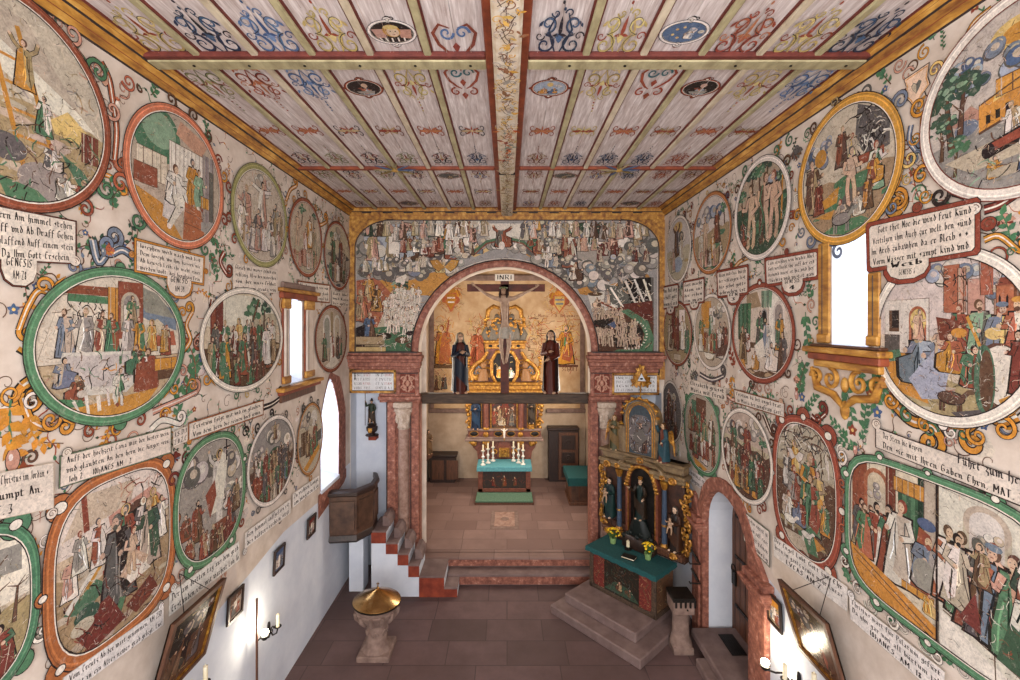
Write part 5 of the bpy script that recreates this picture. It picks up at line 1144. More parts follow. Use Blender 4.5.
# painted frame of the two upper windows
def relief(surf, name, parent, parts, smooth=None):
    b = B()
    for m, u0, u1, v0, v1, d in parts:
        b.use(M[m]); a = surf.w(u0, v0, .002); c = surf.w(u1, v1, d)
        b.box(*[min(x, y) for x, y in zip(a, c)], *[max(x, y) for x, y in zip(a, c)], .012)
    return b.build(name, parent)
wf = bpy.data.objects['window_1']
for u0, u1 in ((7.12, 7.36), (7.9, 8.26)):
    relief(SL, 'window_frame', wf, [('rust', u0, u0+.05, 4.66, 6.02, .03), ('plaster', u0+.05, u1-.05, 4.66, 5.85, .05), ('rust', u1-.05, u1, 4.66, 6.02, .03), ('gilt_trim', u0, u1, 4.66, 4.78, .06), ('gilt_trim', u0, u1, 5.84, 6.0, .06), ('trim_dark', u0+.1, u0+.115, 4.8, 5.82, .054)])
relief(SL, 'window_pediment', wf, [('rust', 7.05, 8.34, 6.0, 6.1, .07), ('gilt_trim', 7.0, 8.4, 6.1, 6.16, .1), ('sand_stone', 7.1, 8.3, 6.16, 6.26, .05)])
relief(SL, 'window_sill', wf, [('rust', 7.0, 8.42, 4.5, 4.56, .1), ('gilt_trim', 6.95, 8.46, 4.56, 4.62, .14), ('brown_wood', 7.05, 8.3, 4.38, 4.5, .05)])
wf = bpy.data.objects['window_3']
for u0, u1, vt in ((-5.14, -4.96, 6.5), (-4.44, -4.29, 6.1)):
    relief(SR, 'window_frame', wf, [('gilt_trim', u0, u1, 5.4, vt, .03), ('trim_dark', u0+.06, u0+.085, 5.42, vt-.02, .034), ('gilt_trim', u0, u1, 5.4, 5.5, .05)])
relief(SR, 'window_sill', wf, [('gilt_trim', -5.24, -4.15, 5.3, 5.36, .15), ('rust', -5.2, -4.19, 5.22, 5.3, .11), ('gilt_trim', -5.16, -4.24, 5.14, 5.22, .07), ('brown_wood', -5.18, -4.2, 5.36, 5.39, .1)])
b = mb('gilt_trim')
for m in (-1, 1):
    for du, dv, r, st in ((.2, 5.02, .12, 90), (.42, 5.02, .09, 0)):
        c = SR.w(-4.74+m*du, dv, .03); b.spiral(c, r, 1.4, .026, ((0, 1, 0), (0, 0, 1)), -m, math.radians(st))
    b.tube([SR.w(-4.74+m*.5, 5.12, .03), SR.w(-4.74+m*.4, 4.9, .03), SR.w(-4.74+m*.15, 4.86, .03), SR.w(-4.74, 4.74, .03)], [.02, .045, .04, .02], 8)
b.ell(SR.w(-4.74, 4.72, .02), (.03, .06, .1), 10, 6); b.ell(SR.w(-4.74, 4.98, .02), (.03, .05, .08), 10, 6); b.build('scroll_corbel', wf, smooth=50)
# ------------------------------------------------------------------ ceiling ornaments
class PC(P):
    v0 = 0; st = 1.0
    def col(s, c):
        c = P.col(s, c); return tuple(x*.95+y*.05 for x, y in zip(c, (.72, .66, .65)))
    def q(s, p_): return s.s.w(p_[0], s.v0+(p_[1]-s.v0)*s.st, s.n)
p = PC(SC, .0012, 'fresco', 77); R = p.rn; p.dl = 8e-6
DKB = ('41618a', '2f4766', '5b79a3')
def orn_big(x, y, cs, up=1, k=.2, rich=True):
    """bouquet of scrolls; up=1 opens towards the west"""
    p.v0 = y-up*k*.8; p.st = 1.6; k *= 1.0
    c1, c2, c3 = cs
    for m in (-1, 1):
        p.spiral(x+m*k*.55, y-up*k*.25, k*.42, 1.35, k*.11, c1, PI/2*up, m*up, 20, False)
        p.spiral(x+m*k*.5, y+up*k*.55, k*.34, 1.2, k*.1, c2, -PI/2*up, -m*up, 18, False)
        p.stroke([(x, y-up*k*.8), (x+m*k*.25, y-up*k*.2), (x+m*k*.45, y+up*k*.35), (x+m*k*.2, y+up*k*.95)], k*.1, c1, -1)
        for i in range(4): p.leaf(x+m*k*.1*i, y+up*k*(.1*i-.2), (PI/2*up)+m*(.3+.35*i), k*.4, c3 if i % 2 else c2, .15)
    p.leaf(x, y, PI/2*up, k*.9, c3, .09); p.ell(x, y, k*.1, k*.14, c2, 8)
    for m in (-1, 1):
        p.spiral(x+m*k*.78, y+up*k*.1, k*.2, 1.1, k*.06, c3, 0, m*up, 12, False); p.spiral(x+m*k*.25, y+up*k*.95, k*.17, 1.1, k*.06, c1, PI, -m*up, 12, False)
        p.stroke([(x+m*k*.1, y-up*k*.9), (x+m*k*.4, y-up*k*.75), (x+m*k*.75, y-up*k*.8)], k*.06, c2, -1)
    for m in (-1, 1):
        p.spiral(x+m*k*.6, y-up*k*.3, k*.5, 1.0, k*.035, '2b2326', PI/2*up, m*up, 16, False); p.spiral(x+m*k*.5, y+up*k*.6, k*.4, .9, k*.03, '2b2326', -PI/2*up, -m*up, 14, False); p.leaf(x+m*k*.85, y+up*k*.45, PI/2*up+m*.6, k*.3, c1, .2); p.leaf(x+m*k*.7, y-up*k*.6, -PI/2*up+m*.6, k*.28, c2, .2)
    for i in range(5): p.ell(x+R.uniform(-.01, .01), y+up*k*(1.1+.22*i), k*.05, k*.07, c3 if i % 2 else c1, 6)
def orn_heart(x, y, cs, up=1, k=.2):
    p.v0 = y-up*k*.9*0; p.st = 1.5
    c1, c2, _ = cs
    for m in (-1, 1):
        p.stroke([(x+m*k*a, y+up*k*b) for a, b in ((.15, .75), (.55, .9), (.85, .55), (.7, .05), (.35, -.35), (.12, -.5))], k*.15, c1, -1)
        p.spiral(x+m*k*.32, y+up*k*.55, k*.3, 1.2, k*.11, c2, 0, m, 18, False); p.spiral(x+m*k*.45, y-up*k*.72, k*.3, 1.1, k*.11, c1, PI/2, -m, 18, False)
    p.poly([(x, y+up*k*.15), (x+k*.16, y-up*k*.05), (x, y-up*k*.35), (x-k*.16, y-up*k*.05)], c1)
    p.poly([(x, y-up*k*.75), (x+k*.18, y-up*k*.95), (x, y-up*k*1.3), (x-k*.18, y-up*k*.95)], c1)
def orn_small(x, y, cs, k=.13):
    p.v0 = y; p.st = 2.1; k *= 1.05
    c1, c2, c3 = cs
    for m in (-1, 1):
        for up in (-1, 1): p.spiral(x+m*k*.8, y+up*k*.32, k*.34, 1.1, k*.09, c1, PI if m > 0 else 0, m*up, 14, False)
        for i in (-1, 0, 1): p.leaf(x, y, (0 if m > 0 else PI)+i*.5, k*(.7 if i else 1.0), c2 if i else c3, .13)
    p.leaf(x, y, PI/2, k*.5, c2, .12); p.leaf(x, y, -PI/2, k*.5, c2, .12); p.ell(x, y, k*.14, k*.12, c3, 8)
PAL = {'r': ('8c3a26', 'a8593c', 'b06a44'), 'y': ('b9a25e', 'cdb878', '8c3a26'), 'b': ('4d6a97', '6b86b0', '34507c'), 'k': ('22304a', '3a5478', '27222a'), 'm': ('7c3324', '4d6a97', 'b99a52'), 'd': ('241f26', '9a4632', 'c0a77c'), 'n': ('7a4a34', 'a98c62', '8a3c28'), 'g': ('7d7c52', 'a59c6a', '8c4a34')}
cols = [(-3.13), -2.62, -2.08, -1.54, -1.0, -.46, .46, 1.0, 1.54, 2.08, 2.62, 3.13]
row1 = 'ykkbydm' 'ybrydk'; plan1 = ['y', 'k', 'b', 'y', '*', 'm', 'k', 'y', '*', 'r', 'y', 'k']
plan2 = ['g', 'r', 'b', '*', 'y', 'h', '*', 'y', 'h', '*', 'y', 'b']
mid2 = ['r', 'r', 'd', 'n', 'r', 'd', 'r', 'y', 'r', 'n', 'r', 'n']; end2 = ['d', 'g', 'd', 'g', 'd', 'k', 'n', 'k', 'k', 'k', 'r', 'n']
st3 = ['g', 'd', 'g', 'd', '*', 'm', 'n', '*', 'm', 'k', 'r', 'n']; mid3 = ['r', 'd', 'r', 'd', 'r', 'd', 'n', 'r', 'n', 'r', 'n', 'n']; end3 = ['d', 'n', '*', 'n', 'd', 'n', 'm', 'r', 'k', 'n', '*', 'r']
medal = []
for i, x in enumerate(cols):
    u, v = x, -4.13
    if plan1[i] == '*': medal.append((x, 4.0, .21, .23, i, 1))
    else: (orn_heart if i in (5,) else orn_big)(x, v-.05, PAL[plan1[i]], 1, .22)
    orn_small(x, -2.7, PAL[mid2[i]])
    if plan2[i] == '*': medal.append((x, 4.95, .2, .24, i, 2))
    elif plan2[i] == 'h': orn_heart(x, -4.8, ('8c3a26', '2f5a62', ''), 1, .2)
    else: orn_big(x, -4.74, PAL[plan2[i]], -1, .2)
    orn_small(x, -6.05, PAL[mid2[i]], .15); orn_big(x, -7.2, PAL[end2[i]], 1, .17)
    if st3[i] == '*': medal.append((x, 7.92, .2, .2, i, 3))
    else: orn_big(x, -7.72, PAL[st3[i]], -1, .16)
    orn_small(x, -8.85, PAL[mid3[i]], .15)
    if end3[i] == '*': medal.append((x, 9.75, .2, .22, i, 4))
    else: orn_big(x, -9.85, PAL[end3[i]], 1, .15)
p.st = 1.0
for i in range(420):  # streaks and knots of the old boards
    u, v = R.uniform(-3.3, 3.3), -R.uniform(2.5, 10.1)
    if abs(u) < .22: continue
    p.stroke([(u, v), (u+R.uniform(-.01, .01), v-R.uniform(.1, .7))], R.uniform(.003, .012), R.choice(['a89894', 'b3a49c', 'd5cbc8', 'b89f8b', '96837c']), -1, i % 20 == 0)
p.done('painted_ornament', ceil)
for x, y in ((-1.81, 7.42), (1.81, 7.42)):   # rosettes nailed on the rear cross batten
    b = mb('lacquer', 'b08a4a'); b.lathe(x, y, [(.02, CZ-.10), (.05, CZ-.09), (.07, CZ-.06)], 12)
    for i in range(10):
        b.use(M['lacquer'], ['47536c', '7d6a42', '8f8060'][i % 3]); a = 2*PI*i/10; b.tube([(x+.05*math.cos(a), y+.05*math.sin(a), CZ-.075), (x+.2*math.cos(a), y+.2*math.sin(a), CZ-.07), (x+.34*math.cos(a), y+.34*math.sin(a), CZ-.066)], [.01, .016, .004], 5)
    tag(b.build('ceiling_rosette', origin=(x, y, CZ-.06)), 'star rosette on the rear cross batten, '+('pulpit side' if x < 0 else 'doorway side')+' of the ceiling beam', 'ceiling ornament', 'ceiling rosettes')
mw = {(4, 1): ('cherub', 'oval ceiling painting of a winged blond child head, dark ground, near the central beam'), (8, 1): ('sky', 'oval ceiling painting with blue starry ground in a cream frame'), (3, 2): ('man', 'rust-framed oval ceiling painting with dark ground, pulpit side of the beam'),
      (6, 2): ('blue', 'oval ceiling painting in rust frame with blue ground, touching the central beam'), (9, 2): ('man', 'oval ceiling painting of a grey-bearded man in rust frame, doorway side'), (4, 3): ('sm', 'small dark oval ceiling painting just past the rear cross batten, pulpit side'),
      (7, 3): ('sm', 'small dark oval ceiling painting just past the rear cross batten, doorway side'), (2, 4): ('sm', 'small dark oval ceiling painting at the end cornice, pulpit side'), (10, 4): ('sm', 'small dark oval ceiling painting at the end cornice, doorway side')}
SCN = {'cherub': 'E 0 0 1 1 k;P P -.95 .3 -.3 .35 -.35 -.5 -.8 -.6;P P .95 .3 .3 .3 .35 -.5 .85 -.6;S w .1 -.7 -.5 -.6 -.8;S w .1 -.4 -.5 -.35 -.9;S w .1 -.1 -.55 -.1 -.95;S w .1 .2 -.5 .2 -.9;S w .1 .5 -.5 .5 -.85;E 0 .15 .42 .6 o;E .05 .05 .3 .46 p;E -.06 .12 .04 .05 k;E .18 .12 .04 .05 k;S r .06 0 -.2 .13 -.2;E .0 .5 .36 .2 y', 'sky': 'E 0 0 1 1 B;C .3 .1 .5 liws;E -.4 .3 .08 .1 y;E -.5 -.2 .08 .1 y;E -.2 -.5 .08 .1 y;E -.1 .5 .07 .09 y;F .35 -.6 1.1 wi s', 'man': 'E 0 0 1 1 k;F .05 -.95 1.7 iR s;E .1 .35 .2 .28 p;P r -.4 0 -.1 .1 -.2 -.3;P s -.6 -.5 .6 -.4 .5 -.8 -.4 -.8', 'blue': 'E 0 0 1 1 i;F -.35 -.8 1.3 oP s;F .3 -.8 1.3 Bo s;C .5 .3 .3 wil;E 0 .5 .2 .3 y', 'sm': 'E 0 0 1 1 S;F 0 -.8 1.4 tn s;C .4 .2 .4 hSt'}
for x, y, ru, rv, i, row in medal:
    sc_, lb = mw[(i, row)]
    rim = 'd6ccc6' if row == 1 else '8c3f28'
    medallion(SC, ('m', x, -y, ru, rv*.74), rim, .17, SCN[sc_], lb, seed=200+i*7+row, name='ceiling_medallion', crown=('90 .3 %s;270 .3 %s;80 .25 %s -' % (('k', 'r', 'k') if row == 1 else ('r', 'r', 'r'))), lobes=((90, .2, .08), (270, .2, .08), (0, .12), (180, .12)), dn=14, n0=.003, cat='ceiling painting', group='oval paintings on the ceiling boards', line='27323f' if row == 1 else 'k')
# the painted underside of the beam
p = P(Surf('C', CZ-.1705), .0006, 'fresco', 78)
for i in range(330):
    y = 2.9+7.2*(i/330)**1.0; u = R.uniform(-.1, .1)
    c = R.choice(['d2a650', 'cf9a3e', 'a5968c', 'c8bdb2', '8a5a3c'] if y < 5.6 else ['b0512f', 'c9733f', '8d4630', 'c3a06a', '7d8a80'] if y < 6.8 else ['a88d5c', 'b9a985', '8f6f4c', 'c4b49a'])
    if R.random() < .5: p.spiral(u, -y, R.uniform(.025, .06), 1.1, .012, c, R.uniform(0, 6), R.choice((-1, 1)), 14, False)
    else: p.leaf(u, -y, R.uniform(0, 6.28), R.uniform(.06, .13), c, .22)
    if i % 3 == 0: p.stroke([(u, -y), (u*.3, -y-.12), (-u, -y-.2)], .008, '5a4438')
p.done('painted_vine', beam)
# ------------------------------------------------------------------ the great mural over the chancel arch
root = thing('last_judgement_mural', (0, YA, 5.0), 'huge mural of heaven and hell covering the wall around the chancel arch', 'wall painting')
def outside_arch(p_):
    u, v = p_; u = min(3.36, max(-3.36, u)); v = min(7.88, max(4.97, v)); d = math.hypot(u+.05, v-4.93)
    if d < 2.1: k = 2.1/max(d, .01); u, v = -.05+(u+.05)*k, max(4.97, 4.93+(v-4.93)*k)
    return (u, v)
class PF(P):
    def col(s, c):
        c = P.col(s, c); g = sum(c)/3; return tuple((x*.74+g*.26)*1.04*y for x, y in zip(c, (1.0, .98, .95)))
    def q(s, p_): return s.s.w(*outside_arch(p_), s.n)
p = PF(SF, .0015, 'fresco', 99); p.box = (-.05, 6.4, 3.35, 1.5); n = 40; p.k = .78; p.nude = 'd0c2b4'; p.dl = 1.2e-5
def edge(a):
    c, s_ = math.cos(a), max(math.sin(a), 0); k = min(3.4/abs(c) if abs(c) > 1e-6 else 1e9, 2.95/s_ if s_ > 1e-6 else 1e9); return (-.05+c*k, 4.95+s_*k)
for i in range(n):
    a0, a1 = PI*i/n, PI*(i+1)/n; e0, e1 = edge(a0), edge(a1); m0, m1 = [(-.05+2.1*math.cos(t), 4.95+2.1*math.sin(t)) for t in (a0, a1)]
    quad = [m0, e0, e1, m1]
    if (e0[0]-3.34)*(e1[0]-3.34) < 0 or abs(e0[1]-e1[1]) > .01 and abs(e0[0]-e1[0]) > .01: quad = [m0, e0, (3.35 if math.cos(a0) > 0 else -3.35, 7.9), e1, m1]
    p.jit = .0; p.poly(quad, '8f8b8c', i == 0)
p.jit = .06
def mural(st): p.run(st)
mural('P s -1 .2 -.6 .1 -.35 .5 -.3 1 -1 1;P i -.95 .9 -.65 .95 -.62 .45 -.9 .3;P o -.85 .1 -.4 .25 -.3 -.0 -.45 -.2 -.75 -.1;P y -.5 .35 -.2 .55 -.1 .75 -.3 .6;P h -.9 -.1 -.62 -.05 -.58 -.85 -.95 -.9;P l -.8 -.2 -.55 -.15 -.6 -.7 -.8 -.6;P g -.9 -.6 -.6 -.55 -.58 -.95 -.9 -.95;P t -.99 -.65 -.8 -.7 -.8 -1 -.99 -1;P R -1 .1 -.85 .15 -.75 -.1 -.85 -.6 -.98 -.5;'
      'P l .35 .95 .95 .95 .9 .5 .5 .45 .35 .6;P w .55 .85 .85 .85 .75 .45 .55 .5;P s .25 .75 .5 .6 .98 .6 .98 .25 .55 .05 .35 .2;P o .45 .15 .6 -.02 .95 .2 .98 .1 .65 -.15 .5 -.1;P l .55 -.1 .75 .0 .8 -.5 .6 -.5;P S .75 .15 .99 .15 .99 -.5 .75 -.35;P n .6 -.4 .99 -.3 .99 -.97 .6 -.97;P o .1 .55 .3 .45 .35 .3 .2 .4;P y -.25 .5 -.1 .72 -.05 .6 -.2 .45;P w -.15 .95 .15 .95 .12 .65 -.12 .65')
for x, y, r in ((-.9, .25, .2), (-.75, .2, .2), (-.62, .18, .22), (-.5, .3, .2), (-.6, .35, .2), (-.4, .4, .2), (-.35, .3, .18), (-.28, .6, .2), (-.95, .6, .25), (-.9, .9, .2), (-.45, .95, .2), (-.15, .62, .16), (-.05, .62, .14), (.08, .62, .14), (.15, .58, .14), (.3, .5, .22), (.36, .3, .2), (.45, .15, .2), (.55, .1, .22), (.5, .3, .2), (.7, .22, .2), (.82, .25, .22), (.94, .35, .22), (.94, .6, .25), (.9, .85, .2), (.25, .9, .2), (.4, .85, .2), (-.2, .95, .18), (.62, .25, .2)):
    mural('C %g %g %g %s' % (x, y, r, 'SsShbl' if abs(x) > .2 else 'shlw'))
mural('F -.88 .4 .55 Pt;F -.75 .4 .62 wt;P w -.77 .5 -.7 .5 -.7 .8 -.77 .8;F -.62 .42 .65 ni;V -.72 .85 .3 P;F -.5 .45 .5 mr s;F -.42 .5 .5 ng;F -.35 .42 .45 rb s;F -.28 .7 .45 gw;F -.22 .62 .5 wS s;F -.33 .5 .4 dr;F -.5 .75 .4 gn;F -.38 .72 .35 om;F -.25 .8 .35 rt;F -.18 .5 .3 by s;F -.16 .8 .3 wS;F -.44 .8 .3 bg;F -.57 .3 .35 ht s;F -.42 .22 .35 yt k;V -.4 .3 .3 o;'
      'S g .04 -.22 .5 -.12 .68 .0 .74 .12 .68 .22 .5;S r .02 -.21 .47 -.12 .65 .0 .71 .12 .65 .21 .47;F -.02 .6 .62 rS as;P w -.05 .85 .0 .85 .0 .95 -.05 .95;E -.02 .62 .02 .06 w;F .18 .6 .45 gr s;F .24 .5 .45 Rt s;F .13 .7 .4 hS;F .3 .75 .4 tb;F .35 .7 .35 nr;F .22 .85 .3 ow;F .27 .42 .4 wt s;F .4 .4 .6 dr;F .43 .3 .7 rw;F .46 .1 .5 nw s;F .38 .6 .5 Sh s;V .58 .85 .3 d;F .58 .6 .42 wd;F .72 .55 .5 Pm s;F .66 .5 .4 nm s;V .76 .8 .25 P;F .33 .3 .4 bh s;F .28 .3 .3 pw n;F .46 .8 .4 gw;F .83 .75 .35 hS;F .88 .6 .35 st')
mural('F -.9 -.2 .5 to;F -.95 -.5 .6 Rt;F -.85 -.35 .5 on;F -.9 -.8 .55 nB;P k -1 -.6 -.93 -.55 -.93 -.9 -1 -.9;T -.75 -.6 .6 g d;T -.68 -.4 .5 G;W -.8 -.6 -.4 .35 8 plwh n;W -.78 -.58 -.55 .35 9 plwh n;W -.76 -.56 -.25 .32 7 plwh n;W -.78 -.6 -.7 .3 6 lw n;E -.68 -.78 .05 .05 n;E -.62 -.68 .04 .035 k;E -.8 -.72 .05 .05 k;E -.6 -.86 .06 .05 n;F -.68 -.83 .2 pl ns;F -.8 -.78 .2 pl ns;F -.6 -.9 .2 pl ns;R -.99 -.85 .18 .12 t;R -.99 -1 .2 .12 y;D 120 klwnP .02 -.85 -.55 -.9 -.1;D 60 ornk .02 -.98 -.75 -.5 .15')
p.nude = 'b3957e'
mural('P k .8 .12 .97 .15 .97 -.25 .85 -.3 .78 -.05;P S .66 .05 .8 .0 .85 -.3 .7 -.25;D 70 lwpk .03 .72 .98 -.35 .12;S w .03 .8 .1 .88 -.3;S w .03 .86 .12 .93 -.25;S w .03 .92 .12 .97 -.2;S w .03 .7 .0 .8 -.35;S w .025 .66 -.12 .8 -.5;S r .03 .62 -.2 .8 -.4;S m .05 .7 -.35 .95 -.25;P m .78 -.25 .98 -.2 .98 -.5 .85 -.45;'
      'W .58 .8 -.55 .34 7 pPnk n;W .58 .72 -.85 .36 6 pPwn n;P k .58 -.5 .72 -.45 .7 -.6 .58 -.6;P B .68 -.55 .73 -.5 .74 -.62;F .62 -.3 .3 pn s;F .68 -.25 .3 ps;E .6 -.1 .05 .03 n;F .6 -.1 .15 pn;P g .77 -.35 .82 -.32 .95 -.5 .99 -.75 .98 -.98 .72 -.98 .75 -.92 .9 -.9 .93 -.7 .9 -.55;P k .74 -.9 .9 -.88 .92 -.65 .86 -.5 .76 -.55 .72 -.75;W .74 .9 -.88 .3 6 pPw n;W .74 .88 -.7 .28 5 pPl n;D 90 kmrpn .02 .58 .98 -.97 -.3')
p.nude = 'c9b7a6'
mural('W -.92 -.12 .72 .36 14 nlthPwds;W .16 .97 .72 .36 14 nlthPwts;W -.7 -.2 .52 .3 10 nlthPwr;W .2 .6 .5 .3 9 nlthPr;W .6 .95 .42 .28 7 nShtm;W -.95 -.5 .28 .26 9 lwthh;C -.7 .38 .12 SshS;C -.3 .5 .1 sShl;C .4 .42 .12 SshS;C .75 .4 .12 Ssih;C -.55 .62 .1 Ssh;C .3 .66 .1 Ssh')
for i in range(15):
    a = -1.9+i*.21; mural('P w %g %g %g %g %g %g' % (.83+.115*math.cos(a), -.7+.22*math.sin(a), .83+.1*math.cos(a+.05), -.7+.185*math.sin(a+.05), .83+.117*math.cos(a+.1), -.7+.223*math.sin(a+.1)))
p.dabs(900, ['k', 's', 'h', 't', 'n', 'w', 'l', 'S', 'S', 'k', 'o', 'P'], .015, (-.97, .97), (-.9, .97))
p.done('figure_scene', root)
# ------------------------------------------------------------------ faded frescoes in the chancel
S5 = Surf('F', 15.3)
def faded(name, box, scene, label, bg=None, cat='wall painting', seed=5, shape='oval'):
    l, r, t, b_ = box; u0, v0 = S5.uv(l, b_); u1, v1 = S5.uv(r, t); root = thing(name, (.5*(u0+u1), 15.3, v0), label, cat)
    p = P(S5, .002, 'faded', seed); p.box = (.5*(u0+u1), .5*(v0+v1), .5*(u1-u0), .5*(v1-v0)); p.jit = .08; p.run('D 70 yoRt .09')
    if bg: p.rect(-1, -1, 2, 2, bg, False)
    p.run(scene); p.done('faded_paint', root); return root
coat = 'D 60 oRyt .12;E -.55 .35 .3 .25 o;E .55 .35 .3 .25 o;E -.5 -.1 .3 .25 R;E .5 -.1 .3 .25 R;P R -.5 .4 .5 .4 .5 -.3 0 -.95 -.5 -.3;P o -.4 .3 .4 .3 .4 -.25 0 -.8 -.4 -.25;S w .1 -.35 .05 .35 .05;S w .1 -.3 -.25 .3 -.25;E 0 .55 .4 .2 o;R -.25 .7 .5 .25 R;S r .06 -.8 .2 -.6 .6;S r .06 .8 .2 .6 .6;D 30 Ror .08'
faded('coat_of_arms', (440, 462, 284, 313), coat, 'faded orange coat of arms painted high on the chancel wall, pulpit side', cat='coat of arms')
faded('coat_of_arms', (547, 572, 287, 314), coat.replace('w .1', 'b .12').replace('P o', 'P y'), 'faded golden coat of arms painted high on the chancel wall, doorway side', cat='coat of arms', seed=8)
faded('faded_fresco', (433, 454, 318, 366), 'F 0 -.9 1.6 oR h;P R -.5 -.9 -.2 .2 .3 0 .6 -.9;D 70 oRnt .06;P n -1 -.95 1 -.95 1 -1.1 -1 -1.1;S r .06 .3 .3 .5 .9', 'faded rust-coloured fresco of a robed figure on the chancel wall, above the chest')
faded('faded_fresco', (468, 492, 318, 368), 'F -.2 -.9 1.5 Rr h;D 60 Rnt .06', 'faded fresco figure beside the retable on the chancel wall, pulpit side', seed=6)
faded('faded_fresco', (553, 578, 318, 366), 'F 0 -.9 1.6 oR h;S g .08 -.1 -.2 .0 .2;D 40 oRnty .06;P n -1 -.95 1 -.95 1 -1.05 -1 -1.05', 'faded golden fresco of a standing saint on the chancel wall, doorway side', seed=7)
faded('faded_fresco', (528, 545, 318, 360), 'D 90 Rntr .08', 'worn red fresco patches beside the retable on the chancel wall, doorway side', seed=9)
faded('faded_fresco', (433, 450, 368, 391), 'F -.4 -.9 1.5 nt;F .3 -.8 1.2 Sn;D 20 nSt .1', 'small dark fresco figures low on the chancel wall, pulpit side', seed=10)
t_ = P(S5, .003, 'faded', 3); t_.text((534, 317), (548, 317), 3, 'S. Maria', '7a4a34'); t_.text((555, 317), (578, 317), 3, 'S. Iohannes', '7a4a34'); t_.text((562, 371), (578, 371), 4, 'SCHRIFT', '7a4a34')
t_.done('lettering', [o for o in COL.objects if o.get('label', '').startswith('faded golden fresco')][0])
# ------------------------------------------------------------------ inscription boards beside the arch
def board(px, lines, label, seed, eye=False):
    l, r, t, b_ = px; d = YA-.05; x0, z1 = at_d(l, t, d); x1, z0 = at_d(r, b_, d)
    root = thing('inscription_board', (.5*(x0+x1), YA, z0), label, 'inscription')
    b = mb('gilt_trim'); f = .05
    for q in ((x0, z0, x1, z0+f), (x0, z1-f, x1, z1), (x0, z0, x0+f, z1), (x1-f, z0, x1, z1)): b.box(q[0], d-.03, q[1], q[2], YA, q[3], .008)
    b.use(M['trim_dark']); [b.box(q[0], d-.012, q[1], q[2], YA, q[3]) for q in ((x0+f, z0+f, x1-f, z0+f+.012), (x0+f, z1-f-.012, x1-f, z1-f))]
    b.build('frame', root)
    p = P(Surf('F', d), .0015, 'paint', seed); p.jit = .01; p.poly([(x0+f, z0+f), (x1-f, z0+f), (x1-f, z1-f), (x0+f, z1-f)], 'd3d2d2'); h = (z1-z0-2*f)/4.3; W = x1-x0-2*f
    for c in (0, 1):
        for i in range(4):
            a = x0+f+W*(.04+.52*c); v = z1-f-h*(i+.95); s_ = lines[c*4+i]
            k = len(s_)//2; p.text((a, v), (a+W*.2, v), h*.62, s_[:k], '4a4442', .7, False); p.text((a+W*.215, v), (a+W*.4, v), h*.62, s_[k:], ('a0392c' if not eye and i % 2 == 0 else '4a4442'), .7, False)
    p.done('lettered_panel', root); return root
board((350, 396, 370, 393), ['VENITE BENED', 'MEI PATRIS', 'REGNVM PARA', 'VOBIS POSS', 'IN DOMINO', 'E DVLCIS', 'ET VITAM', 'SEMPER A I'], 'framed white inscription board with red and black letters over the white niche, pulpit side', 1)
board((612, 659, 373, 395), ['INQVITE', 'DISCEDITE', 'IGNEM', 'ET ETERNVM', 'IN DOMO', 'ET MEA', 'PATER', 'ANGELI'], 'framed white inscription board behind the golden eye, above the side altar', 2, True)
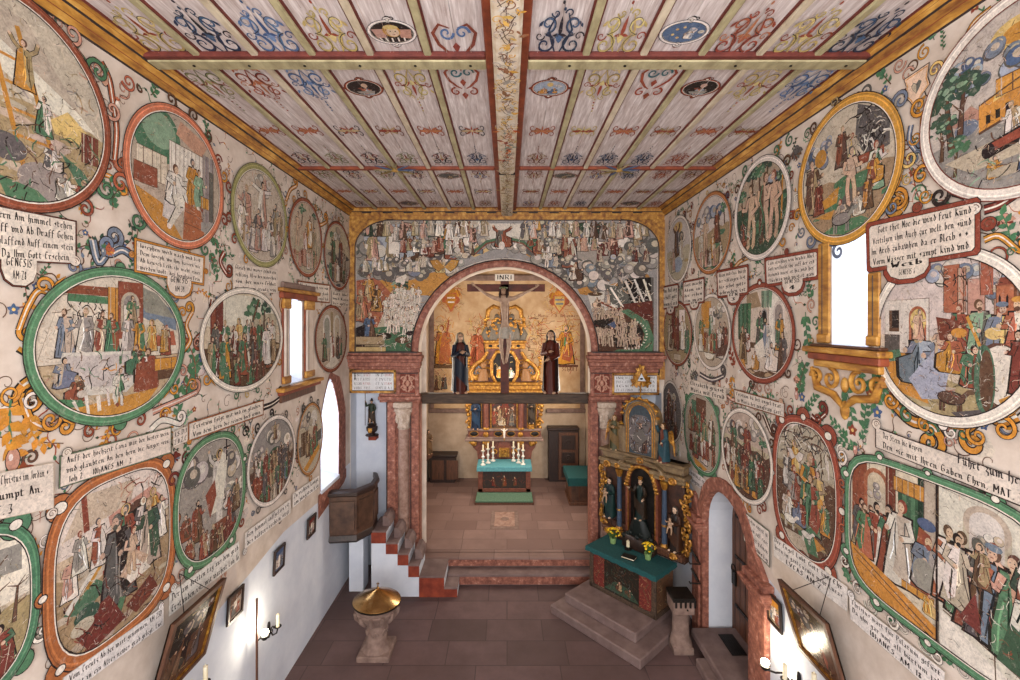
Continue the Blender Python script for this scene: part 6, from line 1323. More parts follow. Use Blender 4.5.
# ------------------------------------------------------------------ carved figures
def rotz(a): return Matrix.Rotation(a, 4, 'Z')
def hand(b, p, d, k=1.0, up=(0, 0, 1)):
    """palm with four bent fingers and a thumb; p wrist, d direction"""
    p, d = Vector(p), Vector(d).normalized(); sd = d.cross(Vector(up)).normalized(); nn_ = sd.cross(d)
    b.tube([p-d*.005*k, p+d*.02*k, p+d*.045*k], [.014*k, .02*k, .018*k], 8)
    for i, l in enumerate((.040, .046, .043, .034)):
        o = p+d*.04*k+sd*(.0105*(i-1.5)*k); b.tube([o, o+d*l*.5*k, o+d*l*.85*k-nn_*.012*k], [.0058*k, .0052*k, .004*k], 6)
    o = p+d*.012*k-sd*.016*k; b.tube([o, o-sd*.014*k+d*.014*k, o-sd*.012*k+d*.032*k], [.007*k, .006*k, .004*k], 6)
def statue(name, base, h, ang, robe, mantle, label, arms='pray', head='hair', hair='3a2418', group=None, cat='statue', extra='', skin='b08d72', xf=None, f=.82):
    root_w = (xf @ Vector(base)) if xf else Vector(base)
    root = thing(name, root_w, label, cat, group)
    m = (xf or Matrix.Identity(4)) @ Matrix.Translation(base) @ rotz(ang) @ Matrix.Scale(h, 4)
    rb = B(m).use(M['lacquer'], robe)
    sec = [(0, 0, 0, .165, .125), (0, 0, .05, .158, .12), (0, 0, .2, .14, .11), (0, -.012, .36, .125, .1), (0, 0, .5, .11, .083), (0, 0, .6, .098, .072), (0, 0, .7, .118, .075), (0, 0, .79, .125, .066), (0, 0, .825, .08, .05), (0, 0, .845, .04, .038)]
    if 'tunic' in extra: sec = [(0, 0, .4, .15, .11)]+sec[4:]
    sec = [(x, y, z, rx*f, ry) for x, y, z, rx, ry in sec]; rb.loft(sec, 24, .075, 7, len(label))
    if mantle and 'tunic' not in extra and 'open' not in extra: rb.use(M['lacquer'], mantle)
    A = {'pray': [((-.12, 0, .79), (-.165, -.03, .63), (-.03, -.13, .68)), ((.12, 0, .79), (.165, -.03, .63), (.025, -.135, .67))],
         'breast': [((-.12, 0, .79), (-.17, -.02, .62), (.0, -.12, .66)), ((.12, 0, .79), (.16, -.04, .6), (.0, -.12, .55))],
         'out': [((-.12, 0, .79), (-.2, -.05, .66), (-.27, -.14, .74)), ((.12, 0, .79), (.2, -.03, .63), (.22, -.16, .58))],
         'raise': [((-.12, 0, .79), (-.24, -.02, .74), (-.27, -.06, .9)), ((.12, 0, .79), (.18, .0, .63), (.1, -.08, .53))],
         'hold': [((-.12, 0, .79), (-.17, -.02, .63), (-.04, -.14, .6)), ((.12, 0, .79), (.17, -.03, .63), (.07, -.15, .66))]}[arms]
    A = [tuple((p_[0]*f, p_[1], p_[2]) for p_ in a) for a in A]
    for a in A: rb.tube(a, [.048, .046, .05 if 'tunic' not in extra else .034], 10)
    bd = B(m).use(M['lacquer'], skin)
    bd.loft([(0, 0, .3, .06, .05), (0, 0, .6, .08, .055), (0, 0, .78, .09, .05), (0, -.002, .83, .036, .034), (0, -.004, .87, .03, .032)], 12)
    bd.loft([(0, -.006, .862, .02, .022), (0, -.01, .875, .036, .042), (0, -.006, .9, .046, .054), (0, -.002, .935, .05, .058), (0, .004, .965, .044, .05), (0, .006, .985, .026, .03)], 14)
    bd.ell((0, -.066, .915), (.009, .014, .018), 6, 5)
    for sx in (-1, 1): bd.ell((sx*.05, .0, .922), (.008, .014, .02), 6, 4)
    for a in A:
        d = Vector(a[2])-Vector(a[1]); hand(bd, a[2], d, 1.15)
    if 'tunic' in extra:
        for sx in (-1, 1): bd.tube([(sx*.06, 0, .45), (sx*.065, -.02, .25), (sx*.07, .01, .06), (sx*.075, 0, .03)], [.06, .045, .032, .03], 10)
    bd.use(M['lacquer'], '2a1c16')
    for sx in (-1, 1): bd.ell((sx*.019, -.054, .932), (.008, .006, .005), 6, 4); bd.tube([(sx*.008, -.058, .945), (sx*.03, -.052, .945)], .003, 5)
    bd.use(M['lacquer'], '8a4a3c'); bd.ell((0, -.055, .889), (.014, .006, .005), 6, 4)
    for sx in (-1, 1):
        bd.use(M['lacquer'], '3a2a20' if 'tunic' in extra else skin); bd.ell((sx*.07, -.1 if 'tunic' not in extra else -.04, .02), (.03, .06, .022), 8, 5)
    bd.build('body', root, smooth=60); rb.build('robe', root, smooth=60)
    if mantle:
        mt = B(m).use(M['lacquer'], mantle); rs = []; n = 18
        for z, rx, ry, sp in ((.04, .2, .16, 2.45), (.25, .18, .145, 2.4), (.5, .165, .12, 2.3), (.68, .165, .105, 2.2), (.79, .15, .085, 2.4), (.84, .09, .06, 2.5)):
            rx *= f; rs.append([(rx*math.sin(-sp+2*sp*i/n)*(1+.07*math.sin(9*i/n*PI+z*3)), .01+ry*math.cos(-sp+2*sp*i/n)*(1+.07*math.sin(9*i/n*PI+z*3)), z) for i in range(n+1)])
        mt.loops(rs, False, False)
        if 'open' not in extra: mt.loops([[((-.15+.3*t/8)*f, -.085-.05*math.sin(PI*t/8), .62-.22*t/8+dz) for t in range(9)] for dz in (0, -.1, -.22, -.3)], False, False)
        mt.build('mantle', root, smooth=60, recalc=False)
    hb = B(m).use(M['lacquer'], hair)
    if head == 'veil':
        rs = [[(rx*math.cos(t), .012+ry*math.sin(t), z) for t in [(-.75+i*.2143)*1 for i in range(22)]] for z, rx, ry in ((.8, .115, .08), (.86, .075, .07), (.91, .066, .072), (.95, .064, .07), (.985, .05, .055), (1.005, .02, .025))]
        hb.loops(rs, False, False)
    elif head == 'hat': hb.lathe(0, 0, [(.085, .955), (.08, .965), (.05, .97), (.045, 1.02), (.02, 1.05), (.005, 1.06)], 14)
    elif head == 'crown':
        hb.ell((0, .014, .94), (.056, .06, .062), 12, 8); hb.use(M['gold']); hb.lathe(0, 0, [(.045, .97), (.055, 1.0), (.06, 1.03), (.05, 1.01)], 10)
    else:
        hb.ell((0, .016, .945), (.057, .06, .06), 12, 8); [hb.tube([(s_*.045, .01, .96), (s_*.06, .01, .9), (s_*.062, .0, .84)], [.02, .022, .012], 6) for s_ in (-1, 1)]
    hb.build('veil' if head == 'veil' else 'headwear' if head in ('hat', 'crown') else 'hair', root, smooth=60)
    if 'wing' in extra:
        for sx in (-1, 1):
            wg = B(m).use(M['gold'])
            for i in range(6): wg.tube([(sx*.05, .08, .74-i*.02), (sx*(.16+.02*i), .14, .8-i*.07), (sx*(.24+.012*i), .13, .72-i*.1)], [.02, .035, .012], 6)
            wg.build('wing', root, smooth=50)
    if 'staff' in extra:
        st = B(m).use(M['lacquer'], '3a2a20'); x, y, z = A[0][2]; st.tube([(x-.01, y-.06, -.02), (x-.01, y-.06, 1.25)], .012, 8); st.use(M['gold']); st.ell((x-.01, y-.06, 1.27), (.02, .012, .05), 8, 6); st.build('lance', root)
    if 'child' in extra:
        ch = B(m).use(M['lacquer'], 'a08268'); ch.loft([(-.02, -.15, .56, .04, .035), (-.02, -.155, .63, .05, .04), (-.02, -.15, .69, .04, .03), (-.02, -.15, .705, .018, .018)], 10); ch.ell((-.02, -.155, .735), (.03, .032, .036), 10, 7)
        ch.tube([(-.06, -.15, .68), (-.1, -.18, .66), (-.12, -.19, .7)], [.016, .013, .01], 6); ch.tube([(.02, -.16, .57), (.05, -.2, .5), (.04, -.2, .42)], [.022, .018, .012], 6); ch.tube([(-.05, -.16, .57), (-.06, -.2, .5), (-.07, -.2, .42)], [.022, .018, .012], 6); ch.build('carried_child', root, smooth=60)
    return root
def skinned(name, verts, edges, radii, mat, parent, sub=2, origin=None):
    me = bpy.data.meshes.new(name); o0 = wloc(parent) if parent is not None else Vector(origin)
    me.from_pydata([tuple(Vector(v)-o0) for v in verts], edges, []); o = bpy.data.objects.new(name, me); COL.objects.link(o)
    if parent is not None: o.parent = parent
    else: o.location = o0
    sk = o.modifiers.new('skin', 'SKIN')
    if not me.skin_vertices: 
        bpy.context.view_layer.objects.active = o
    for i, v in enumerate(me.skin_vertices[0].data): v.radius = (radii[i], radii[i]); v.use_root = (i == 0)
    s = o.modifiers.new('sub', 'SUBSURF'); s.levels = s.render_levels = sub
    me.materials.append(M[mat]); return o
# ------------------------------------------------------------------ rood beam, crucifix and mourners
x0, z1 = at_d(415, 393.5, 10.6); x1, z0 = at_d(592, 403.5, 10.6)
b = mb('grey_wood'); b.box(x0-.1, 10.55, z0, x1+.1, 10.78, z1, .02); tag(b.build('rood_beam', origin=(0, 10.6, z0)), 'dark weathered beam spanning the chancel arch under the crucifix', 'beam')
def XZ(px, py): return at_d(px, py, 10.62)
cr = thing('crucifix', (-.07, 10.66, z1), 'large red-brown crucifix with carved corpus standing on the rood beam', 'crucifix')
b = mb('cross_wood'); xl, zt = XZ(467, 284); xr, zb = XZ(545, 291.5); b.box(xl, 10.62, zb, xr, 10.68, zt, .008); xa, _ = XZ(500.5, 0); xb2, _ = XZ(509, 0); b.box(xa, 10.62, z1-.01, xb2, 10.69, XZ(0, 280)[1], .008); b.build('cross', cr)
tl, tz = XZ(495, 274); tr, tb = XZ(514, 281)
b = mb('paint', 'ddd2c2'); b.box(tl, 10.605, tb, tr, 10.63, tz, .004); tt = b.build('title_board', cr)
p = P(Surf('F', 10.605), .002, 'paint', 4); p.text((tl+.04, tb+.035), (tr-.04, tb+.035), (tz-tb)*.62, 'INRI', '1c1714', .9, False); p.done('lettering', tt)
def Q(px, py, dy=0): a = XZ(px, py); return (a[0], 10.56+dy, a[1])
vs = [Q(505, 330), Q(505, 318, -.04), Q(504.5, 307, -.06), Q(504.5, 298, -.03), Q(504, 296, -.05), Q(496, 299, -.02), Q(486, 294), Q(478, 288, .03), Q(475, 286, .02), Q(513, 299, -.02), Q(523, 294), Q(532, 289.5, .03), Q(535.5, 287.5, .02),
      Q(501.5, 333), Q(501, 346, -.06), Q(503, 359, -.02), Q(504, 364, -.07), Q(508.5, 333), Q(509, 346, -.06), Q(506.5, 359, -.02), Q(506, 363, -.07)]
ed = [(0, 1), (1, 2), (2, 3), (3, 4), (3, 5), (5, 6), (6, 7), (7, 8), (3, 9), (9, 10), (10, 11), (11, 12), (0, 13), (13, 14), (14, 15), (15, 16), (0, 17), (17, 18), (18, 19), (19, 20)]
ra = [.085, .075, .10, .075, .04, .055, .038, .026, .022, .055, .038, .026, .022, .07, .05, .034, .022, .07, .05, .034, .022]
co = skinned('body', vs, ed, ra, 'skin', cr)
b = mb('lacquer', '9a7b64'); c = Q(503.5, 291.5, -.1); b.ell(c, (.065, .075, .09), 14, 10); b.ell((c[0], c[1]-.075, c[2]-.01), (.012, .02, .024), 6, 5)
for sx in (-1, 1): b.use(M['lacquer'], '2a1c16'); b.ell((c[0]+sx*.025, c[1]-.068, c[2]+.015), (.011, .008, .006), 6, 4)
b.build('head', co, smooth=60)
for sx, px, py in ((-1, 475, 286), (1, 535.5, 287.5)):
    b = mb('skin'); hand(b, Q(px, py, .02), (sx*.7, -.15, .7), 1.35, (0, -1, 0)); b.build('hand', co, smooth=60)
b = mb('lacquer', '2a1a14'); b.ell((c[0], c[1]+.02, c[2]+.03), (.078, .075, .085), 12, 8)
for sx in (-1, 1): b.tube([(c[0]+sx*.06, c[1]-.02, c[2]+.02), (c[0]+sx*.085, c[1]-.02, c[2]-.08), (c[0]+sx*.075, c[1]-.03, c[2]-.16)], [.03, .032, .012], 6)
b.build('hair', co, smooth=60)
b = mb('lacquer', '5f6b46'); b.tube([(c[0]+.085*math.cos(t*PI/8), c[1]+.085*math.sin(t*PI/8), c[2]+.065+.012*(t % 2)) for t in range(17)], .014, 6); b.build('crown_of_thorns', co)
b = mb('lacquer', '9a9082'); q = Q(505, 331, 0); b.loft([(q[0], q[1]-.01, q[2]-.17, .125, .1), (q[0], q[1]-.01, q[2]-.05, .135, .11), (q[0], q[1], q[2]+.09, .115, .095)], 20, .06, 8, 3); b.tube([(q[0]+.1, q[1]-.08, q[2]+.04), (q[0]+.17, q[1]-.1, q[2]-.06), (q[0]+.15, q[1]-.08, q[2]-.2)], [.03, .035, .01], 8); b.build('loincloth', co, smooth=60)
xm, zm = XZ(460, 393.5); xj, _ = XZ(551, 393.5)
statue('mourning_statue', (xm, 10.66, z1), 1.40, .35, '4a241c', '121824', 'statue of a veiled mourning woman in a dark blue cloak on the rood beam', 'pray', 'veil', '8f8872', 'mourners on the rood beam', f=.72)
statue('mourning_statue', (xj, 10.66, z1), 1.46, -.3, '4a1d12', '1f1210', 'statue of a long-haired mourner in dark red robe on the rood beam', 'breast', 'hair', '1f1512', 'mourners on the rood beam', f=.72, extra='open')
# ------------------------------------------------------------------ high altar
HX = -.08
b = mb('carpet'); b.box(HX-.82, 13.05, .5, HX+.82, 13.75, .56, .015); b.use(M['brown_wood']); b.box(HX-.84, 13.04, .44, HX+.84, 13.72, .5); tag(b.build('altar_step', origin=(HX, 13.1, .44)), 'low wooden step with green carpet before the high altar', 'step')
al = thing('high_altar_table', (HX, 14.0, .44), 'high altar table with dark painted front panel under a pale teal cloth', 'altar')
b = mb('brown_wood'); b.box(HX-.76, 13.7, .44, HX+.76, 14.5, 1.3, .02); b.build('body', al)
b = mb('marble_red')
for q in ((-.78, .58, .78, .68), (-.78, 1.2, .78, 1.3), (-.78, .58, -.64, 1.3), (.64, .58, .78, 1.3)): b.box(HX+q[0], 13.67, q[1], HX+q[2], 13.72, q[3], .01)
b.build('front_frame', al)
b = mb('dark_wood'); b.box(HX-.64, 13.69, .68, HX+.64, 13.72, 1.2); pn = b.build('front_panel', al)
p = P(Surf('F', 13.69), .002, 'paint', 31); p.box = (HX, .94, .64, .26); p.run('F 0 -.8 1.3 nr;F -.5 -.7 1 mn;F .5 -.7 1 nm;D 60 mnr .08'); p.done('figure_scene', pn)
b = mb('teal_light'); b.box(HX-.82, 13.62, 1.3, HX+.82, 14.42, 1.335, .012); b.box(HX-.82, 13.62, 1.2, HX+.82, 13.64, 1.31, .006); tag(b.build('altar_cloth', origin=(HX, 14, 1.3)), 'pale teal cloth laid over the high altar table', 'altar cloth')
rt = thing('high_altar_retable', (HX, 14.6, 1.33), 'tall gilded and marbled retable with columns rising behind the high altar cloth', 'altarpiece')
def Z5(py): return CAMZ+(CY-py)*.0314
def X5(px): return (px-504.5)*.0314+HX
def prof(b, pts, y0, y1): b.prism([(X5(p[0]), Z5(p[1])) for p in pts], 'y', y0, y1)
b = mb('marble_red'); prof(b, [(478, 462), (477, 452), (473, 448), (470, 441), (538, 441), (535, 448), (532, 452), (531, 462)], 14.5, 14.95); b.build('predella', rt)
b = mb('sand_stone'); b.box(X5(465), 14.38, Z5(441), X5(543.5), 15.0, Z5(438.5), .015); b.box(X5(466.5), 14.42, Z5(438.5), X5(542), 15.0, Z5(437), .01); b.box(X5(467), 14.44, Z5(431), X5(541.5), 15.0, Z5(429), .01); b.build('cornice', rt)
b = mb('marble_red'); b.box(X5(468), 14.48, Z5(437.5), X5(541), 15.0, Z5(430), .01); b.box(X5(470), 14.62, Z5(430), X5(539), 15.0, Z5(394)); b.build('back_board', rt)
b = mb('iron')
for px in (474, 498.5, 511, 535): b = mb('iron'); b.ell((X5(px), 14.47, Z5(434)), (.12, .02, .07), 14, 6); b.build('oval_inlay', rt)
b = mb('gold')
for px in (474, 498.5, 511, 535): b = mb('gold'); b.tube([(X5(px)+.135*math.cos(t*PI/8), 14.47, Z5(434)+.085*math.sin(t*PI/8)) for t in range(17)], .014, 5); b.build('inlay_rim', rt)
b = mb('gold')
for px in (473, 532): b = mb('gold'); b.spiral((X5(px+.5), 14.46, Z5(443.5)), .12, 1.3, .04, ((1, 0, 0), (0, 0, 1)), 1 if px > 500 else -1); b.ell((X5(px+.5), 14.46, Z5(443.5)), (.1, .05, .08), 10, 6); b.build('gilded_mount', rt, smooth=50)
for px in (486, 520.5): b = mb('gold'); b.box(X5(px-3.4), 14.4, Z5(443.5), X5(px+3.4), 14.6, Z5(441), .01); b.build('gilded_mount', rt); b = mb('gold'); b.ell((X5(px), 14.44, Z5(434.5)), (.09, .05, .09), 10, 6); b.build('gilded_boss', rt, smooth=50); b = mb('gold'); b.spiral((X5(px), 14.42, Z5(446)), .07, 1.2, .025, ((1, 0, 0), (0, 0, 1))); b.build('gilded_mount', rt, smooth=50)
for px in (486, 521):
    b = mb('marble_red'); b.lathe(X5(px), 14.52, [(.1, Z5(429.5)), (.09, Z5(427)), (.085, Z5(412)), (.075, Z5(397))], 16); b.use(M['gold']); b.lathe(X5(px), 14.52, [(.11, Z5(430)), (.12, Z5(429)), (.09, Z5(427.6))], 16); b.lathe(X5(px), 14.52, [(.075, Z5(399)), (.11, Z5(395)), (.12, Z5(393.5))], 14); b.build('column', rt, smooth=50)
for a, c in ((469.5, 482), (526.5, 537)):
    b = mb('iron'); b.box(X5(a+1.5), 14.58, Z5(429.5), X5(c-1), 14.63, Z5(396)); b.use(M['gold'])
    for u in (a+.6, c-1.2): b.box(X5(u), 14.54, Z5(430), X5(u+1.2), 14.62, Z5(395), .008)
    b.build('niche', rt)
b = mb('gold'); gx = (490.2, 517)
for u0, u1, v0, v1 in ((490, 491.5, 430, 395), (516.5, 518, 430, 395), (490, 518, 430, 428.8)): b.box(X5(u0), 14.54, Z5(v0), X5(u1), 14.62, Z5(v1), .01)
b.build('picture_frame', rt)
b = mb('dark_wood'); b.box(X5(491.5), 14.59, Z5(429), X5(516.5), 14.62, Z5(395)); pn = b.build('altar_painting', rt)
p = P(Surf('F', 14.59), .003, 'paint', 41); p.box = (X5(504), Z5(412), X5(516)-X5(504), Z5(396)-Z5(412)); p.clip = (*p.box, 8); p.run('P m -1 .2 -.2 1 .2 1 1 .2 1 1 -1 1;R -1 -1 2 1.2 n;F -.5 -.8 1.1 tn;F .1 -.5 1.2 nm;F .5 -.8 1 nS;F -.1 -.9 .9 ht s;F .8 -.9 1.2 Sn;F -.8 -.9 1.1 nr;D 120 knmt .06'); p.done('figure_scene', pn)
b = mb('gold'); b.box(X5(466.5), 14.42, Z5(394), X5(542.5), 15.0, Z5(390), .02); b.box(X5(468), 14.46, Z5(390), X5(541), 15.0, Z5(385), .02); b.box(X5(465.5), 14.38, Z5(385), X5(543.5), 15.0, Z5(382.5), .02); b.build('entablature', rt)
b = mb('marble_red'); prof(b, [(474, 383), (473, 372), (480, 362), (488, 356), (488, 349), (521, 349), (521, 356), (529, 362), (536, 372), (535, 383)], 14.62, 14.95); b.build('upper_back_board', rt)
for m in (-1, 1):
    b = mb('gold')
    def G(dx, py, y=14.56): return (X5(504.5+m*dx), y, Z5(py))
    b.tube([G(31, 380), G(34, 373), G(30, 366), G(22, 360), G(17, 352)], [.1, .09, .075, .065, .05], 8); b.ell(G(28, 378), (.14, .1, .1), 12, 8); b.spiral(G(31, 378), .12, 1.3, .04, ((1, 0, 0), (0, 0, 1)), m)
    for i in range(8): b.ell(G(35+1.3*math.sin(i*.9), 358+i*3.1, 14.6), (.06, .05, .05), 8, 5); b.ell(G(36.5+1.3*math.sin(i*.8), 398+i*4.4, 14.6), (.07, .05, .07), 8, 5)
    b.spiral(G(35, 424), .12, 1.3, .04, ((1, 0, 0), (0, 0, 1)), m); b.spiral(G(35, 408), .1, 1.3, .035, ((1, 0, 0), (0, 0, 1)), m)
    b.build('gilded_volute', rt, smooth=50)
b = mb('gold'); ov = [(8, -16), (13, -7), (13, 7), (8, 16), (-8, 16), (-13, 7), (-13, -7), (-8, -16)]
b.tube([(X5(504.5+p_[0]), 14.55, Z5(368+p_[1])) for p_ in ov+ov[:1]], .06, 8); b.build('oval_frame', rt, smooth=50)
for m in (-1, 1):
    b = mb('gold')
    def G(dx, py, y=14.58): return (X5(504.5+m*dx), y, Z5(py))
    for dx, py, r in ((18, 372, .15), (23, 368, .12), (26, 375, .1), (17, 363, .1), (20, 379, .12), (33, 387, .09), (20, 387, .09), (9, 387, .09)): b.spiral(G(dx, py), r, 1.3, r*.28, ((1, 0, 0), (0, 0, 1)), m if py % 2 else -m)
    for i in range(16): b.tube([G(15+i*.9, 378-i*.5), G(15.5+i*.9, 374-i*.6)], [.03, .01], 5)
    b.build('gilded_scroll', rt, smooth=50)
    b = mb('lacquer', '86603f'); b.ell(G(21, 365.5, 14.5), (.1, .09, .11), 10, 8); b.loft([(*G(22, 381, 14.5), .17, .1), (*G(21.5, 375, 14.5), .14, .1), (*G(21, 369, 14.5), .09, .07)], 12, .06, 5, 3); b.tube([G(21.5, 371, 14.48), G(26, 369, 14.42), G(29, 372, 14.42)], [.05, .04, .03], 7); b.build('carved_cherub', rt, smooth=60)
    b = B().use(M['lacquer'], '6d7684')
    for i in range(5): b.tube([G(22+i, 372+i*1.5, 14.6), G(27+i*1.2, 365+i*3, 14.58), G(30+i, 367+i*4, 14.6)], [.03, .05, .015], 6)
    b.build('wing', rt, smooth=50)
b = mb('iron'); b.prism([(X5(504.5+p_[0]*.97), Z5(368+p_[1]*.97)) for p_ in ov], 'y', 14.58, 14.63); pn = b.build('oval_painting', rt)
p = P(Surf('F', 14.58), .003, 'paint', 42); p.box = (X5(504.5), Z5(368), .36, .46); p.clip = (*p.box, 2.2); p.run('F -.4 -.7 1.2 yo s;F .5 -.7 1.1 wG s;D 14 yow .08'); p.done('figure_scene', pn)
b = mb('gold'); b.box(X5(483), 14.42, Z5(343), X5(527), 15, Z5(340.5), .02); b.box(X5(484.5), 14.48, Z5(349), X5(525.5), 15, Z5(343), .02); b.use(M['iron']); [b.ell((X5(px), 14.47, Z5(346)), (.06, .02, .045), 10, 6) for px in (490.5, 499, 510, 518.5)]; b.build('upper_cornice', rt)
b = mb('lacquer', '625a50')
for m in (-1, 1):
    def G(dx, py, y=14.66): return (X5(504.5+m*dx), y, Z5(py))
    b.loft([(*G(9, 341), .3, .16), (*G(9, 333), .26, .16), (*G(8, 326), .2, .13), (*G(7.5, 320), .1, .09)], 14, .1, 6, 2); b.ell(G(7.5, 317), (.09, .09, .11), 10, 8)
    b.tube([G(10, 325), G(4, 323), G(1, 318)], [.08, .07, .05], 8); b.tube([G(16, 341), G(20, 334), G(18, 327)], [.14, .12, .05], 8)
b.build('carved_group', rt, smooth=60)
b = mb('gold')
for m in (-1, 1):
    def G(dx, py, y=14.68): return (X5(504.5+m*dx), y, Z5(py))
    b.tube([G(17.5, 318), G(16.5, 310), G(11, 306), G(5, 308)], [.07, .08, .07, .05], 8)
    for i in range(9): b.tube([G(1, 322), G(5+i*1.7, 309+i*2.7)], [.03, .012], 5)
    for i in range(7): b.ell(G(19+.8*(i % 2), 320+i*3), (.06, .06, .06), 8, 5)
R_ = random.Random(8)
for i in range(70):
    m = R_.choice((-1, 1)); dx, py = R_.uniform(2, 20), R_.uniform(318, 340); b.ell((X5(504.5+m*dx), 14.62-.14*(1-dx/24), Z5(py)), (R_.uniform(.03, .07), .03, R_.uniform(.03, .07)), 7, 5)
b.ell((X5(504.5), 14.66, Z5(309)), (.12, .09, .1), 10, 8); b.build('gilded_rays', rt, smooth=50)
b = mb('marble_red'); b.box(X5(497), 14.42, Z5(458), X5(511.5), 14.6, Z5(446), .02); b.prism([(X5(498), Z5(446)), (X5(500), Z5(441)), (X5(504.5), Z5(439)), (X5(509), Z5(441)), (X5(510.5), Z5(446))], 'y', 14.44, 14.6); tb_ = b.build('tabernacle', rt)
b = mb('gold'); b.box(X5(499), 14.4, Z5(457), X5(509.5), 14.43, Z5(447.5), .01); b.spiral((X5(504.3), 14.39, Z5(452)), .09, 1.6, .025, ((1, 0, 0), (0, 0, 1))); b.build('tabernacle_door', tb_)
for m in (-1, 1): b = mb('gold'); b.spiral((X5(504.3+m*9.5), 14.42, Z5(452)), .1, 1.2, .03, ((1, 0, 0), (0, 0, 1)), m); b.build('gilded_scroll', tb_)
statue('niche_saint', (X5(475.6), 14.52, Z5(429.5)), .95, 0, '1c263a', '24384f', 'blue-robed saint statue with gilded drapery in the retable niche, pulpit side', 'pray', 'hair', '5a3a1c', 'saints of the high altar retable')
statue('niche_saint', (X5(531.5), 14.52, Z5(429.5)+.18), .8, 0, '2a211c', '3f352c', 'dark monk statue on a gilded pedestal in the retable niche, doorway side', 'pray', 'hair', '241a14', 'saints of the high altar retable')
b = mb('gold'); b.box(X5(528.5), 14.44, Z5(429.5), X5(534.5), 14.6, Z5(429.5)+.16, .02); tag(b.build('saint_pedestal', origin=(X5(531.5), 14.5, Z5(429.5))), 'small gilded pedestal under the dark monk statue', 'pedestal')
# altar cross and six candlesticks
ac = thing('altar_crucifix', (X5(504.3), 14.36, Z5(440.9)-.05), 'small white crucifix above the tabernacle of the high altar', 'crucifix')
b = mb('gold'); b.box(X5(503.9), 14.34, Z5(440), X5(504.8), 14.37, Z5(425.5), .004); b.box(X5(500.8), 14.34, Z5(429.2), X5(508), 14.37, Z5(428.4), .004); b.build('cross', ac)
b = mb('paint', 'e2d8ca'); q = lambda px, py: (X5(px), 14.33, Z5(py)); b.tube([q(504.3, 437), q(504.3, 433), q(504.2, 430.5)], [.018, .035, .04], 8); b.ell(q(504.2, 428.6), (.03, .03, .035), 8, 6); b.tube([q(504.2, 430.3), q(501, 428.2)], [.018, .012], 6); b.tube([q(504.4, 430.3), q(507.7, 428.2)], [.018, .012], 6); b.build('corpus', ac, smooth=60)
cs0 = None
for i, (px, py) in enumerate(((483, 465), (488, 463), (493, 461), (513.5, 461), (518.5, 463), (523, 464.5))):
    s_ = (CAMZ-1.336)/(py-CY); loc = ((px-CX)*s_, FPX*s_, 1.336)
    lab = ['pulpit-side outer', 'pulpit-side middle', 'pulpit-side inner', 'doorway-side inner', 'doorway-side middle', 'doorway-side outer'][i]+' white candlestick on the high altar cloth'
    if cs0 is None:
        cs0 = thing('candlestick', loc, lab, 'candlestick', 'six candlesticks on the high altar'); X, Y, Z = loc
        b = mb('silver'); b.lathe(X, Y, [(.075, Z), (.08, Z+.015), (.05, Z+.04), (.025, Z+.07), (.045, Z+.1), (.02, Z+.14), (.03, Z+.2), (.05, Z+.25), (.02, Z+.29), (.018, Z+.38), (.06, Z+.42), (.065, Z+.435), (.02, Z+.44)], 14); b.build('stem', cs0, smooth=50)
        b = mb('wax'); b.lathe(X, Y, [(.024, Z+.43), (.024, Z+.6), (.005, Z+.61), (.003, Z+.63)], 12); b.build('candle', cs0, smooth=50)
    else:
        o = cs0.copy(); COL.objects.link(o); o.location = loc; o['label'] = lab
        for ch in cs0.children:
            if ch.name.startswith(('stem', 'candle')): c_ = ch.copy(); c_.parent = o; COL.objects.link(c_)
# chest, cupboard door, bench and slab in the chancel
b = mb('dark_wood'); X0, _ = at_z(427, 481, .44); X0 = max(X0, -2.5); X1, Yc = at_z(455.5, 481, .44)
Yc -= .16
ch = thing('wooden_chest', ((X0+X1)/2, Yc, .44), 'dark wooden chest against the chancel wall on the pulpit side', 'chest')
b.box(X0, Yc, .44, X1, Yc+.42, 1.26, .01); b.build('body', ch); b = mb('dark_wood'); b.box(X0-.03, Yc-.04, 1.26, X1+.06, Yc+.45, 1.34, .02); b.build('lid', ch)
b = mb('brown_wood'); [b.box(X0+.08+i*.46, Yc-.012, .54, X0+.46+i*.46, Yc+.01, 1.16, .01) for i in range(2)]; b.build('front_panel', ch)
X0, X1 = at_d(548.5, 0, 15.0)[0], at_d(579, 0, 15.0)[0]
cb = thing('confessional_cupboard', ((X0+X1)/2, 15.1, .44), 'tall dark carved cupboard in the chancel corner, doorway side', 'cupboard')
b = mb('dark_wood'); b.box(X0, 14.95, .44, X1, 15.28, 2.1, .01); b.build('body', cb); b = mb('dark_wood'); b.box(X0-.04, 14.9, 2.1, X1, 15.29, 2.2, .02); b.build('cornice', cb)
b = mb('brown_wood'); b.box(X0+.32, 14.92, .5, X1-.04, 14.955, 2.04, .01); dr = b.build('door', cb)
b = mb('dark_wood'); [b.box(X0+.42, 14.9, z0_, X1-.14, 14.93, z1_, .02) for z0_, z1_ in ((.6, .95), (1.05, 1.4), (1.5, 1.95))]; [b.spiral((X0+.62, 14.9, z), .1, 1.3, .02, ((1, 0, 0), (0, 0, 1))) for z in (.77, 1.22, 1.72)]; b.build('carved_panel', dr)
bn = thing('chancel_bench', (2.2, 12.9, .44), 'wooden bench front with panels under a teal cloth, chancel doorway side', 'bench')
pa, pb_ = at_z(558.5, 460.5, 1.24), at_z(588.5, 497, .44)
b = mb('brown_wood'); b.box(1.80, 13.05, .44, 2.55, 14.0, 1.2, .01); b.box(1.76, 13.0, .44, 2.58, 14.05, .52, .01); b.build('body', bn)
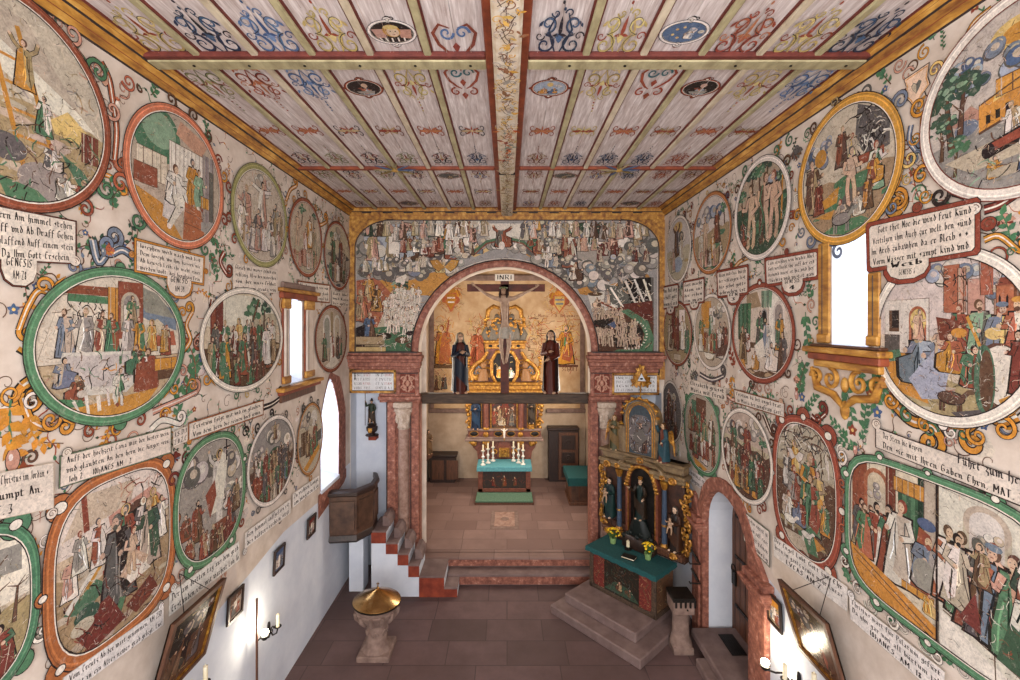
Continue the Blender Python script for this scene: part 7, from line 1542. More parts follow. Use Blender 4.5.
b = mb('walnut'); [b.box(1.83+i*.24, 13.03, .58, 2.03+i*.24, 13.06, 1.1, .01) for i in range(3)]; b.build('front_panel', bn)
b = mb('teal'); b.box(1.72, 12.95, 1.2, 2.59, 14.1, 1.235, .012); b.box(1.72, 12.95, 1.0, 2.59, 12.97, 1.22, .005); b.box(1.72, 12.95, 1.05, 1.74, 14.1, 1.22, .005); tag(b.build('bench_cloth', origin=(2.2, 13.4, 1.2)), 'dark teal cloth draped over the chancel bench', 'cloth')
a_, c_ = at_z(490, 529, .44), at_z(519, 511, .44)
b = mb('sand_stone'); b.box(a_[0], a_[1], .435, c_[0]-.03, c_[1], .452, .006); b.use(M['shaft']); b.box(a_[0]+.1, a_[1]+.12, .45, c_[0]-.13, c_[1]-.1, .458, .004); b.use(M['sand_stone']); b.ell(((a_[0]+c_[0])/2-.01, (a_[1]+c_[1])/2, .456), (.13, .13, .006), 10, 4); tag(b.build('grave_slab', origin=(0, a_[1], .44)), 'pale square memorial slab set in the chancel floor before the altar step', 'floor slab')
statue('wall_saint', (-2.42, 14.2, 1.55), .75, .9, '5a4430', '6d5238', 'small brown carved saint on the chancel wall, just inside the arch', 'hold', 'hair', '2a1c14')
b = mb('brown_wood'); b.prism([(-2.58, 1.3), (-2.3, 1.5), (-2.3, 1.55), (-2.58, 1.55)], 'y', 14.08, 14.32); tag(b.build('wall_bracket', origin=(-2.5, 14.2, 1.3)), 'wooden bracket under the small brown saint in the chancel', 'bracket')
# ------------------------------------------------------------------ pulpit, its stairs, knight statue
pu = thing('pulpit', (-3.1, 9.5, 1.28), 'burr walnut pulpit with dark rims in the corner beside the pointed window', 'pulpit')
pl = [(-3.49, 9.0), (-2.96, 9.06), (-2.74, 9.45), (-2.76, 9.85), (-2.9, 10.2), (-3.49, 10.2)]
def ring(k, z): cx_, cy_ = -3.49, 10.2; return [(max(-3.49, cx_+(p_[0]-cx_)*k), min(10.2, cy_+(p_[1]-cy_)*k), z) for p_ in pl]
def para(prof_):
    n_ = len(pl)-1; R_ = [ring(k, z) for k, z in prof_]; return [[r_[i] for r_ in R_] for i in range(n_)]
b = mb('walnut'); b.loops(para([(.97, 1.4), (.99, 2.25), (.9, 2.25), (.88, 1.4)])); b.loops([ring(.9, 1.34), ring(.97, 1.42)]); b.build('body', pu)
b = mb('dark_wood'); b.loops([ring(.86, 1.22), ring(.96, 1.27), ring(1.01, 1.33), ring(.98, 1.42), ring(.95, 1.45)]); b.build('base_rim', pu)
b = mb('dark_wood'); b.loops(para([(.98, 2.18), (1.05, 2.23), (1.05, 2.28), (1.0, 2.3), (.88, 2.3), (.87, 2.2)])); b.build('top_rim', pu)
b = mb('walnut')
for i in (0, 1, 2):
    a, c = Vector((*pl[i], 0)), Vector((*pl[i+1], 0)); d = c-a; nrm = Vector((d.y, -d.x, 0)).normalized()*.012
    for t0, t1 in ((.08, .92),): b.loops([[tuple(a+d*t0+nrm+Vector((0, 0, z))), tuple(a+d*t1+nrm+Vector((0, 0, z))), tuple(a+d*t1-nrm*2+Vector((0, 0, z))), tuple(a+d*t0-nrm*2+Vector((0, 0, z)))] for z in (1.55, 2.1)])
b.build('panel', pu)
b = mb('white'); b.box(-3.3, 9.6, 0, -3.0, 9.95, 1.26, .01); tag(b.build('pulpit_pillar', origin=(-3.1, 9.8, 0)), 'white square pillar carrying the pulpit', 'pillar')
sr = thing('pulpit_stairs', (-2.0, 9.45, 0), 'white-sided stone stairs with red risers climbing to the pulpit', 'stairs')
st = [(-1.02, 0), (-1.02, .18), (-1.29, .18), (-1.29, .41), (-1.80, .41), (-1.80, .65), (-2.02, .65), (-2.02, .88), (-2.24, .88), (-2.24, 1.1), (-2.48, 1.1), (-2.48, 1.34), (-2.78, 1.34), (-2.78, 0)]
b = mb('white'); b.prism(st, 'y', 9.43, 10.1); b.build('side_wall', sr)
b = mb('red_stone')
for (xa, za), (xb_, zb_), lo in (((-1.29, .18), (-1.02, .18), 0), ((-1.80, .41), (-1.29, .41), 0), ((-2.02, .65), (-1.80, .65), .41), ((-2.24, .88), (-2.02, .88), .65), ((-2.48, 1.1), (-2.24, 1.1), .88), ((-2.78, 1.34), (-2.48, 1.34), 1.1)): b.box(xa, 9.41, lo, xb_+.0, 9.44, za-.02)
b.build('red_band', sr)
for (xa, xb_, z) in ((-1.29, -1.01, .18), (-1.80, -1.28, .41), (-2.02, -1.79, .65), (-2.24, -2.01, .88), (-2.48, -2.23, 1.1), (-2.78, -2.47, 1.34)):
    b = mb('step_stone'); b.box(xa, 9.40, z-.02, xb_, 10.12, z+.02, .012); b.build('tread', sr)
b = mb('step_stone')
for x, z in ((-1.86, .67), (-2.08, .90), (-2.30, 1.12), (-2.54, 1.36)): b.prism([(x-.06, z), (x+.1, z), (x+.08, z+.12), (x+.02, z+.2), (x-.06, z+.2)], 'y', 9.62, 10.08)
b.build('stair_block', sr)
kx, kz = at_d(371, 441, 10.4)
b = mb('red_stone'); b.box(kx-.08, 10.45, kz, kx+.1, 10.67, kz+.09, .01); b.use(M['dark_wood']); b.poly_lathe(kx, 10.48, [(.08, kz+.09), (.15, kz+.11), (.14, kz+.13), (.06, kz+.14), (.06, kz+.16), (.12, kz+.22), (.13, kz+.3), (.09, kz+.34), (.11, kz+.355), (.1, kz+.37)], 12); b.use(M['gold']); b.prism([(kx-.05, kz+.19), (kx+.03, kz+.21), (kx+.04, kz+.3), (kx-.05, kz+.3)], 'y', 10.34, 10.38)
tag(b.build('statue_bracket', origin=(kx, 10.5, kz)), 'carved dark console with gilded shield under the knight statue in the white niche', 'bracket')
statue('knight_statue', (kx, 10.45, kz+.37), .56, .1, '2f3a2c', '3c2e22', 'small dark knight statue with lance in the white niche above the pulpit stairs', 'raise', 'hat', '221a16', extra='tunic staff')
# ------------------------------------------------------------------ font
fx, fy = at_z(377, 652, 0)
ft = thing('baptismal_font', (fx, fy, 0), 'stone baptismal font with polished brass lid on the nave floor', 'font')
b = mb('sand_stone'); b.box(fx-.27, fy-.27, 0, fx+.27, fy+.27, .1, .015); b.poly_lathe(fx, fy, [(.26, .1), (.24, .14), (.2, .18)], 8); b.build('base', ft)
b = mb('sand_stone'); b.lathe(fx, fy, [(.2, .17), (.17, .22), (.165, .5), (.18, .55)], 20); [b.spiral((fx+.17*math.cos(a), fy+.17*math.sin(a), .38), .06, 1.2, .016, ((-math.sin(a), math.cos(a), 0), (0, 0, 1))) for a in [i*PI/3-.5 for i in range(6)]]; b.build('stem', ft, smooth=50)
b = mb('sand_stone'); b.lathe(fx, fy, [(.18, .53), (.27, .6), (.33, .7), (.355, .76), (.345, .78), (.37, .82), (.37, .88), (.33, .885)], 28)
for i in range(12): a = i*PI/6; b.tube([(fx+.27*math.cos(a), fy+.27*math.sin(a), .6), (fx+.345*math.cos(a), fy+.345*math.sin(a), .7), (fx+.365*math.cos(a), fy+.365*math.sin(a), .78)], [.03, .045, .03], 6)
b.build('bowl', ft, smooth=45)
tm = Matrix.Translation((fx, fy, .89)) @ Matrix.Rotation(.05, 4, 'Y') @ Matrix.Rotation(-.03, 4, 'X')
b = B(tm).use(M['brass']); b.lathe(0, 0, [(.395, -.01), (.4, .0), (.39, .012), (.2, .105), (.03, .185), (.02, .19)], 48); b.use(M['iron']); b.lathe(0, 0, [(.4, -.03), (.405, -.01), (.39, -.008)], 48); b.use(M['brass']); b.lathe(0, 0, [(.02, .18), (.03, .2), (.012, .22), (.012, .24)], 12); b.box(-.006, -.006, .23, .006, .006, .30); b.box(-.025, -.006, .265, .025, .006, .277); b.build('lid', ft, smooth=25)
M['door_wood'] = noise_mat('mid_brown_door_planks', '4e2e20', '74482f', 6, .55, stretch=(6, 6, .8), bump=.06)
M['burl'] = noise_mat('dark_marbled_altar_wood', '1e1310', '4a2c1e', 10, .5, detail=9, c3='7a4a30')
M['tan_wood'] = noise_mat('tan_marbled_wood', '5e4a36', '86704f', 9, .6, detail=9, c3='9d8766')
# ------------------------------------------------------------------ side altar, turned across the corner
SA = Matrix(((.666, .746, 0, 2.15), (-.746, .666, 0, 7.42), (0, 0, 1, 0), (0, 0, 0, 1))); ROT = math.atan2(-.746, .666)
def sp(x, y, z): return SA @ Vector((x, y, z))
sg = thing('altar_dais', sp(-.9, .6, 0), 'two worn pink sandstone steps carrying the side altar', 'steps')
b = B(SA).use(M['step_stone']); b.box(-1.98, 0, 0, 0, 1.7, .17, .02); b.build('lower_step', sg)
b = B(SA).use(M['step_stone']); b.box(-1.85, .27, .17, -.26, 1.7, .34, .02); b.build('upper_step', sg)
sa = thing('side_altar_table', sp(-.95, 1.1, .34), 'side altar table with dark painted panels below the teal cloth', 'altar')
b = B(SA).use(M['grey_wood']); b.box(-1.67, .87, .34, -.24, 1.5, 1.12, .01)
for q in ((-1.69, .34, -.22, .42), (-1.69, 1.04, -.22, 1.12), (-1.69, .34, -1.6, 1.12), (-.31, .34, -.22, 1.12)): b.box(q[0], .84, q[1], q[2], .9, q[3], .01)
b.box(-.235, .85, .34, -.215, 1.5, .42); b.box(-.235, .85, 1.04, -.215, 1.5, 1.12); b.build('body', sa)
class SX(Surf):
    def __init__(s, y): s.k = 'X'; s.y = y
    def w(s, u, v, n): return tuple(sp(u, s.y-n, v))
class SY(Surf):
    def __init__(s, x): s.k = 'X'; s.x_ = x
    def w(s, u, v, n): return tuple(sp(s.x_+n, u, v))
p = P(SX(.865), .001, 'lacquer', 51); p.box = (-.955, .73, .645, .31); p.clip = (*p.box, 14); p.run('R -1 -1 2 2 m;D 160 rtmnk .07;R -.6 -1 1.2 2 k;P d -.6 -.9 -.2 -.2 .3 -.3 .6 -.9;D 60 dkSn .09 -.58 .58 -.95 .95;F -.05 -.7 .9 nt s;M .2 -.7 .3 n;F .3 -.8 .7 dn k;D 160 dknkn .06 -.58 .58 -.95 .95;S n .06 -.9 .6 -.75 .1 -.9 -.5;S n .06 .9 .6 .75 .1 .9 -.5;D 60 tnR .04 -1 -.6 -.9 .9;D 60 tnR .04 .6 1 -.9 .9')
p.done('painted_panel', sa)
p = P(SY(-.238), .002, 'lacquer', 52); p.box = (1.18, .73, .3, .31); p.clip = (*p.box, 14); p.run('R -1 -1 2 2 n;D 70 kmtnd .08'); p.done('painted_panel', sa)
cl = B(SA).use(M['teal']); cl.box(-1.74, .78, 1.12, -.18, 1.52, 1.15, .012); cl.loops([[(x, .78, 1.14), (x, .775, 1.06+.008*math.sin(x*30)), (x, .785, 1.06+.008*math.sin(x*30)), (x, .79, 1.14)] for x in [-1.74+i*.052 for i in range(31)]]); cl.loops([[(-.18, y, 1.14), (-.172, y, 1.07+.008*math.sin(y*30)), (-.182, y, 1.07+.008*math.sin(y*30)), (-.19, y, 1.14)] for y in [.78+i*.062 for i in range(13)]])
tag(cl.build('side_altar_cloth', origin=tuple(sp(-.95, 1.1, 1.12))), 'dark teal cloth covering the side altar table', 'altar cloth')
ra_ = thing('side_altar_retable', sp(-.95, 1.6, 1.15), 'dark carved and gilded retable with arched niche on the side altar', 'altarpiece')
def sb(m): return B(SA).use(M[m])
b = sb('burl'); b.box(-1.82, 1.58, 1.12, -.06, 1.76, 2.98, .01); b.box(-1.62, 1.5, 1.15, -.26, 1.6, 1.5, .02); b.build('back_board', ra_)
for x0_, x1_ in ((-1.83, -1.2), (-.62, -.05)):
    b = sb('brown_wood')
    b.box(x0_, 1.46, 1.2, x1_, 1.62, 1.3, .02); b.box(x0_, 1.42, 1.3, x1_, 1.62, 1.36, .015); b.build('plinth', ra_)

# arched niche surround
n = 14; ai = [(-1.2, 1.36), (-1.2, 2.42)]+[(-.9-.3*math.cos(PI*i/n), 2.42+.32*math.sin(PI*i/n)) for i in range(1, n)]+[(-.6, 2.42), (-.6, 1.36)]
ao = [(-.9+(q[0]+.9)*1.2, q[1] if q[1] < 1.4 else 1.36+(q[1]-1.36)*1.05) for q in ai]
b = sb('marble_red'); k = len(ai); b.add([(q[0], 1.47, q[1]) for q in ao]+[(q[0], 1.47, q[1]) for q in ai]+[(q[0], 1.6, q[1]) for q in ai]+[(q[0], 1.6, q[1]) for q in ao], [(i, i+1, k+i+1, k+i) for i in range(k-1)]+[(k+i, k+i+1, 2*k+i+1, 2*k+i) for i in range(k-1)]+[(i, i+1, 3*k+i+1, 3*k+i) for i in range(k-1)])
b.build('niche_arch', ra_)
b = sb('gold'); b.tube([(q[0]*1.0-.9*0, 1.46, q[1]+.03) for q in ai[1:-1]], .035, 8); b.tube([(q[0], 1.468, q[1]) for q in ai], .008, 5); b.build('gilded_arch', ra_, smooth=50)
b = sb('iron'); b.prism(ai, 'y', 1.56, 1.585); b.build('niche_ground', ra_)
for x in (-1.43, -.42):
    b = B(SA).use(M['lacquer'], '3d4a5c'); b.lathe(x, 1.5, [(.055, 1.42), (.05, 1.6), (.042, 2.45)], 14); b.use(M['gold']); b.lathe(x, 1.5, [(.07, 1.36), (.08, 1.38), (.055, 1.43)], 14); b.lathe(x, 1.5, [(.043, 2.45), (.075, 2.55), (.085, 2.6), (.06, 2.61)], 12); b.lathe(x, 1.5, [(.05, 1.75), (.056, 1.77), (.048, 1.79)], 12); b.build('column', ra_, smooth=50)
b = sb('tan_wood'); b.box(-1.88, 1.44, 2.62, -1.18, 1.7, 2.7, .02); b.box(-.64, 1.44, 2.62, .0, 1.7, 2.7, .02); b.box(-1.9, 1.4, 2.7, -1.12, 1.72, 2.78, .02); b.box(-.7, 1.4, 2.7, .02, 1.72, 2.78, .02)
rs = []
for i in range(13):
    a = PI*i/12; rs.append([(-.9-.42*math.cos(a)*kk, y, 2.74+.16*math.sin(a)*kk) for kk, y in ((1, 1.42), (1.12, 1.38), (1.2, 1.4), (1.2, 1.6), (1, 1.6))])
b.loops(rs); b.box(-1.86, 1.5, 2.78, -.04, 1.72, 2.92, .02); b.box(-1.9, 1.42, 2.92, 0, 1.74, 2.98, .02); b.build('entablature', ra_)
# attic with arched picture
n = 12; at_o = [(-1.32, 2.96), (-1.32, 3.72)]+[(-.95-.37*math.cos(PI*i/n), 3.72+.34*math.sin(PI*i/n)) for i in range(1, n)]+[(-.58, 3.72), (-.58, 2.96)]
b = sb('tan_wood'); b.prism(at_o, 'y', 1.52, 1.72); b.box(-1.5, 1.5, 2.96, -1.32, 1.7, 3.5, .02); b.box(-.58, 1.5, 2.96, -.4, 1.7, 3.5, .02); b.build('attic', ra_)
b = sb('gold'); ip = [(-.95+(q[0]+.95)*.72, 3.0+(q[1]-2.96)*.9) for q in at_o]; b.tube([(q[0], 1.51, q[1]) for q in ip], .013, 6); b.tube([(-.95+(q[0]+.95)*.86, 1.51, 2.97+(q[1]-2.96)*.96) for q in at_o], .01, 6)
b.tube([(q[0], 1.5, q[1]+.04) for q in at_o[2:-2]], [.02]*(len(at_o)-4), 8); [b.ell((-.95-.4*math.cos(PI*i/8), 1.48, 3.78+.34*math.sin(PI*i/8)), (.05, .04, .035), 8, 6) for i in range(9)]; b.build('gilded_moulding', ra_, smooth=50)
b = B(SA).use(M['lacquer'], '3a4248'); b.prism(ip, 'y', 1.505, 1.53); pn = b.build('attic_painting', ra_)
p = P(SX(1.505), .002, 'lacquer', 53); p.box = (-.95, 3.4, .25, .38); p.clip = (*p.box, 3.5); p.run('R -1 -1 2 2 S;D 60 Skbs .1;F .0 -.9 1.5 SS;D 40 kSkn .1;F .4 -.9 .8 nk;P S -.8 -.2 .2 .3 .6 -.2 0 -.6;D 30 kSl .08'); p.done('figure_scene', pn)
# gilded acanthus wings at the sides
for x, m in ((-1.86, -1), (-.02, 1)):
    b = sb('gold')
    for i in range(13):
        z = 1.35+i*.105; b.spiral((x+m*.05*math.sin(i*1.3), 1.56, z), .075, 1.1, .028, ((1, 0, 0), (0, 0, 1)), m if i % 2 else -m, i); b.ell((x+m*(.05+.03*math.sin(i*2)), 1.53, z+.04), (.03, .025, .05), 6, 5)
    b.build('acanthus_wing', ra_, smooth=50)
for x, z, r in ((-1.68, 2.66, .09), (-1.43, 2.68, .06), (-.42, 2.68, .06), (-.22, 2.66, .09), (-.9, 2.9, .08), (-1.66, 1.28, .08), (-.2, 1.28, .08), (-.95, 1.34, .1), (-1.3, 1.32, .07), (-.6, 1.32, .07)): b = sb('gold'); b.ell((x, 1.43, z), (r, .035, r*.7), 10, 6); b.spiral((x, 1.4, z), r, 1.2, .02, ((1, 0, 0), (0, 0, 1))); b.build('gilded_mount', ra_, smooth=50)
for sx in (-1, 1):
    b = sb('gold')
    for i in range(7): b.ell((-.9+sx*(.34-.02*i), 1.45, 2.35+.065*i), (.05, .03, .035), 6, 5)
    b.build('gilded_bead', ra_, smooth=50)
statue('altar_saint', (-1.66, 1.48, 1.55), .82, 0, '142226', '1a302d', 'statue of a saint in blue green robe with child, pulpit-side niche of the side altar', 'hold', 'hair', '2a1c14', 'saints of the side altar', extra='child', xf=SA, skin='c2a288')
statue('altar_saint', (-.2, 1.48, 1.38), .82, -.1, '1f1815', '3a2418', 'statue of a dark-robed saint holding a child, doorway side of the side altar', 'hold', 'hair', '4a4038', 'saints of the side altar', extra='child', xf=SA, skin='c8ab92')
statue('altar_saint', (-.92, 1.47, 1.74), .80, 0, '1a2826', '2a1f16', 'dark statue of a saint in the black arched niche of the side altar', 'out', 'crown', '2a1c14', 'saints of the side altar', xf=SA, skin='b2947a')
statue('altar_angel', (-1.55, 1.50, 2.98), .72, .35, '4c4a34', '6a5232', 'carved angel with gilded wings on the entablature of the side altar, pulpit side', 'pray', 'hair', '6a4a20', 'angels on the side altar', extra='wing', xf=SA, skin='bd9c7c')
statue('altar_angel', (-.42, 1.46, 2.98), .74, -.5, '5c2a1c', '26414a', 'carved angel in red and blue on the entablature of the side altar, doorway side', 'raise', 'hair', '4a3018', 'angels on the side altar', extra='wing', xf=SA, skin='bd9c7c')
b = sb('dark_wood'); b.box(-1.25, 1.3, 1.15, -.55, 1.5, 1.42, .03); b.use(M['lacquer'], '141a18'); b.loft([(-.9, 1.44, 1.42, .26, .1), (-.9, 1.44, 1.55, .22, .1), (-.92, 1.45, 1.74, .13, .09)], 18, .14, 7, 4)
for i in range(9): b.ell((-1.2+i*.075, 1.32+.03*(i % 2), 1.38+.05*(i % 3)), (.05, .04, .05), 7, 5)
b.build('tabernacle_carving', ra_, smooth=50)
# eye of providence above
ex, ez = at_d(641, 378, 9.95)
ey = thing('eye_of_providence', (ex, 9.95, ez-.3), 'golden rays round a triangle with an eye, above the side altar', 'ornament')
b = mb('gold')
for i in range(30):
    a = 2*PI*i/30; gap = min(abs((a-x+PI) % (2*PI)-PI) for x in (PI/2, PI*7/6, PI*11/6)); r = (.17 if i % 2 else .2)+.05*math.cos(gap*3)
    b.tube([(ex+.06*math.cos(a), 9.95, ez+.06*math.sin(a)), (ex+r*.98*math.cos(a), 9.96, ez+r*1.2*math.sin(a))], [.012, .026], 5)
b.build('gilded_ray', ey)
b = mb('paint', 'c9ced4'); b.prism([(ex-.1, ez-.07), (ex+.1, ez-.07), (ex, ez+.11)], 'y', 9.92, 9.94); b.use(M['paint'], '24211f'); b.ell((ex, 9.918, ez-.015), (.035, .006, .02), 10, 6); b.use(M['gold']); b.tube([(ex-.1, 9.92, ez-.07), (ex+.1, 9.92, ez-.07), (ex, 9.92, ez+.11), (ex-.1, 9.92, ez-.07)], .009, 5); b.build('eye_triangle', ey)
b = mb('gold'); b.tube([(ex, 10.0, ez-.65), (ex, 9.97, ez-.05)], .015, 6); b.tube([(ex, 9.97, ez-.05), (ex, YA-.05, ez-.05)], .01, 6); b.build('support_rod', ey)
# flowers, candle and book on the side altar cloth
def flowers(px, py, label, seed):
    R = random.Random(seed); c = Vector((*at_z(px, py, 1.155), 1.152)); root = thing('potted_chrysanthemum', c, label, 'flower pot', 'yellow flowers on the side altar')
    b = mb('lacquer', '7d9a62'); b.lathe(c.x, c.y, [(.05, c.z), (.065, c.z+.1), (.072, c.z+.12), (.06, c.z+.115)], 16); b.build('pot', root, smooth=40)
    b = mb('lacquer', '3f5a2c')
    for i in range(26): a, r = R.uniform(0, 6.28), R.uniform(0, .13); b.tube([(c.x, c.y, c.z+.1), (c.x+r*.5*math.cos(a), c.y+r*.5*math.sin(a), c.z+.17), (c.x+r*math.cos(a), c.y+r*math.sin(a), c.z+.26-r*.7)], [.006, .02, .004], 5)
    b.build('foliage', root)
    for i in range(40):
        a, t = R.uniform(0, 6.28), R.uniform(0, 1.35); d = Vector((math.sin(t)*math.cos(a), math.sin(t)*math.sin(a), math.cos(t))); q = Vector((c.x, c.y, c.z+.17))+Vector((d.x*.14, d.y*.14, d.z*.13)); b = B().use(M['lacquer'], R.choice(['e8c020', 'd8a818', 'f0d23c']))
        for j in range(6): u = Vector((math.cos(j), math.sin(j), .3)); b.tube([q, q+(u-d*u.dot(d))*.024+d*.008], [.008, .005], 4)
        b.ell(q+d*.006, (.013, .013, .013), 6, 4); b.build('flower_head', root)
flowers(613, 543, 'pot of yellow chrysanthemums on the side altar cloth, nearer the chancel arch', 3)
flowers(648, 559, 'pot of yellow chrysanthemums on the side altar cloth, nearer the doorway wall', 4)
c = Vector((*at_z(628, 549, 1.155), 1.152)); cd = thing('altar_candle', c, 'short white candle in a dark holder between the two flower pots', 'candle')
b = mb('iron'); b.lathe(c.x, c.y, [(.07, c.z), (.07, c.z+.015), (.03, c.z+.03), (.04, c.z+.05)], 14); b.build('holder', cd); b = mb('wax'); b.lathe(c.x, c.y, [(.032, c.z+.04), (.032, c.z+.16), (.008, c.z+.165), (.004, c.z+.19)], 14); b.build('candle', cd, smooth=50)
c = Vector((*at_z(629, 558, 1.155), 1.152)); b = B(Matrix.Translation(c) @ rotz(ROT+.2)).use(M['iron']); b.box(-.13, -.08, 0, .13, .08, .012, .004); b.use(M['wax']); b.box(-.12, -.07, .012, .12, .07, .03); b.use(M['iron']); b.box(-.13, -.08, .03, .13, .08, .042, .004); tag(b.build('altar_book', origin=c), 'closed black book lying before the candle on the side altar', 'book')
# ------------------------------------------------------------------ things along the doorway wall
bx_, by_ = at_z(684, 651, 0); bx_ -= .04; by_ += .05; bo = thing('stone_bollard', (bx_, by_, 0), 'carved sandstone offertory post beside the door steps', 'offering post')
b = mb('sand_stone'); b.box(bx_-.17, by_-.17, 0, bx_+.17, by_+.17, .12, .015); b.lathe(bx_, by_, [(.19, .12), (.17, .2), (.14, .26), (.135, .6), (.16, .66), (.18, .7)], 18); b.build('shaft', bo, smooth=40)
b = mb('sand_stone'); b.box(bx_-.18, by_-.18, .68, bx_+.18, by_+.18, .93, .02); b.build('head', bo)
b = mb('iron'); b.box(bx_-.19, by_-.19, .9, bx_+.19, by_+.19, .97, .01); [b.box(bx_-.16+i*.08, by_-.2, .82, bx_-.13+i*.08, by_-.175, .94) for i in range(5)]; b.ell((bx_+.05, by_-.185, .78), (.015, .02, .015), 8, 5); b.build('iron_lid', bo)
for py, lb in ((559, 'upper'), (578, 'lower')):
    z = CAMZ-(py-CY)*.0180; rk = thing('candle_rail', (HW-.08, 8.45, z), lb+' black iron votive rail of the two beside the door arch', 'rail', 'iron rails beside the door')
    b = mb('iron'); b.tube([(HW-.08, 8.34, z+.04), (HW-.1, 8.1, z)], .014, 6); b.tube([(HW-.1, 8.1, z), (HW-.28, 8.1, z+.01), (HW-.29, 8.1, z+.04)], .012, 6); b.build('bar', rk)
    for i in range(7):
        b = mb('iron'); y = 8.13+i*.034; b.tube([(HW-.1, y, z+.01+i*.01), (HW-.15, y, z+.03+i*.01), (HW-.15, y, z+.07+i*.01)], .007, 5); b.lathe(HW-.15, y, [(.02, z+.06+i*.01), (.024, z+.07+i*.01), (.01, z+.09+i*.01)], 8); b.build('prong', rk)
dr = thing('door_leaf', (4.0, 7.35, .2), 'dark brown plank door with iron straps inside the arched doorway', 'door'); del dr['category']; del dr['label']; dr.name = 'door_1'; dr['kind'] = 'structure'
b = mb('door_wood'); dp = arch_pts(7.35, .80, .18, 2.15, 2.92, 14); b.prism(dp, 'x', 3.98, 4.06)
b.use(M['dark_wood']); [b.box(3.975, 6.66+i*.17, .2, 3.981, 6.67+i*.17, 2.5) for i in range(9)]; b.build('door_leaf', dr)
for z in (.7, 1.55, 2.25):
    b = mb('iron'); b.box(3.955, 6.75, z, 3.98, 8.0, z+.05, .005); [b.ell((3.955, 6.9+i*.25, z+.025), (.012, .016, .016), 6, 4) for i in range(5)]; b.build('strap_hinge', dr)
b = mb('iron'); b.box(3.94, 7.95, 1.05, 3.98, 8.08, 1.3, .01); b.tube([(3.93, 7.98+.07*math.cos(i*PI/6), 1.35+.07*math.sin(i*PI/6)) for i in range(13)], .012, 6); b.build('lock', dr)
b = mb('white'); b.box(HW-.02, 6.4, -.02, 4.6, 8.3, .17); b.box(4.05, 6.3, 0, 4.1, 8.4, 3.2); o = struct(b.build('trim_18'))
ds = thing('door_steps', (HW-.2, 7.2, 0), 'two worn sandstone steps below the arched door', 'steps')
b = mb('step_stone'); b.box(3.08, 5.6, 0, HW-.12, 7.52, .15, .02); b.build('lower_step', ds); b = mb('step_stone'); b.box(3.22, 5.6, .15, HW+.5, 8.05, .29, .02); b.build('upper_step', ds)
b = mb('iron'); b.box(3.6, 7.35, .29, 3.85, 7.85, .31, .01); [b.box(3.61+i*.035, 7.37, .31, 3.625+i*.035, 7.83, .316) for i in range(7)]; tag(b.build('door_mat', origin=(3.7, 7.3, .29)), 'dark ribbed mat at the foot of the brown door', 'door mat')
# framed pictures
def picture(surf, y0, y1, z0, z1, lean, scene, label, name='framed_picture', frame='dark_wood', fw=.03, bg='k', seed=1, group=None, th=.03, thm='paint'):
    u0, u1 = (y0, y1) if surf is SL else (-y1, -y0)
    class T(Surf):
        def w(s, u, v, n): t = (v-z0)/(z1-z0); return surf.w(u, v, n+.02+lean*t)
    T_ = T('X'); root = thing(name, T_.w((u0+u1)/2, z0, 0), label, 'picture', group)
    def bar(b, a0, a1, b0, b1, d): b.add([T_.w(u, v, n) for n in (0, d) for u, v in ((a0, b0), (a1, b0), (a1, b1), (a0, b1))], [(0, 3, 2, 1), (4, 5, 6, 7), (0, 1, 5, 4), (1, 2, 6, 5), (2, 3, 7, 6), (3, 0, 4, 7)])
    b = mb(frame); [bar(b, *q, th) for q in ((u0, u1, z0, z0+fw), (u0, u1, z1-fw, z1), (u0, u0+fw, z0+fw, z1-fw), (u1-fw, u1, z0+fw, z1-fw))]
    bar(b, u0, u1, z0, z1, th*.3); b.build('frame', root)
    if fw > .035: b = mb('gold'); [bar(b, *q, th*.8) for q in ((u0+fw, u1-fw, z0+fw, z0+fw*1.3), (u0+fw, u1-fw, z1-fw*1.3, z1-fw), (u0+fw, u0+fw*1.3, z0+fw, z1-fw), (u1-fw*1.3, u1-fw, z0+fw, z1-fw))]; b.build('gilt_slip', root)
    p = P(T_, th*.35, thm, seed); p.box = ((u0+u1)/2, (z0+z1)/2, (u1-u0)/2-fw, (z1-z0)/2-fw); p.clip = (*p.box, 30); p.rect(-1, -1, 2, 2, bg, False); p.run(scene); p.done('painting', root)
    return root
M['varnish'] = paint_mat('old_varnished_oil', .35, 8, .22)
q = picture(SL, 4.42, 5.24, 1.85, 2.72, .24, 'P n -1 -1 1 -1 1 .2 -1 0;F -.2 -.8 1.3 nk;F .4 -.7 1 Sn;C .3 .5 .4 SnhS;D 80 knSt .06', 'large dark oil painting in wooden frame leaning out low on the pulpit wall', 'oil_painting', 'brown_wood', .05, '2e2622', 61, th=.05, thm='varnish')
b = mb('iron'); b.tube([(-HW+.27, 5.0, 2.72), (-HW+.01, 4.9, 2.95)], .004, 4); b.tube([(-HW+.27, 4.6, 2.72), (-HW+.01, 4.9, 2.95)], .004, 4); b.build('hanging_wire', q)
q = picture(SR, 4.62, 5.43, 1.78, 2.6, .24, 'P n -1 -1 1 -1 1 .2 -1 0;F .2 -.8 1.3 nr;F -.4 -.7 1 tn;C -.3 .5 .4 SnhS;D 80 nntk .06', 'large brown oil painting in wooden frame leaning out low on the doorway wall', 'oil_painting', 'brown_wood', .05, '4a3626', 62, th=.05, thm='varnish')
b = mb('iron'); b.tube([(HW-.27, 5.2, 2.6), (HW-.01, 4.95, 2.9)], .004, 4); b.tube([(HW-.27, 4.75, 2.6), (HW-.01, 4.95, 2.9)], .004, 4); b.build('hanging_wire', q)
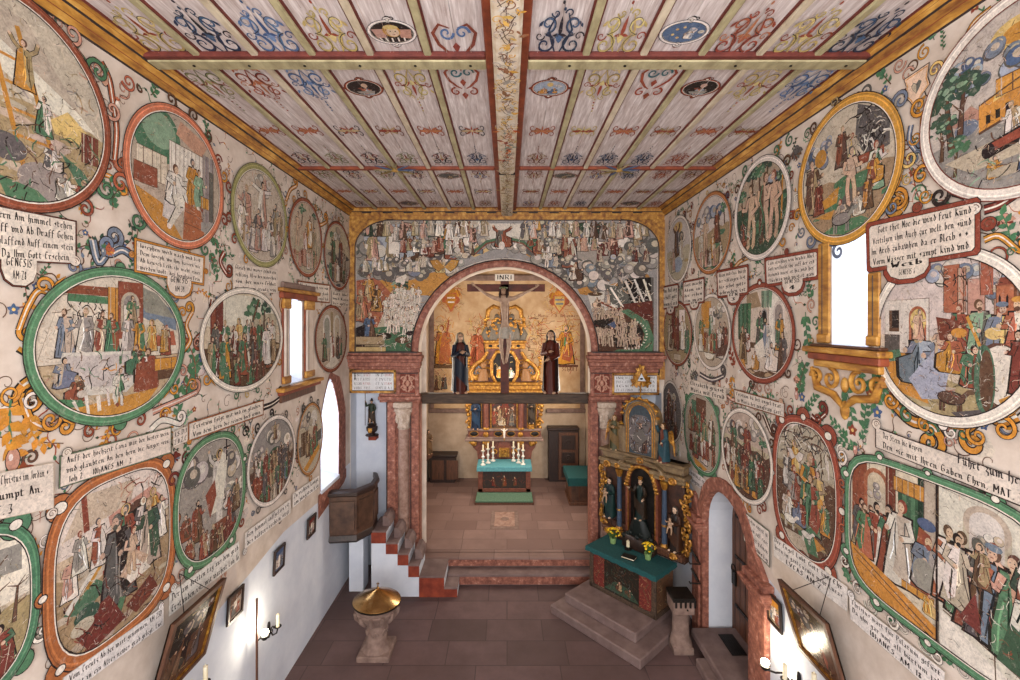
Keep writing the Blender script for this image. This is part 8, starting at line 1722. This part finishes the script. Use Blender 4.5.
def pic_px(surf, l, r, t, b_, *a, **k):
    sg_ = 1 if surf is SL else -1; y0, y1 = sorted((sg_*surf.uv(l, 0)[0], sg_*surf.uv(r, 0)[0])); pc = (l+r)/2; return picture(surf, y0, y1, surf.uv(pc, b_)[1], surf.uv(pc, t)[1], .02, *a, **k)
st_sc = 'R -1 -1 2 2 %s;W -.8 .8 -.8 1.1 4 wnrbS;P %s -.9 .2 .9 .5 .9 .9 -.9 .9;P w -.2 -.3 .3 -.2 .2 .4 -.1 .3;D 20 knwb .1'
GP = 'small framed station pictures on the lower walls'
pic_px(SL, 224, 239.5, 591, 619, st_sc % ('h', 'n'), 'small framed picture next to the leaning oil painting on the pulpit wall', bg='h', seed=63, group=GP)
pic_px(SL, 271, 281.5, 547, 571, st_sc % ('b', 'B'), 'small framed bluish picture, middle one of three on the pulpit wall', bg='b', seed=64, group=GP)
pic_px(SL, 305, 313, 516, 536, st_sc % ('n', 'm'), 'small framed dark picture below the pointed window, nearest the pulpit', bg='n', seed=65, group=GP)
pic_px(SR, 770.5, 785, 597, 627, st_sc % ('t', 'o'), 'small framed picture between the door pedestal and the leaning oil painting', bg='t', seed=66, group=GP)
pic_px(SR, 690, 697, 512, 533, st_sc % ('S', 'n'), 'small framed picture on the white strip between side altar and door arch', bg='S', seed=67, group=GP)
# candle sconces, stand lamp and spotlights
def sconce(surf, px, py, label, arms=1, k=1.0):
    u, v = surf.uv(px, py); W = lambda du, dv, n: Vector(surf.w(u+du*k, v+dv*k, n*k)); root = thing('candle_sconce', W(0, -.3, 0), label, 'candle sconce')
    b = mb('iron'); b.tube([W(0, -.28, .005), W(0, -.05, .01), W(0, .0, .02)], [.02, .028, .012], 8); b.ell(W(0, -.15, .01), (.02, .05, .07), 8, 6); b.build('wall_plate', root, smooth=50)
    for i in range(arms):
        du = (i-(arms-1)/2)*.22
        b = mb('iron'); b.tube([W(0, -.15, .02), W(du*.5, -.24, .09), W(du, -.2, .16), W(du, -.1, .18)], [.012, .012, .01, .01], 6); b.spiral(W(du*.4, -.16, .07), .06, 1.4, .009, ((0, 1, 0), (0, 0, 1)), 1 if du >= 0 else -1); c = W(du, -.1, .18); b.lathe(c.x, c.y, [(.02, c.z-.01), (.05, c.z+.01), (.052, c.z+.02), (.02, c.z+.015)], 12); ar = b.build('arm', root, smooth=50)
        b = mb('wax'); b.lathe(c.x, c.y, [(.024, c.z+.01), (.024, c.z+.19), (.006, c.z+.195), (.003, c.z+.215)], 12); b.build('candle', ar, smooth=50)
    return root
sconce(SL, 182, 682, 'black iron candle sconce low on the pulpit wall at the photo edge', 2)
sconce(SR, 838, 690, 'black iron candle sconce below the leaning oil painting on the doorway wall', 2)
sconce(SR, 800, 672, 'black iron candle sconce beside the bright spotlight on the doorway wall', 1)
sconce(SL, 268, 622, 'single candle sconce beside the stand lamp on the pulpit wall', 1, .8)
u, v = SL.uv(248, 600); ly = u
lm = thing('stand_lamp', (-HW+.12, ly, 0), 'thin pole lamp with glowing spotlight standing at the pulpit wall', 'lamp')
b = mb('brown_wood'); b.tube([(-HW+.12, ly, .03), (-HW+.12, ly, v+.02)], .016, 8); b.lathe(-HW+.12, ly, [(.12, 0), (.12, .02), (.03, .04)], 16); b.build('pole', lm)
hp = Vector((-HW+.2, ly+.05, 5.63-297*.0137*1.0)); hp.z = SL.uv(264, 618)[1]
b = mb('iron'); b.tube([(-HW+.12, ly, hp.z-.05), tuple(hp)], .01, 6); b.lathe(hp.x, hp.y, [(.03, hp.z-.06), (.05, hp.z-.03), (.055, hp.z-.0)], 12); b.build('lamp_head', lm)
b = mb('bulb'); b.ell(hp+Vector((0, 0, .035)), (.05, .05, .04), 12, 8); b.build('bulb', lm)
l = bpy.data.lights.new('lamp_glow', 'POINT'); l.energy = 14; l.color = (1, .86, .66); l.shadow_soft_size = .05; o = bpy.data.objects.new('lamp_glow', l); o.location = hp+Vector((.03, 0, .14)); COL.objects.link(o); o['kind'] = 'helper'
u, v = SR.uv(786, 666); hp = Vector((HW-.25, -u+.02, v)); sl = thing('wall_spotlight', (HW, hp.y, hp.z-.1), 'glowing spotlight on the doorway wall beside the pink door pedestal', 'lamp')
b = mb('iron'); b.tube([(HW, hp.y, hp.z-.1), (HW-.12, hp.y, hp.z-.1), tuple(hp-Vector((0, 0, .05)))], .012, 6); b.lathe(hp.x, hp.y, [(.03, hp.z-.06), (.055, hp.z-.03), (.06, hp.z)], 12); b.build('bracket', sl)
b = mb('bulb'); b.ell(hp+Vector((0, 0, .035)), (.05, .05, .04), 12, 8); b.build('bulb', sl)
l = bpy.data.lights.new('spot_glow', 'POINT'); l.energy = 14; l.color = (1, .86, .66); l.shadow_soft_size = .05; o = bpy.data.objects.new('spot_glow', l); o.location = hp+Vector((-.03, 0, .14)); COL.objects.link(o); o['kind'] = 'helper'
